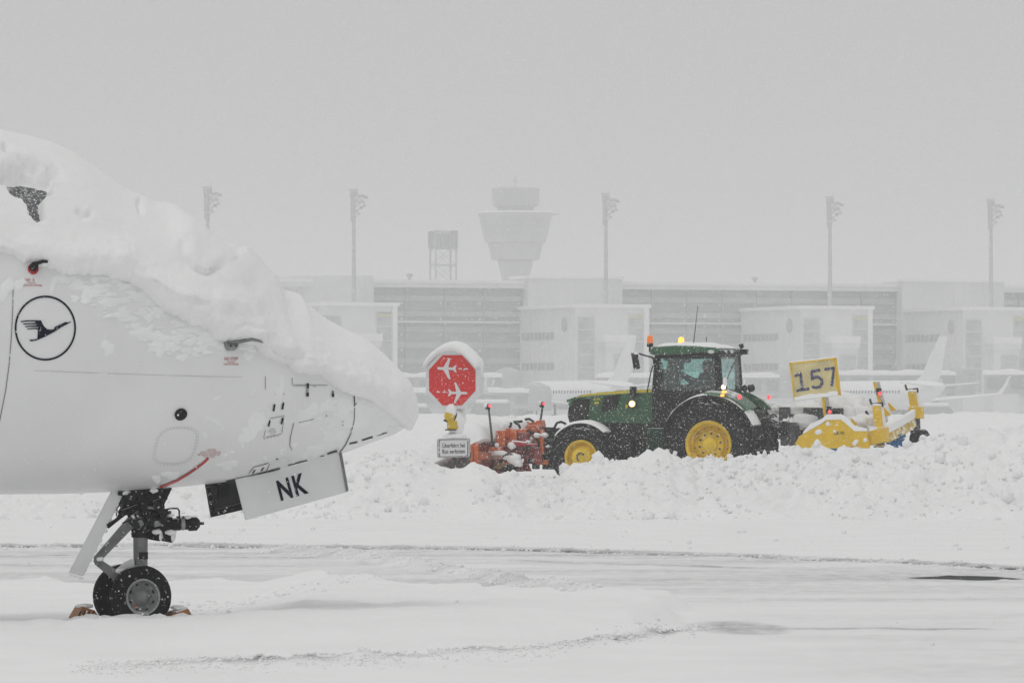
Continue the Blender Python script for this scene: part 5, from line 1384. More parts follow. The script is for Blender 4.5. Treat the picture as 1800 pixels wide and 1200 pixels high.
# cab: posts, roof, doors, glass
CY = 0.78
def post(a_, b_, y, w=.09, h=.09):
    mb = MB(); mb.beam(L(*a_, CY) * Vector((1, 0, 1)) + Vector((0, y, 0)) if False else Vector((L(*a_, CY).x, y, L(*a_, CY).z)), Vector((L(*b_, CY).x, y, L(*b_, CY).z)), w, h); return mb
for y in (CY, -CY):
    obj(post((1151, 690), (1157, 622), y, .08, .12), 'cab_post', M['black'], tractor)
    obj(post((1267, 690), (1262, 620), y, .09, .10), 'cab_post', M['black'], tractor)
    obj(post((1152, 624), (1264, 622), y, .10, .12), 'cab_rail', M['black'], tractor)
    obj(post((1150, 692), (1268, 692), y, .08, .16), 'cab_sill', M['black'], tractor)
    fr2 = MB()
    q = [(1159, 628), (1259, 627), (1260, 690), (1232, 694), (1158, 694)]
    for a_, b_ in zip(q, q[1:] + q[:1]): fr2.beam(Vector((L(*a_, CY).x, y + .02, L(*a_, CY).z)), Vector((L(*b_, CY).x, y + .02, L(*b_, CY).z)), .05, .05)
    dr_ = obj(fr2, 'door', M['black'], tractor)
    obj(MB().prism([Vector((L(*p, CY).x, y + .0, L(*p, CY).z)) for p in q], (0, .012, 0)), 'window_pane', M['glass'], dr_)
    obj(MB().tube([Vector((L(1160, 662, CY).x, y + .05, L(1160, 662, CY).z)), Vector((L(1164, 655, CY).x, y + .05, L(1164, 655, CY).z)), Vector((L(1164, 670, CY).x, y + .05, L(1164, 670, CY).z))], .014, 6), 'handle', M['black'], dr_)
def cross(a_, b_, name, mt, t=.012):
    p0 = L(*a_, CY); p1 = L(*b_, CY)
    return obj(MB().add([Vector((p0.x, -CY, p0.z)), Vector((p0.x, CY, p0.z)), Vector((p1.x, CY, p1.z)), Vector((p1.x, -CY, p1.z))], [(0, 1, 2, 3)]), name, mt, tractor)
cross((1151.5, 688), (1157, 626), 'windscreen', M['glass']); cross((1269, 688), (1265, 626), 'rear_window', M['glass'])
obj(MB().beam(L(1276, 668, CY - .25), L(1291, 635, CY - .9), .03), 'window_strut', M['black'], tractor)
mb = MB()
for s_ in (-1, 1): mb.beam((L(1268, 0, CY).x, s_ * .3, L(0, 690, CY).z), (L(1268, 0, CY).x, s_ * .3, L(0, 640, CY).z), .03)
# floor and firewall
fl_ = MB(); fl_.box(((L(1152, 0, CY).x + L(1266, 0, CY).x) / 2, 0, L(0, 704, CY).z), (abs(L(1152, 0, CY).x - L(1266, 0, CY).x), 1.5, .28)); obj(fl_, 'cab_floor', M['black'], tractor)
mb = MB(); mb.prism([Vector((L(*p, 0.2).x, 0.22, L(*p, .2).z)) for p in ((1168, 690), (1186, 690), (1182, 668), (1176, 650), (1170, 648))], (0, -.44, 0)); obj(mb, 'dashboard', M['black'], tractor, bevel=.02)
mb = MB(); ctr = L(1189, 656, 0)
mb.tube([ctr + Vector((.10 * math.sin(t) * .5, .2 * math.cos(t), .19 * math.sin(t))) for t in [2 * math.pi * k / 20 for k in range(21)]], .016, 6); mb.tube([ctr, L(1178, 672, 0)], .03, 8)
obj(mb, 'steering_wheel', M['black'], tractor)
mb = MB(); mb.box(L(1235, 684, 0), (.5, .52, .14)); mb.box(L(1254, 660, 0), (.16, .5, .62), Euler((0, -.12, 0)).to_matrix()); mb.box(L(1257, 634, 0), (.1, .28, .18)); mb.box(L(1240, 672, .32), (.34, .08, .07)); mb.box(L(1222, 676, -.36), (.3, .12, .3))
obj(mb, 'seat', M['black'], tractor, bevel=.03)
obj(MB().box(L(1196, 640, -.6), (.12, .18, .24)).box(L(1206, 632, -.7), (.2, .1, .14)), 'monitor', M['black'], tractor, bevel=.02)
# roof
def rp_(pts, hw): return MB().prism([Vector((L(*p, CY).x, hw, L(*p, CY).z)) for p in pts], (0, -2 * hw, 0))
rf = obj(rp_([(1143, 618), (1150, 609), (1190, 607), (1225, 607.5), (1258, 610), (1266, 614), (1266, 620), (1250, 621), (1235, 619), (1200, 622), (1146, 623)], .88), 'roof', M['green'], tractor, bevel=.04)
obj(rp_([(1150, 623), (1200, 622), (1232, 618), (1267, 614.5), (1270, 622), (1260, 627), (1156, 626)], .86), 'roof_lining', M['black'], rf, bevel=.02)
mb = MB()
sn = []
for k in range(25):
    px = 1146 + k * (1264 - 1146) / 24; t_ = k / 24
    zb = L(px, 609.5 if px < 1235 else 611, CY).z; x_ = L(px, 0, CY).x
    hgt = (.10 + .05 * mnoise.noise((k * .45, 2, 0))) * (1 - abs(2 * t_ - 1) ** 6) + .01
    sn.append([Vector((x_, y_, zb - .015 + hgt * (1 - abs(y_ / .87) ** 5))) for y_ in np.linspace(-.87, .87, 15)])
mb.loft(sn, caps=False, closed=False); obj(mb, 'snow_cap', M['snow'], rf, smooth=True, angle=180)
mb = MB()
for px in (1250, 1273, 1284): mb.lathe([(.001, .03), (.07 if px != 1284 else .055, .02), (.075 if px != 1284 else .06, 0)], Vector((L(px, 617.5, CY).x, .85, L(px, 617.5, CY).z)), (0, 1, 0), 16)
for i_, px in enumerate((1250, 1273, 1284)):
    o_ = MB().lathe([(.001, .03), (.065, .02), (.07, 0)], (0, 0, 0), (0, 1, 0), 16).build('roof_lamp', M['lens'], tractor, smooth=True); yy_ = (.87, .45, .05)[i_]; o_.location = L(px, 618, yy_) + Vector((-.02 if i_ else 0, 0, 0)); o_.scale = (1.1, 1, .62); o_.rotation_euler = (0, 0, 0 if i_ == 0 else R(80))
bk = obj(MB().box(L(1308, 618, -.86), (.16, .2, .12)).tube([L(1305, 612, -.86), L(1302, 606, -.86)], .05, 8), 'roof_bracket', M['black'], tractor, bevel=.02)
obj(MB().lathe([(.055, 0), (.05, .02), (.001, .03)], L(1312, 619, -.86), (-.8, .6, 0), 14), 'roof_lamp', M['lens'], tractor, smooth=True)
# beacons
def beacon(px, py, y, mt, foot):
    r_ = .065
    b0 = L(px, py, y)
    mb = MB(); mb.lathe([(.07, -.12), (.07, -.085), (.05, -.08)], b0, (0, 0, 1), 14); mb.tube([b0 + Vector((0, 0, -.12)), L(*foot, y)], .022, 8); mb.box(b0 + Vector((0, 0, -.14)), (.11, .1, .05))
    bb = obj(mb, 'beacon', M['black'], tractor)
    obj(MB().lathe([(.062, -.08), (.066, -.02), (.062, .04), (.045, .075), (.001, .088)], b0, (0, 0, 1), 16), 'lens', mt, bb, smooth=True)
beacon(1142.5, 596, .86, M['amber'], (1142, 618)); beacon(1197.5, 599, .2, M['amberlit'], (1197.5, 609)); obj(MB().lathe([(.001, .06), (.05, .05), (.055, 0)], L(1303, 608, -.8), (0, 0, 1), 12).tube([L(1303, 617, -.8), L(1303, 608, -.8)], .02, 6), 'round_lamp', M['black'], tractor, smooth=True)
obj(MB().tube([L(1219, 606, .3), L(1222, 580, .3), L(1226.5, 538, .3)], [.012, .009, .006], 5), 'antenna', M['black'], tractor)
obj(MB().tube([L(1242, 608, 0), L(1241.5, 592, 0)], .009, 5), 'antenna', M['black'], tractor)
# mirrors and handrails
for y, sg in ((.95, 1), (-1.0, -1)):
    dx = 0
    A = lambda px, py, yy: Vector((L(px, py, .95).x, yy, L(px, py, .95).z))
    arm = MB().tube([A(1158, 638, sg * .80), A(1150, 634, sg * .95), A(1149, 628, sg * 1.05), A(1128, 621, sg * 1.25), A(1127, 628, sg * 1.28)], .022, 7)
    arm.box(A(1151, 634, sg * .9), (.09, .08, .14))
    mi = obj(arm, 'mirror_arm', M['black'], tractor, smooth=True)
    obj(MB().box(A(1125.5, 634, sg * 1.30), (.09, .24, .36), Euler((0, .18, 0)).to_matrix()), 'mirror', M['black'], mi, bevel=.02)
    obj(MB().box(A(1125.5, 621.5, sg * 1.30), (.12, .24, .05)), 'snow_cap', M['snow'], mi, bevel=.02)
    obj(MB().tube([A(1152, 642, sg * .86), A(1146, 643, sg * .88), A(1143, 654, sg * .9), A(1136, 690, sg * .9)], .016, 6), 'handrail', M['black'], tractor)
obj(MB().tube([L(1121, 623, 1.35), L(1119.5, 630, 1.35), L(1120, 640, 1.35)], .014, 6), 'mirror_rail', M['black'], tractor)
# rear mudguards: black arch, green shoulder, snow, lights
for sg in (1, -1):
    R0 = 1.02
    ang = [math.radians(t) for t in range(12, 176, 6)]
    y0, y1 = .58, 1.22
    arch = obj(MB().loft([[Vector((HR.x + (R0 + dr) * math.cos(t), sg * yy, HR.z + (R0 + dr) * math.sin(t))) for (yy, dr) in ((y0, 0), (y1, 0), (y1, .035), (y0, .05))] for t in ang]), 'rear_mudguard', M['black'], tractor, smooth=True, angle=40)
    sh = [math.radians(t) for t in range(84, 141, 6)]
    obj(MB().loft([[Vector((HR.x + (R0 + dr) * math.cos(t), sg * yy, HR.z + (R0 + dr) * math.sin(t))) for (yy, dr) in ((y0 - .1, .04), (y1 - .06, .038), (y1 - .10, .10), (y0 - .1, .17))] for t in sh]), 'mudguard_shoulder', M['green'], arch, smooth=True, angle=40)
    s2 = []
    for q, lo, hi in ((range(28, 92, 5), .05, .095), (range(112, 160, 5), .04, .085)):
        ring = [[Vector((HR.x + (R0 + dr) * math.cos(t), sg * yy, HR.z + (R0 + dr) * math.sin(t))) for (yy, dr) in ((y0 + .02, .03), (y1 - .01, .03), (y1 - .03, lo + .02 * mnoise.noise((t * 9, sg, 1))), ((y0 + y1) / 2, hi + .02 * mnoise.noise((t * 7, sg, 5))), (y0 + .05, hi))] for t in [math.radians(z_) for z_ in q]]
        obj(MB().loft(ring), 'snow_cap', M['snow'], arch, smooth=True, angle=70)
    def al(px, py): p = L(px, py, 1.2); return Vector((p.x, sg * 1.16, p.z))
    obj(MB().lathe([(.05, 0), (.045, .025), (.001, .035)], al(1299, 697.5), (-.5, sg * .85, .1), 14), 'tail_lamp', M['redlamp'], tractor, smooth=True)
    if sg > 0:
        q_ = obj(MB().lathe([(.03, -.1), (.07, -.03), (.075, 0)], al(1271, 680), (.3, .95, .1), 14), 'work_lamp', M['black'], tractor, smooth=True)
        obj(MB().lathe([(.06, 0), (.045, .03), (.001, .04)], al(1271, 680), (.3, .95, .1), 14), 'lit_lens', M['lamp'], q_, smooth=True)
        obj(MB().box(al(1272, 688.5), (.1, .05, .05)), 'indicator', M['amberlit'], tractor, bevel=.01); obj(MB().box(al(1269, 694.5), (.08, .05, .045)), 'indicator', M['amberlit'], tractor, bevel=.01)
        obj(MB().tube([al(1274, 678), al(1273.5, 668)], .045, 10).lump(al(1273.5, 667), .05, 1, 3), 'snowy_lamp', M['snow'], tractor, smooth=True)
        obj(MB().lathe([(.001, 0), (.075, .01), (.085, .05), (.075, .08)], al(1304, 683), (-.7, .4, .1), 12).tube([al(1304, 690), al(1304, 683)], .025, 6), 'round_lamp', M['black'], tractor, smooth=True)
    else:
        obj(MB().lathe([(.001, 0), (.085, .01), (.09, .05), (.08, .08)], Vector((L(1318, 682, -1.0).x, -1.0, L(1318, 682, -1).z)), (-.7, .4, .1), 12).tube([L(1318, 690, -1.0), L(1318, 682, -1.0)], .025, 6), 'round_lamp', M['black'], tractor, smooth=True)
# rear linkage
mb = MB()
for y in (.45, -.45):
    mb.beam((-.6, y, .85), (-1.5, y * 1.2, .70), .09, .12); mb.beam((-.5, y, 1.45), (-1.15, y * 1.1, 1.5), .1, .1); mb.tube([(-1.1, y * 1.1, 1.5), (-1.25, y * 1.15, .75)], .05, 8)
mb.beam((-.4, 0, 1.2), (-1.55, 0, 1.25), .08); mb.box((-.75, 0, 1.15), (.5, .7, .6)); mb.box((-.62, 0, 1.55), (.3, 1.0, .3))
for k in range(6): mb.tube([(-.7, -.3 + k * .12, 1.5), (-1.0, -.3 + k * .12, 1.62 - .05 * k), (-1.4, -.25 + k * .1, 1.3)], .022, 6)
obj(mb, 'rear_linkage', M['black'], tractor, bevel=.01)
mb = MB(); mb.beam((3.6, .35, .8), (4.15, .5, .62), .09, .12); mb.beam((3.6, -.35, .8), (4.15, -.5, .62), .09, .12); mb.box((3.85, 0, .95), (.25, .9, .75)); mb.beam((3.5, .4, 1.0), (4.0, .45, 1.05), .1, .1); mb.box((3.75, .35, .6), (.5, .2, .35))
obj(mb, 'front_linkage', M['black'], tractor, bevel=.015)

# driver
drv = TW.empty('person', 0); tag(drv, 'person in dark jacket with a red scarf sitting at the wheel in the tractor cab', 'person')
M['cloth'] = mat('dark_jacket', (0.022, 0.024, 0.03), 0.85, var=0.2)
M['face'] = mat('face_skin', (0.45, 0.27, 0.20), 0.55, var=0.05)
M['scarf'] = mat('red_scarf', (0.42, 0.03, 0.025), 0.8, var=0.1)
hd0 = L(1243, 643, 0); pel = L(1238, 680, 0); shd = L(1245, 657, 0)
mb = MB()
mb.tube([pel + Vector((0, 0, -.06)), pel + Vector((0, 0, .1)), (pel + shd) / 2 + Vector((0, 0, .05)), shd + Vector((0, 0, -.03)), shd + Vector((0, 0, .05)), hd0 + Vector((0, 0, -.08))], [.15, .165, .17, .17, .10, .06], 14)
for s_ in (-1, 1):
    so = shd + Vector((0, s_ * .20, -.01)); el = so + Vector((.16, s_ * .05, -.24)); ha = ctr + Vector((-.02, s_ * .19, .03))
    mb.tube([so + Vector((0, -s_ * .06, 0)), so, (so + el) / 2, el, (el + ha) / 2, ha], [.08, .075, .062, .052, .045, .034], 10)
    hp = pel + Vector((.02, s_ * .10, -.04)); kn = hp + Vector((.44, s_ * .06, .04)); ft = kn + Vector((.10, 0, -.42))
    mb.tube([hp, (hp + kn) / 2, kn, (kn + ft) / 2, ft, ft + Vector((.14, 0, -.02))], [.10, .085, .065, .058, .045, .045], 10)
bd = obj(mb, 'body', M['cloth'], drv, smooth=True)
rm = bd.modifiers.new('one_skin', 'REMESH'); rm.mode = 'VOXEL'; rm.voxel_size = 0.022; rm.use_smooth_shade = True
hdm = []
for k, (dz, rx_, ry_, ox) in enumerate(((-.115, .045, .04, .02), (-.10, .062, .052, .015), (-.06, .082, .068, .008), (-.01, .094, .074, 0), (.04, .096, .076, -.004), (.08, .086, .068, -.008), (.11, .058, .046, -.01), (.122, .02, .018, -.01))):
    hdm.append([hd0 + Vector((ox + rx_ * math.cos(t) + (.022 if (k in (2, 3) and i == 0) else 0), ry_ * math.sin(t), dz)) for i, t in enumerate([2 * math.pi * q / 16 for q in range(16)])])
mb = MB().loft(hdm)
for s_ in (-1, 1): mb.lump(hd0 + Vector((-.005, s_ * .078, -.01)), .024, 1, 2, .1, 1, (.8, .4, 1.2))
hh = obj(mb, 'head', M['face'], drv, smooth=True, angle=180)
mb = MB()
for s_ in (-1, 1): mb.lump(hd0 + Vector((.088, s_ * .03, .01)), .010, 1, 1, 0)
mb.box(hd0 + Vector((.078, 0, -.07)), (.014, .04, .008)); obj(mb, 'eyes_and_mouth', M['cloth'], hh)
mb = MB().lathe([(.102, .015), (.104, .05), (.09, .10), (.05, .13), (.001, .138)], hd0 + Vector((-.006, 0, 0)), (0, 0, 1), 16); mb.box(hd0 + Vector((.11, 0, .03)), (.09, .12, .012)); obj(mb, 'cap', M['cloth'], hh, smooth=True)
mb = MB().lathe([(.07, -.03), (.095, -.01), (.09, .03), (.065, .045)], shd + Vector((.01, 0, .06)), (0, 0, 1), 14); mb.prism([shd + Vector((.14, .10, .04)), shd + Vector((.17, .02, .04)), shd + Vector((.185, .04, -.16)), shd + Vector((.16, .11, -.14))], (0, .05, 0)); mb.box(shd + Vector((.05, .17, -.04)), (.14, .05, .10)); obj(mb, 'scarf', M['scarf'], drv, bevel=.008)
mb = MB()
for s_ in (-1, 1):
    hc = ctr + Vector((0, s_ * .2, .02)); mb.lump(hc + Vector((-.035, 0, 0)), .042, 2, 1, .1, 1, (.9, .55, 1))
    for k in range(4): mb.tube([hc + Vector((-.01, s_ * .01, .03 - .019 * k)), hc + Vector((.022, s_ * .022, .03 - .019 * k)), hc + Vector((.026, -s_ * .008, .028 - .019 * k)), hc + Vector((.008, -s_ * .022, .027 - .019 * k))], [.011, .0105, .010, .009], 6)
    mb.tube([hc + Vector((-.03, 0, .03)), hc + Vector((-.01, -s_ * .028, .045)), hc + Vector((.012, -s_ * .03, .03))], [.013, .012, .009], 6)
obj(mb, 'gloves', M['cloth'], drv, smooth=True)

# ------------------------------------------------------------------ orange plough on the front
M['orange'] = mat('plough_orange', (0.62, 0.115, 0.012), 0.45, var=0.12, var_scale=6, snow=0.62, speck=0.30, speck_scale=9, noise_k=.7)
M['dred'] = mat('dark_red_paint', (0.26, 0.035, 0.03), 0.5, var=0.2, snow=0.6, speck=0.36, speck_scale=10)
M['red'] = mat('red_cylinder', (0.45, 0.02, 0.03), 0.4, var=0.1, snow=0.6, speck=0.25, speck_scale=12)
M['hose'] = mat('black_hose', (0.016, 0.016, 0.016), 0.5, var=0, speck=0.12, speck_scale=30)
M['blade'] = mat('blade_edge', (0.22, 0.14, 0.05), 0.6, var=0.2, speck=0.35, speck_scale=12)
plough = TW.empty('snow_plough', 0); tag(plough, 'snow-caked orange plough blade with hoses and two marker posts, ahead of the tractor', 'snow plough')
xb0 = L(872, 780, 0).x
zb = lambda py: L(900, py, 0).z
# curved mouldboard across the lane, its back towards us
prof = [(0.30, .30), (.10, .34), (-.02, .50), (-.06, .75), (-.02, 1.0), (.10, 1.18), (.18, 1.22)]
YB = 1.75
bl = MB()
segs = 9
for k in range(segs):
    ya = -YB + 2 * YB * k / segs; yb_ = ya + 2 * YB / segs - .01
    r0 = [Vector((xb0 + p[0], ya, p[1])) for p in prof] + [Vector((xb0 + p[0] + .05, ya, p[1])) for p in reversed(prof)]
    r1 = [Vector((v_.x, yb_, v_.z)) for v_ in r0]
    o_ = obj(MB().loft([r0, r1]), 'blade_panel', M['orange'] if k % 4 != 1 else M['dred'], plough, smooth=True, angle=40)
for y in (1.72, 1.15, .55, 0, -.55, -1.15, -1.72):
    pr = [(-.26, .36), (-.16, .60), (-.16, .95), (-.06, 1.16), (.04, 1.16), (-.06, .9), (-.09, .6), (.02, .36)]
    obj(MB().prism([Vector((xb0 + a_, y - .03, b_)) for a_, b_ in pr], (0, .06, 0)), 'blade_rib', M['dred'] if y < 1.5 else M['orange'], plough, bevel=.008)
obj(MB().box((xb0 + .22, 0, .24), (.06, 2 * YB, .20)), 'cutting_edge', M['blade'], plough)
obj(MB().box((xb0 - .1, 0, .72), (.12, 2 * YB - .2, .16)), 'cross_beam', M['orange'], plough, bevel=.01)
sn = []
for k in range(40):
    y_ = -YB - .02 + (2 * YB + .04) * k / 39; h_ = .34 + .22 * mnoise.noise((y_ * 1.2, 3, 0)) + .1 * mnoise.noise((y_ * 4, 1, 0)); h_ *= min(1, (YB + .02 - abs(y_)) * 5 + .25)
    sn.append([Vector((xb0 - .28, y_, 1.10)), Vector((xb0 - .2, y_, 1.12 + h_ * .75)), Vector((xb0 + .05, y_, 1.16 + h_)), Vector((xb0 + .6, y_, 1.1 + h_ * .8)), Vector((xb0 + 1.1, y_, .7 + h_ * .4)), Vector((xb0 + 1.5, y_, .25))])
obj(MB().loft(sn, caps=True, closed=True), 'snow_load', M['snow'], plough, smooth=True, angle=60)
# striped edge marker on the far top edge
for k in range(8):
    a_ = L(836 + k * 7, 741.5 + (1 if k > 2 else 1.5), -.6); b_ = L(836 + k * 7 + 6.6, 741.8 + (1 if k > 2 else 1.5), -.6)
    obj(MB().beam(a_, b_, .05, .05), 'marker_stripe', M['redline'] if k % 2 == 0 else M['snow'], plough)
# marker posts with red lamps
for (pb_, pt_, y) in (((865, 772), (859, 718), 1.3), ((949, 745), (954, 714), -1.75)):
    a_ = L(*pb_, y); b_ = L(*pt_, y)
    po = obj(MB().tube([a_ - Vector((0, 0, .1)), a_, b_], [.028, .028, .022], 8), 'marker_post', M['bmetal'], plough, smooth=True)
    obj(MB().box(b_ + Vector((.02, 0, .04)), (.09, .08, .12)), 'lamp_housing', M['hose'], po, bevel=.01)
    obj(MB().lathe([(.034, 0), (.03, .025), (.001, .034)], b_ + Vector((-.02, .02, .06)), (-.9, .4, 0), 12), 'red_lamp', M['redlamp'], po, smooth=True)
    obj(MB().lump(b_ + Vector((.06, 0, .07)), .06, 2, 3, .2), 'snow_cap', M['snow'], po, smooth=True)
# carrying frame between blade and tractor
def cb(px, py, y, w, h, dpt, name='frame_box', mt='orange', bevel=.012, rot=0):
    return obj(MB().box(L(px, py, y), (w, dpt, h), Euler((0, rot, 0)).to_matrix()), name, M[mt], plough, bevel=bevel)
cb(898, 768, .55, .32, .30, .25); cb(916, 760, .3, .40, .16, .5); cb(893, 761, .7, .08, .22, .06); cb(925, 772, .4, .24, .30, .4, mt='dred'); cb(942, 764, .2, .30, .42, .35)
cb(939, 748, -.1, .42, .16, .35, rot=.25); cb(919, 747, -.4, .22, .18, .3); cb(926, 754, 0, .2, .2, .3)
cb(953.5, 775, .55, .085, .52, .10, 'upright'); cb(946, 770, -.2, .10, .50, .1, 'upright'); cb(978, 760, -.1, .12, .18, .2); cb(905, 790, .5, .5, .14, .3, mt='dred'); cb(930, 795, .35, .3, .26, .3, mt='dred'); cb(950, 800, .4, .2, .34, .4, mt='dred')
cb(880, 770, .9, .20, .34, .05, 'panel'); cb(872, 790, .9, .3, .12, .08, 'panel'); cb(938, 806, .3, .22, .22, .2, mt='bmetal'); cb(942, 816, .35, .12, .2, .2, 'skid', 'bmetal'); cb(925, 783, .5, .16, .16, .3, mt='bmetal'); cb(912, 799, .6, .18, .16, .2, mt='dred'); cb(958, 812, .3, .3, .1, .5, mt='orange')
obj(MB().tube([L(899, 778, .75), L(925, 781, .65)], .062, 14).tube([L(925, 781, .65), L(944, 782, .55)], .03, 10), 'ram', M['red'], plough, smooth=True)
obj(MB().tube([L(905, 752, .1), L(935, 768, .3)], .05, 12).tube([L(908, 803, .5), L(946, 792, .3)], .05, 10), 'ram', M['dred'], plough, smooth=True)
mb = MB()
for pts in ([(921, 765), (925, 760), (931, 758), (938, 761), (943, 770), (948, 780), (948, 790)], [(941, 764), (946, 760), (952, 760)], [(950, 754), (960, 752.5), (972, 753), (981, 757), (987, 764)], [(967, 765), (973, 754), (979, 743), (986, 741), (993, 744), (998, 752)], [(905, 742), (912, 747), (916, 757), (919, 768), (923, 775)], [(923, 737), (930, 736), (938, 741)], [(917, 762), (921, 775), (930, 788)], [(898.5, 742), (898, 748), (895, 751)], [(975, 760), (975.5, 775)], [(903, 741), (912, 741), (918, 740)]):
    mb.tube([L(px, py, .5) for px, py in pts], .028, 7)
obj(mb, 'hydraulic_hose', M['hose'], plough, smooth=True)
mb = MB()
for k in range(16):
    px, py = random.uniform(890, 965), random.uniform(752, 812)
    mb.lump(L(px, py, random.uniform(.35, .65)), random.uniform(.03, .075), 2, k, .4, 1.6, (1.2, .8, .75))
mb.lump(L(906, 748, .1), .2, 2, 30, .3, 1.5, (1.3, 1, .9)); mb.lump(L(877, 796, .95), .13, 2, 31, .3, 1.5, (1.5, .6, .5)); mb.lump(L(899, 783, .8), .09, 2, 33, .3); mb.lump(L(970, 768, .2), .2, 2, 34, .3, 1.5, (1.2, 1, .7)); mb.lump(L(873, 782, .95), .05, 2, 35, .3)
obj(mb, 'caked_snow', M['snow'], plough, smooth=True, angle=180)['kind'] = 'stuff'
w = obj(MB().lathe([(.07, -.09), (.15, -.1), (.178, -.07), (.182, 0), (.178, .07), (.15, .1), (.07, .09)], L(898, 819, .9), (0, 1, 0), 24), 'gauge_wheel', M['rubber'], plough, smooth=True)
wf_ = obj(MB().loft([[L(886 + 26 * k / 8, 806 - 9 * math.sin(math.pi * (k + .6) / 9.5) + k * .5, .9) + Vector((0, dy, dz)) for dy, dz in ((-.13, 0), (.13, 0), (.13, .04), (-.13, .04))] for k in range(9)]), 'wheel_guard', M['bmetal'], plough)
mb = MB(); mb.lump(L(903, 806, .98), .16, 2, 41, .35, 1.6, (1.1, .7, .8)); mb.lump(L(910, 813, .98), .10, 2, 43, .35); mb.lump(L(893, 803, .96), .12, 2, 44, .3, 1.4, (1.3, .6, .6)); obj(mb, 'snow_crust', M['snow'], wf_, smooth=True, angle=180)
obj(MB().box(L(891, 814, 1.02), (.05, .03, .05)), 'reflector', M['orange'], plough)
obj(MB().prism([L(868, 819, 1.0), L(886, 810, 1.0), L(888, 820, 1.0), L(872, 824, 1.0)], (0, -.3, 0)), 'side_shoe', M['blade'], plough, bevel=.01)

# ------------------------------------------------------------------ yellow sweeper behind
M['yellow'] = mat('sweeper_yellow', (0.78, 0.50, 0.006), 0.42, var=0.05, var_scale=4, snow=0.50, speck=0.24, speck_scale=9, noise_k=.5)
M['yellow_snowy'] = mat('snowed_yellow', (0.66, 0.44, 0.03), 0.5, var=0.1, snow=0.22, speck=0.62, speck_scale=7, noise_k=.6)
M['board'] = mat('board_face', (0.72, 0.62, 0.30), 0.5, var=0.12, var_scale=2.0, speck=0.30, speck_scale=22)
M['digit'] = mat('digit_print', (0.045, 0.05, 0.14), 0.5, var=0, speck=0.44, speck_scale=40)
M['blue'] = mat('blue_bristle', (0.03, 0.22, 0.56), 0.6, var=0.25, var_scale=14, speck=0.18, speck_scale=20)
M['pole_grey'] = mat('pole_grey', (0.50, 0.51, 0.52), 0.45, var=0.08, snow=0.6, speck=0.35, speck_scale=9)
sweeper = TW.empty('snow_sweeper', 0); tag(sweeper, 'yellow towed snow sweeper with castor wheels and a 157 board, behind the tractor', 'sweeper')
def S(mb, name, mt, parent=None, **k): return mb.build(name, M[mt], parent or sweeper, **k)
def plt(pts, y0, y1): return MB().prism([L(px, py, y0) for px, py in pts], (0, y1 - y0, 0))
sp_ = S(plt([(1397, 779), (1405, 766), (1422, 756), (1447, 743), (1452, 737.5), (1478, 736.5), (1483, 739), (1502, 757), (1523, 757), (1528, 783), (1527, 788), (1401, 788)], 1.05, .95), 'side_panel', 'yellow', bevel=.015)
S(plt([(1397, 779), (1405, 766), (1422, 756), (1447, 743), (1452, 737.5), (1478, 736.5), (1483, 739), (1502, 757), (1523, 757), (1528, 783), (1527, 788), (1401, 788)], -.95, -1.05), 'side_panel', 'yellow', bevel=.015)
v, f, _ = text_geo('ZSB 150', 0.01)
mb = MB(); mb.add([L(1465 + 19 * p[0], 764 - 5.2 * p[1] - 1.2 * p[0], 1.05) + Vector((0, .006, 0)) for p in v], f); S(mb, 'panel_lettering', 'ink', sp_, recalc=False)
S(plt([(1491, 785), (1499, 785), (1499, 787.5), (1491, 787.5)], 1.06, 1.05), 'red_reflector', 'redline', sp_)
# snow on the upper edge of the panel
ed = [(1413, 760), (1424, 753), (1446, 741), (1453, 735.5), (1479, 734.5), (1486, 740), (1503, 755), (1524, 755)]
rings = []
for i, (px, py) in enumerate(ed):
    p = L(px, py, 1.0); t_ = .09 if i not in (0, len(ed) - 1) else .03; t_ += .03 * mnoise.noise((i * .7, 0, 0))
    rings.append([p + Vector((0, .055, -.03)), p + Vector((0, .05, t_ * .7)), p + Vector((0, 0, t_)), p + Vector((0, -.05, t_ * .7)), p + Vector((0, -.055, -.03))])
S(MB().loft(rings), 'snow_cap', 'snow', sp_, smooth=True, angle=70)
mb = MB()
for px, py, r_ in ((1440, 759, .06), (1436.5, 760, .05), (1455, 745, .05), (1505, 776, .05), (1502, 779, .05), (1521, 773, .045), (1467, 758, .035)): mb.lump(L(px, py, 1.06), r_, 2, px, .3, 1.5, (1, .35, 1))
S(mb, 'caked_snow', 'snow', sp_, smooth=True, angle=180)
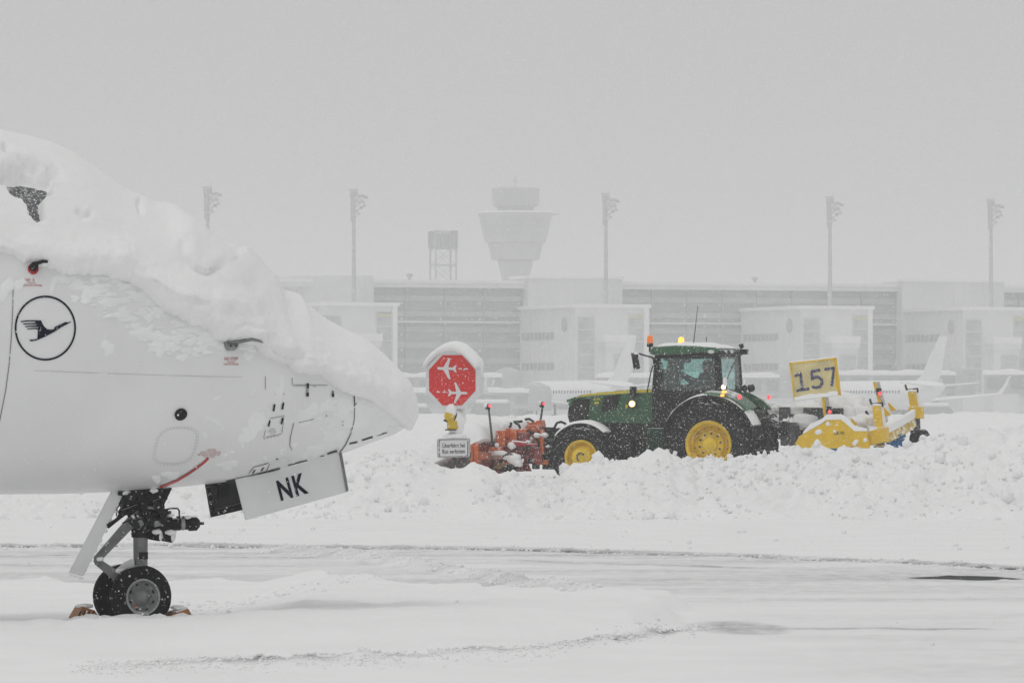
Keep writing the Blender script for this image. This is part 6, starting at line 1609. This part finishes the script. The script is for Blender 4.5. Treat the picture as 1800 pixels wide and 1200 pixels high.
# drum housing and machinery between the panels, deep in snow
S(MB().lathe([(.30, -.92), (.36, -.9), (.36, .9), (.30, .92)], L(1478, 764, 0), (0, 1, 0), 26), 'broom_drum', 'blue', smooth=True)
S(MB().prism([L(px, py, .94) for px, py in ((1412, 772), (1430, 750), (1452, 739), (1478, 738), (1500, 757), (1500, 762), (1440, 762))], (0, -1.88, 0)), 'hood', 'yellow_snowy', bevel=.02)
mb = MB()
for (px, py, y, r_, sq) in ((1400, 720, -.2, .26, (1.6, 1.4, .6)), (1430, 716, -.3, .24, (1.8, 1.5, .6)), (1462, 712, -.4, .3, (1.4, 1.3, .9)), (1485, 714, -.4, .34, (1.3, 1.5, .9)), (1505, 722, -.3, .30, (1.3, 1.4, .8)), (1415, 738, .5, .2, (1.4, .9, .7)), (1500, 744, .5, .22, (1.5, 1, .7)), (1520, 742, .2, .24, (1.3, 1.2, .7)), (1475, 728, .3, .26, (1.3, 1, .9)), (1395, 745, .2, .24, (1.2, 1.2, .6)), (1378, 742, -.2, .2, (1.2, 1.2, .6)), (1362, 745, -.5, .2, (1.1, 1.2, .6)), (1530, 733, -.5, .26, (1.3, 1.2, .8)), (1372, 720, -.9, .22, (1.6, 1, .5)), (1348, 712, -1.0, .2, (1.4, .9, .5))):
    mb.lump(L(px, py, y), r_, 3, px * .1, .35, 1.6, sq)
S(mb, 'snow_load', 'snow', smooth=True, angle=180)
mb = MB()
mb.box(L(1420, 716, -.5), (.85, .5, .18), Euler((0, .1, 0)).to_matrix()); mb.box(L(1466, 711, -.6), (.5, .5, .18), Euler((0, .12, 0)).to_matrix()); mb.box(L(1438, 728, .1), (.5, .6, .30)); mb.box(L(1466, 727, .35), (.5, .4, .26)); mb.box(L(1415, 735, .0), (.5, .6, .2)); mb.box(L(1395, 762, .2), (.35, .9, .5)); mb.box(L(1385, 735, 0), (.2, .8, .5))
S(mb, 'engine_unit', 'bmetal', bevel=.02)
mb = MB()
for k in range(5): mb.tube([L(1460 + 4 * k, 733, .55), L(1461 + 4 * k, 722, .55)], .022, 6)
for k in range(7): mb.tube([L(1402 + 9 * k, 713, -.2), L(1406 + 9 * k, 708, -.2), L(1411 + 9 * k, 713, -.2)], .02, 6)
mb.tube([L(1490, 712, -.3), L(1491, 724, -.3), L(1498, 723, -.3)], .02, 6); mb.tube([L(1522, 722, .3), L(1527, 732, .3)], .03, 6)
S(mb, 'hose', 'hose', smooth=True)
S(MB().tube([L(1386, 758, .6), L(1387, 796, .6)], .05, 10).tube([L(1384, 700 + 30, .3), L(1386, 760, .6)], .04, 8), 'support_leg', 'bmetal', smooth=True)
S(MB().box(L(1372, 755, .2), (.9, .12, .14)).box(L(1372, 755, -.5), (.9, .12, .14)).box(L(1392, 752, 0), (.14, 1.6, .3)), 'drawbar', 'black', bevel=.01)
mb = MB(); mb.prism([L(px, py, .62) for px, py in ((1389, 771), (1394, 757), (1395, 774), (1392, 776))], (0, -.04, 0)); S(mb, 'white_flap', 'skin_door', bevel=.004)
# number board
BQ = [(1388, 638), (1470, 629), (1478, 694), (1396, 703.5)]
def bq(u, v_, off=0): # u right, v down
    a_ = [BQ[0][i] + (BQ[1][i] - BQ[0][i]) * u for i in (0, 1)]; b_ = [BQ[3][i] + (BQ[2][i] - BQ[3][i]) * u for i in (0, 1)]
    return L(a_[0] + (b_[0] - a_[0]) * v_, a_[1] + (b_[1] - a_[1]) * v_, .85) + Vector((0, off, 0))
bd_ = S(MB().prism([bq(0, 0), bq(1, 0), bq(1, 1), bq(0, 1)], (0, -.05, 0)), 'number_board', 'board', bevel=.004)
fr2 = MB()
for a_, b_ in (((0, .012), (1, .012)), ((.988, 0), (.988, 1)), ((1, .985), (0, .985)), ((.012, 1), (.012, 0))): fr2.beam(bq(*a_, .0), bq(*b_, .0), .035, .045, up=(0, 1, 0))
S(fr2, 'board_frame', 'yellow', bd_)
S(MB().prism([bq(.92, .03, .002), bq(.96, .03, .002), bq(.965, .9, .002), bq(.925, .9, .002)], (0, .012, 0)), 'yellow_edge', 'yellow', bd_)
for ch, (u0, u1) in (('1', (.075, .33)), ('5', (.42, .64)), ('7', (.72, .93))):
    mb = MB()
    if ch == '1': strokes = [[(.0, .16), (.5, .03), (.5, .97)], [(.0, .97), (1.0, .97)]]
    elif ch == '5': strokes = [[(.95, .02), (.12, .02), (.08, .46), (.35, .38), (.7, .40), (.98, .58), (.98, .80), (.75, .95), (.4, .98), (.05, .90)]]
    else: strokes = [[(.0, .03), (1.0, .03), (.55, .97)]]
    for s_ in strokes:
        pts = [bq(u0 + (u1 - u0) * x_, .27 + .47 * y_ - .06 * (u0 + (u1 - u0) * x_ - .5), .008) for x_, y_ in s_]
        for a_, b_ in zip(pts[:-1], pts[1:]):
            mb.beam(a_, b_ + (b_ - a_).normalized() * .02, .056, .012, up=(0, 1, 0))
    S(mb, 'digit', 'digit', bd_)
S(MB().loft([[bq(u, 0.0, .02) + Vector((0, 0, -.01)), bq(u, 0.0, .01) + Vector((0, 0, .035)), bq(u, 0.0, -.06) + Vector((0, 0, .03)), bq(u, 0.0, -.07) + Vector((0, 0, -.01))] for u in (0, .2, .4, .6, .8, 1)]), 'snow_cap', 'snow', bd_, smooth=True)
S(MB().loft([[bq(u, .90 + .02 * math.sin(u * 20), .004), bq(u, .90 + .03 * math.sin(u * 13), .035), bq(u, 1.0, .06), bq(u, 1.01, .0)] for u in np.linspace(.02, .95, 12)]), 'snow_ledge', 'snow', bd_, smooth=True)
# posts with red lamps
for (a_, b_, y, lam) in (((1452, 740), (1447, 698), .80, (1457, 722)), ((1548, 712), (1537, 671), -.35, (1545, 690))):
    po = S(MB().beam(L(*a_, y), L(*b_, y), .07, .06), 'board_post', 'yellow', bevel=.005)
    S(MB().beam(L(a_[0] + 6, a_[1], y - .05), L(b_[0] + 6.5, b_[1], y - .05), .09, .05), 'reflective_strip', 'pole_grey', po)
    p = L(*lam, y + .06); hs = S(MB().box(p + Vector((0, 0, .07)), (.10, .08, .05)).box(p + Vector((.03, 0, .02)), (.05, .07, .12)), 'lamp_housing', 'hose', po, bevel=.005)
    S(MB().lathe([(.04, 0), (.036, .03), (.001, .04)], p + Vector((-.02, .02, -.02)), (-.6, .8, 0), 12), 'red_lamp', 'redlamp', po, smooth=True)
# rear frame: cross arm running to the far side, caster columns
mb = MB(); mb.prism([L(px, py, .9) for px, py in ((1524, 758), (1554, 750), (1556, 775), (1528, 783))], (0, -.35, 0))
S(mb, 'frame_corner', 'yellow', bevel=.015)
pth = [(1530, 760, .75), (1560, 755, .35), (1585, 742, -.3), (1604, 730, -1.0), (1612, 722, -1.4)]
rings = []
for px, py, y in pth:
    p = L(px, py, y); p2 = L(px + 4, py + 22, y)
    rings.append([p, p + Vector((.10, -.28, 0)), p2 + Vector((.10, -.28, 0)), p2])
S(MB().loft(rings), 'cross_arm', 'yellow_snowy', bevel=.015)
rings = []
for i, (px, py, y) in enumerate([(1526, 757, .8)] + pth):
    p = L(px, py, y); hh_ = .13 + .05 * mnoise.noise((i, 4, 0))
    rings.append([p + Vector((-.04, .06, -.07)), p + Vector((-.04, .07, hh_ * .7)), p + Vector((.04, -.12, hh_)), p + Vector((.14, -.32, hh_ * .7)), p + Vector((.14, -.32, -.03))])
S(MB().loft(rings), 'snow_cap', 'snow', smooth=True, angle=70)
for pts, y in ((((1495, 733), (1505, 741), (1512, 750), (1500, 752), (1496, 744)), .7), (((1551, 712), (1566, 727), (1562, 731), (1551, 731)), -.3), (((1562, 706), (1577, 721), (1566, 722), (1561, 712)), -.6)):
    S(plt(pts, y, y - .06), 'gusset', 'yellow', bevel=.008)
for (top_, bot_, y, tb, wh, crank) in (((1541, 713), (1547, 758), .55, (1549, 786), None, 0), ((1603, 688), (1609, 722), -1.25, (1612, 758), (1617, 772), 1)):
    cw = .17
    col = S(MB().beam(L(*top_, y), L(*bot_, y), .18, .16), 'caster_column', 'yellow', bevel=.012)
    S(MB().box(L(bot_[0] + 2, bot_[1] + 3, y), (.28, .26, .26)), 'caster_bracket', 'yellow', col, bevel=.012)
    S(MB().beam(L(top_[0] + 7, top_[1] + 1, y - .03), L(bot_[0] + 8, bot_[1], y - .03), .05, .1), 'snow_strip', 'snow', col)
    S(MB().tube([L(bot_[0] + 2, bot_[1] + 4, y), L(*tb, y)], .075, 14), 'caster_tube', 'bmetal', smooth=True)
    S(MB().lump(L(top_[0], top_[1] - 1.5, y), .1, 2, 3, .2, 1.5, (1.1, 1, .35)), 'snow_cap', 'snow', col, smooth=True)
    mb = MB(); tt = L(top_[0] + 1, top_[1] - 4, y); mb.tube([tt + Vector((-.12, 0, .02)), tt + Vector((.14, 0, -.01))], .016, 6); mb.tube([tt + Vector((.13, 0, -.01)), tt + Vector((.16, 0, .10))], .024, 7); mb.tube([tt + Vector((-.11, 0, .02)), tt + Vector((-.12, 0, -.07))], .02, 6)
    S(mb, 'crank', 'hose', col, smooth=True)
    if wh:
        S(MB().box(L(1614, 758, y), (.3, .24, .06)), 'caster_plate', 'bmetal', bevel=.008)
        cw_ = MB().lathe([(.09, -.12), (.19, -.13), (.225, -.09), (.23, 0), (.225, .09), (.19, .13), (.09, .12)], L(*wh, y), (.5, 1, 0), 22)
        cw_.box(L(1625, 771, y), (.16, .22, .18)); cw_.box(L(1608, 765, y), (.1, .2, .2))
        S(cw_, 'caster_wheel', 'rubber', smooth=True)
    else:
        S(MB().lathe([(.16, 0), (.17, .02), (.1, .05)], L(1549, 786, y), (0, 0, 1), 16), 'caster_plate', 'bmetal', smooth=True)
mb = MB()
for k in range(110):
    t = math.radians(random.uniform(-15, 105)); y = random.uniform(-.55, -.05); c_ = L(1558, 768, 0); 
    a_ = Vector((c_.x - .02, y, c_.z)) + Vector((-.06 * math.cos(t), 0, -.05 * math.sin(t)))
    mb.tube([a_, a_ + Vector((-.22 * math.cos(t), random.uniform(-.02, .02), -.24 * math.sin(t)))], [.016, .012], 4)
S(mb, 'broom_bristles', 'blue')['kind'] = 'stuff'
S(plt([(1556, 775), (1578, 766), (1580, 768), (1560, 779)], -.1, -.5), 'bristle_guard', 'bmetal', bevel=.006)
S(plt([(1536, 778), (1548, 775), (1548, 782), (1540, 784)], .3, .1), 'bristle_tuft', 'blue')

# ------------------------------------------------------------------ taxiway stop sign
SF = Frame(797, 97.0, -22)
stop = SF.empty('stop_sign', 0.0); tag(stop, 'red octagonal sign with two white aeroplanes, capped with snow, on a post in the bank', 'sign')
M['signred'] = mat('sign_red', (0.66, 0.018, 0.016), 0.4, var=0.04, speck=0.17, speck_scale=26)
M['signwhite'] = mat('sign_white', (0.70, 0.705, 0.71), 0.45, var=0.03)
M['pinkish'] = M['signwhite']
M['sigyellow'] = mat('signal_yellow', (0.62, 0.42, 0.01), 0.4, var=0.06, snow=0.7, speck=0.2, speck_scale=18)
SC = SF.loc(795, 668, -.12)
def octo(r, y, cx=0, cz=0):
    k = r * math.tan(math.pi / 8)
    return [SC + Vector((cx + a_, y, cz + b_)) for a_, b_ in ((-k, r), (k, r), (r, k), (r, -k), (k, -r), (-k, -r), (-r, -k), (-r, k))]
s = SF.Y / FOC
rr = 44 * s
case = MB().prism(octo(rr + .065, 0.0), (0, .22, 0)).build('sign_case', M['signwhite'], stop, bevel=.01)
MB().prism(octo(rr, -.008), (0, .0075, 0)).build('red_face', M['signred'], stop)
def sq(px, py, dy=-.0125):   # on the face
    q = SF.loc(px, py, -.12); return Vector((q.x, SC.y + dy, q.z))
mb = MB()
P1 = [(768.5, 647), (771, 645.3), (780, 645), (789, 629.5), (792.3, 629.5), (788.5, 645.3), (796.5, 645.6), (800.5, 641.8), (803, 641.5), (801.2, 647.5), (803, 654), (800.3, 654), (796.5, 649.8), (788.2, 649.8), (792.5, 666), (789.5, 666.3), (779.5, 650), (770.5, 649.5)]
P2 = [(822.5, 691.0), (820, 688.6), (810.5, 688.2), (802, 672), (799, 671.5), (802.5, 688.3), (794.5, 688.2), (790.5, 684), (788, 683.5), (789.8, 690), (788, 696), (790.3, 696), (794.5, 692.3), (803, 692.3), (798, 707.5), (801, 708), (811, 692.6), (820.5, 692.6)]
SYM = []
SYM.append(('plane_symbol', [P1])); SYM.append(('plane_symbol', [P2])); SYM.append(('dash', [[(806.5, 646.8), (812.5, 646.8), (812.5, 649), (806.5, 649)], [(816, 647), (823, 647.2), (823, 649.2), (816, 649)]])); SYM.append(('dash', [[(768, 687.8), (774, 687.8), (774, 689.8), (768, 689.8)], [(778.5, 688), (784.5, 688), (784.5, 690), (778.5, 690)]]))
for nm, polys in SYM:
    mb = MB()
    for p in polys: mb.prism([sq(*q) for q in p], (0, .004, 0))
    mb.build(nm, M['signwhite'], stop)
# snow hat
sn = []
out = [(749, 640), (751, 632), (757, 623), (772, 611), (786, 602), (800, 597.5), (815, 601), (826, 609), (838, 622), (846, 632), (849, 640)]
inn = [(752, 652), (754, 646), (763, 635), (775, 623), (785, 619), (797, 618.5), (808, 619), (817, 624), (830, 636), (838, 646), (841, 652)]
for (a_, b_) in zip(out, inn):
    o1 = SF.loc(*a_, 0); i1 = SF.loc(*b_, 0)
    o1.y = i1.y = 0
    md = (o1 + i1) / 2
    sn.append([Vector((i1.x, -.19, i1.z)), Vector((md.x, -.23, md.z)), Vector((o1.x * .9 + md.x * .1, -.14, o1.z * .93 + md.z * .07)), Vector((o1.x, -.02, o1.z)), Vector((o1.x * .9 + md.x * .1, .12, o1.z * .93 + md.z * .07)), Vector((md.x, .18, md.z)), Vector((i1.x, .15, i1.z))])
MB().loft(sn).build('snow_cap', M['snow'], stop, smooth=True, angle=180, subsurf=1)
bs = [SF.loc(849, 640, .05), SF.loc(848, 660, .06), SF.loc(846, 678, .06)]
MB().tube([SF.loc(843, 634, 0), SF.loc(843, 655, 0), SF.loc(841, 680, 0), SF.loc(837, 686, 0)], [.06, .05, .03, .01], 10).build('snow_edge', M['snow'], stop, smooth=True)
MB().tube([SF.loc(799, 715, .0), SF.loc(799, 835, .0)], .035, 12).build('post', M['bmetal'], stop, smooth=True)
MB().box(SF.loc(803, 728, .06), (.26, .08, .26)).lump(SF.loc(806, 737, 0), .14, 2, 3, .3, 1.4, (1, .8, 1.2)).lump(SF.loc(803, 752, .02), .13, 2, 8, .3, 1.4, (1, .8, 1.3)).lump(SF.loc(800, 766, -.03), .15, 2, 9, .3, 1.4, (1.4, .7, .4)).build('caked_snow', M['snow'], stop, smooth=True, angle=180)
# yellow flashing lamp
mb = MB().prism([SF.loc(785, 739, -.15), SF.loc(801.5, 739, -.15), SF.loc(802, 754, -.15), SF.loc(785.5, 754.5, -.15)], (0, .16, 0))
sb = mb.build('signal_box', M['sigyellow'], stop, bevel=.01)
MB().box(SF.loc(794, 755, -.07), (.18, .17, .02)).build('signal_base', M['hose'], sb)
sl_ = MB().lathe([(.10, 0), (.10, -.03), (.085, -.06), (.05, -.085), (.001, -.095)], SF.loc(791.5, 731, -.10), (.2, 1, 0), 20).build('signal_lens', M['sigyellow'], stop, smooth=True)
MB().lathe([(.11, .0), (.112, .1), (.09, .12), (.001, .13)], SF.loc(792.5, 731, -.10), (.2, 1, 0), 20).build('signal_housing', M['hose'], stop, smooth=True)
MB().prism([SF.loc(778.5, 739, -.15), SF.loc(784, 735, -.15), SF.loc(787, 741, -.15), SF.loc(785, 742, -.15)], (0, .06, 0)).build('signal_visor', M['hose'], stop)
mb = MB(); mb.lump(SF.loc(794, 722, -.10), .1, 3, 5, .15, 1.2, (.95, .95, 1.35)); mb.build('snow_cap', M['snow'], sl_, smooth=True, angle=180)
# text plate
PQ = [(768.5, 771), (826, 770), (825.5, 803), (769, 804.5)]
def pq(u, v_, dy=0):
    a_ = [PQ[0][i] + (PQ[1][i] - PQ[0][i]) * u for i in (0, 1)]; b_ = [PQ[3][i] + (PQ[2][i] - PQ[3][i]) * u for i in (0, 1)]
    q = SF.loc(a_[0] + (b_[0] - a_[0]) * v_, a_[1] + (b_[1] - a_[1]) * v_, -.1); return Vector((q.x, -.1 + dy, q.z))
def rrect(m_, r_=.07, n=5):
    pts = []
    for (cu, cv, t0) in ((1 - m_ - r_ * .6, m_ + r_, -90), (1 - m_ - r_ * .6, 1 - m_ - r_, 0), (m_ + r_ * .6, 1 - m_ - r_, 90), (m_ + r_ * .6, m_ + r_, 180)):
        for k in range(n): t = R(t0 + 90 * k / (n - 1)); pts.append((cu + r_ * .6 * math.cos(t), cv + r_ * math.sin(t)))
    return pts
plt_ = MB().prism([pq(*p) for p in rrect(0, .1)], (0, .02, 0)).build('text_plate', M['signwhite'], stop)
a_ = rrect(.045, .09); b_ = rrect(.07, .085)
mb = MB(); mb.loft([[pq(*p, -.003) for p in a_], [pq(*p, -.003) for p in b_]], caps=False); mb.build('plate_border', M['ink'], plt_)
a_ = rrect(0, .1); b_ = rrect(.012, .1)
mb = MB(); mb.loft([[pq(*p, -.003) for p in a_], [pq(*p, -.003) for p in b_]], caps=False); mb.build('plate_rim', M['bmetal'], plt_)
for t_, u0, u1, v0, v1 in (('Überfahrt bei', .16, .85, .20, .47), ('Rot verboten', .16, .85, .56, .79)):
    v, f, _ = text_geo(t_, .006)
    mb = MB(); mb.add([pq(u0 + (u1 - u0) * p[0], v1 + (v0 - v1) * p[1], -.004) for p in v], f); mb.build('plate_lettering', M['hose'], plt_, recalc=False)
MB().loft([[pq(u, -.02, -.01), pq(u, -.05, -.0), pq(u, -.05, .03), pq(u, -.01, .03)] for u in np.linspace(.02, .98, 8)]).build('snow_cap', M['snow'], plt_, smooth=True)
# smooth drift round the foot of the post
FLAKES=420000
# ------------------------------------------------------------------ falling snow and the air between
def flakes(n, y0, y1, rmin, rmax, seed):
    g = np.random.default_rng(seed)
    # even spread through the air in front of and around the aircraft and the tractor
    u = g.random(n); Yf = (y0**3 + u * (y1**3 - y0**3)) ** (1 / 3)
    Xf = g.uniform(-1, 1, n) * (0.115 * Yf + 0.8)
    Zf = g.uniform(0.0, 1.0, n) * (0.095 * Yf + 1.0) + 0.05
    r = g.uniform(rmin, rmax, n)
    # each flake is one thin tilted plate of ice crystals
    e1 = g.normal(size=(n, 3)); e1 /= np.linalg.norm(e1, axis=1)[:, None]
    e2 = np.cross(e1, g.normal(size=(n, 3))); e2 /= np.linalg.norm(e2, axis=1)[:, None]
    c = np.stack([Xf, Yf, Zf], -1); k = g.uniform(0.75, 1.25, (n, 4, 1)) * r[:, None, None]
    V = np.stack([c + e1 * k[:, 0], c + e2 * k[:, 1], c - e1 * k[:, 2], c - e2 * k[:, 3]], 1)
    Ff = np.arange(n * 4).reshape(-1, 4)
    return V.reshape(-1, 3), Ff
M['flake'] = mat('snowflake', (0.98, 0.98, 0.98), 0.9, var=0)
nt = M['flake'].node_tree; b = nt.nodes['Principled BSDF']
tl_ = nd(nt, 'ShaderNodeBsdfTranslucent'); tl_.inputs[0].default_value = (0.99, 0.99, 0.99, 1); ms_ = nd(nt, 'ShaderNodeMixShader'); ms_.inputs[0].default_value = 0.5
nt.links.new(b.outputs[0], ms_.inputs[1]); nt.links.new(tl_.outputs[0], ms_.inputs[2]); nt.links.new(ms_.outputs[0], nt.nodes['Material Output'].inputs[0])
V, Ff = flakes(FLAKES, 38, 150, 0.0028, 0.0066, 5)
fl = np_mesh('falling_snow', V, Ff, M['flake'], smooth=False)
fl['kind'] = 'stuff'

hz = MB().box((0, 1690, 33.5), (3660, 3540, 69.0)).build('haze', None)
hz['kind'] = 'stuff'
m = bpy.data.materials.new('haze'); m.use_nodes = True
nt = m.node_tree; nt.nodes.clear()
o_ = nt.nodes.new('ShaderNodeOutputMaterial'); pv = nt.nodes.new('ShaderNodeVolumePrincipled')
pv.inputs['Color'].default_value = (0.955, 0.96, 0.96, 1); pv.inputs['Density'].default_value = HAZE_DENSITY; pv.inputs['Anisotropy'].default_value = 0.0
nt.links.new(pv.outputs[0], o_.inputs['Volume'])
hz.data.materials.append(m)
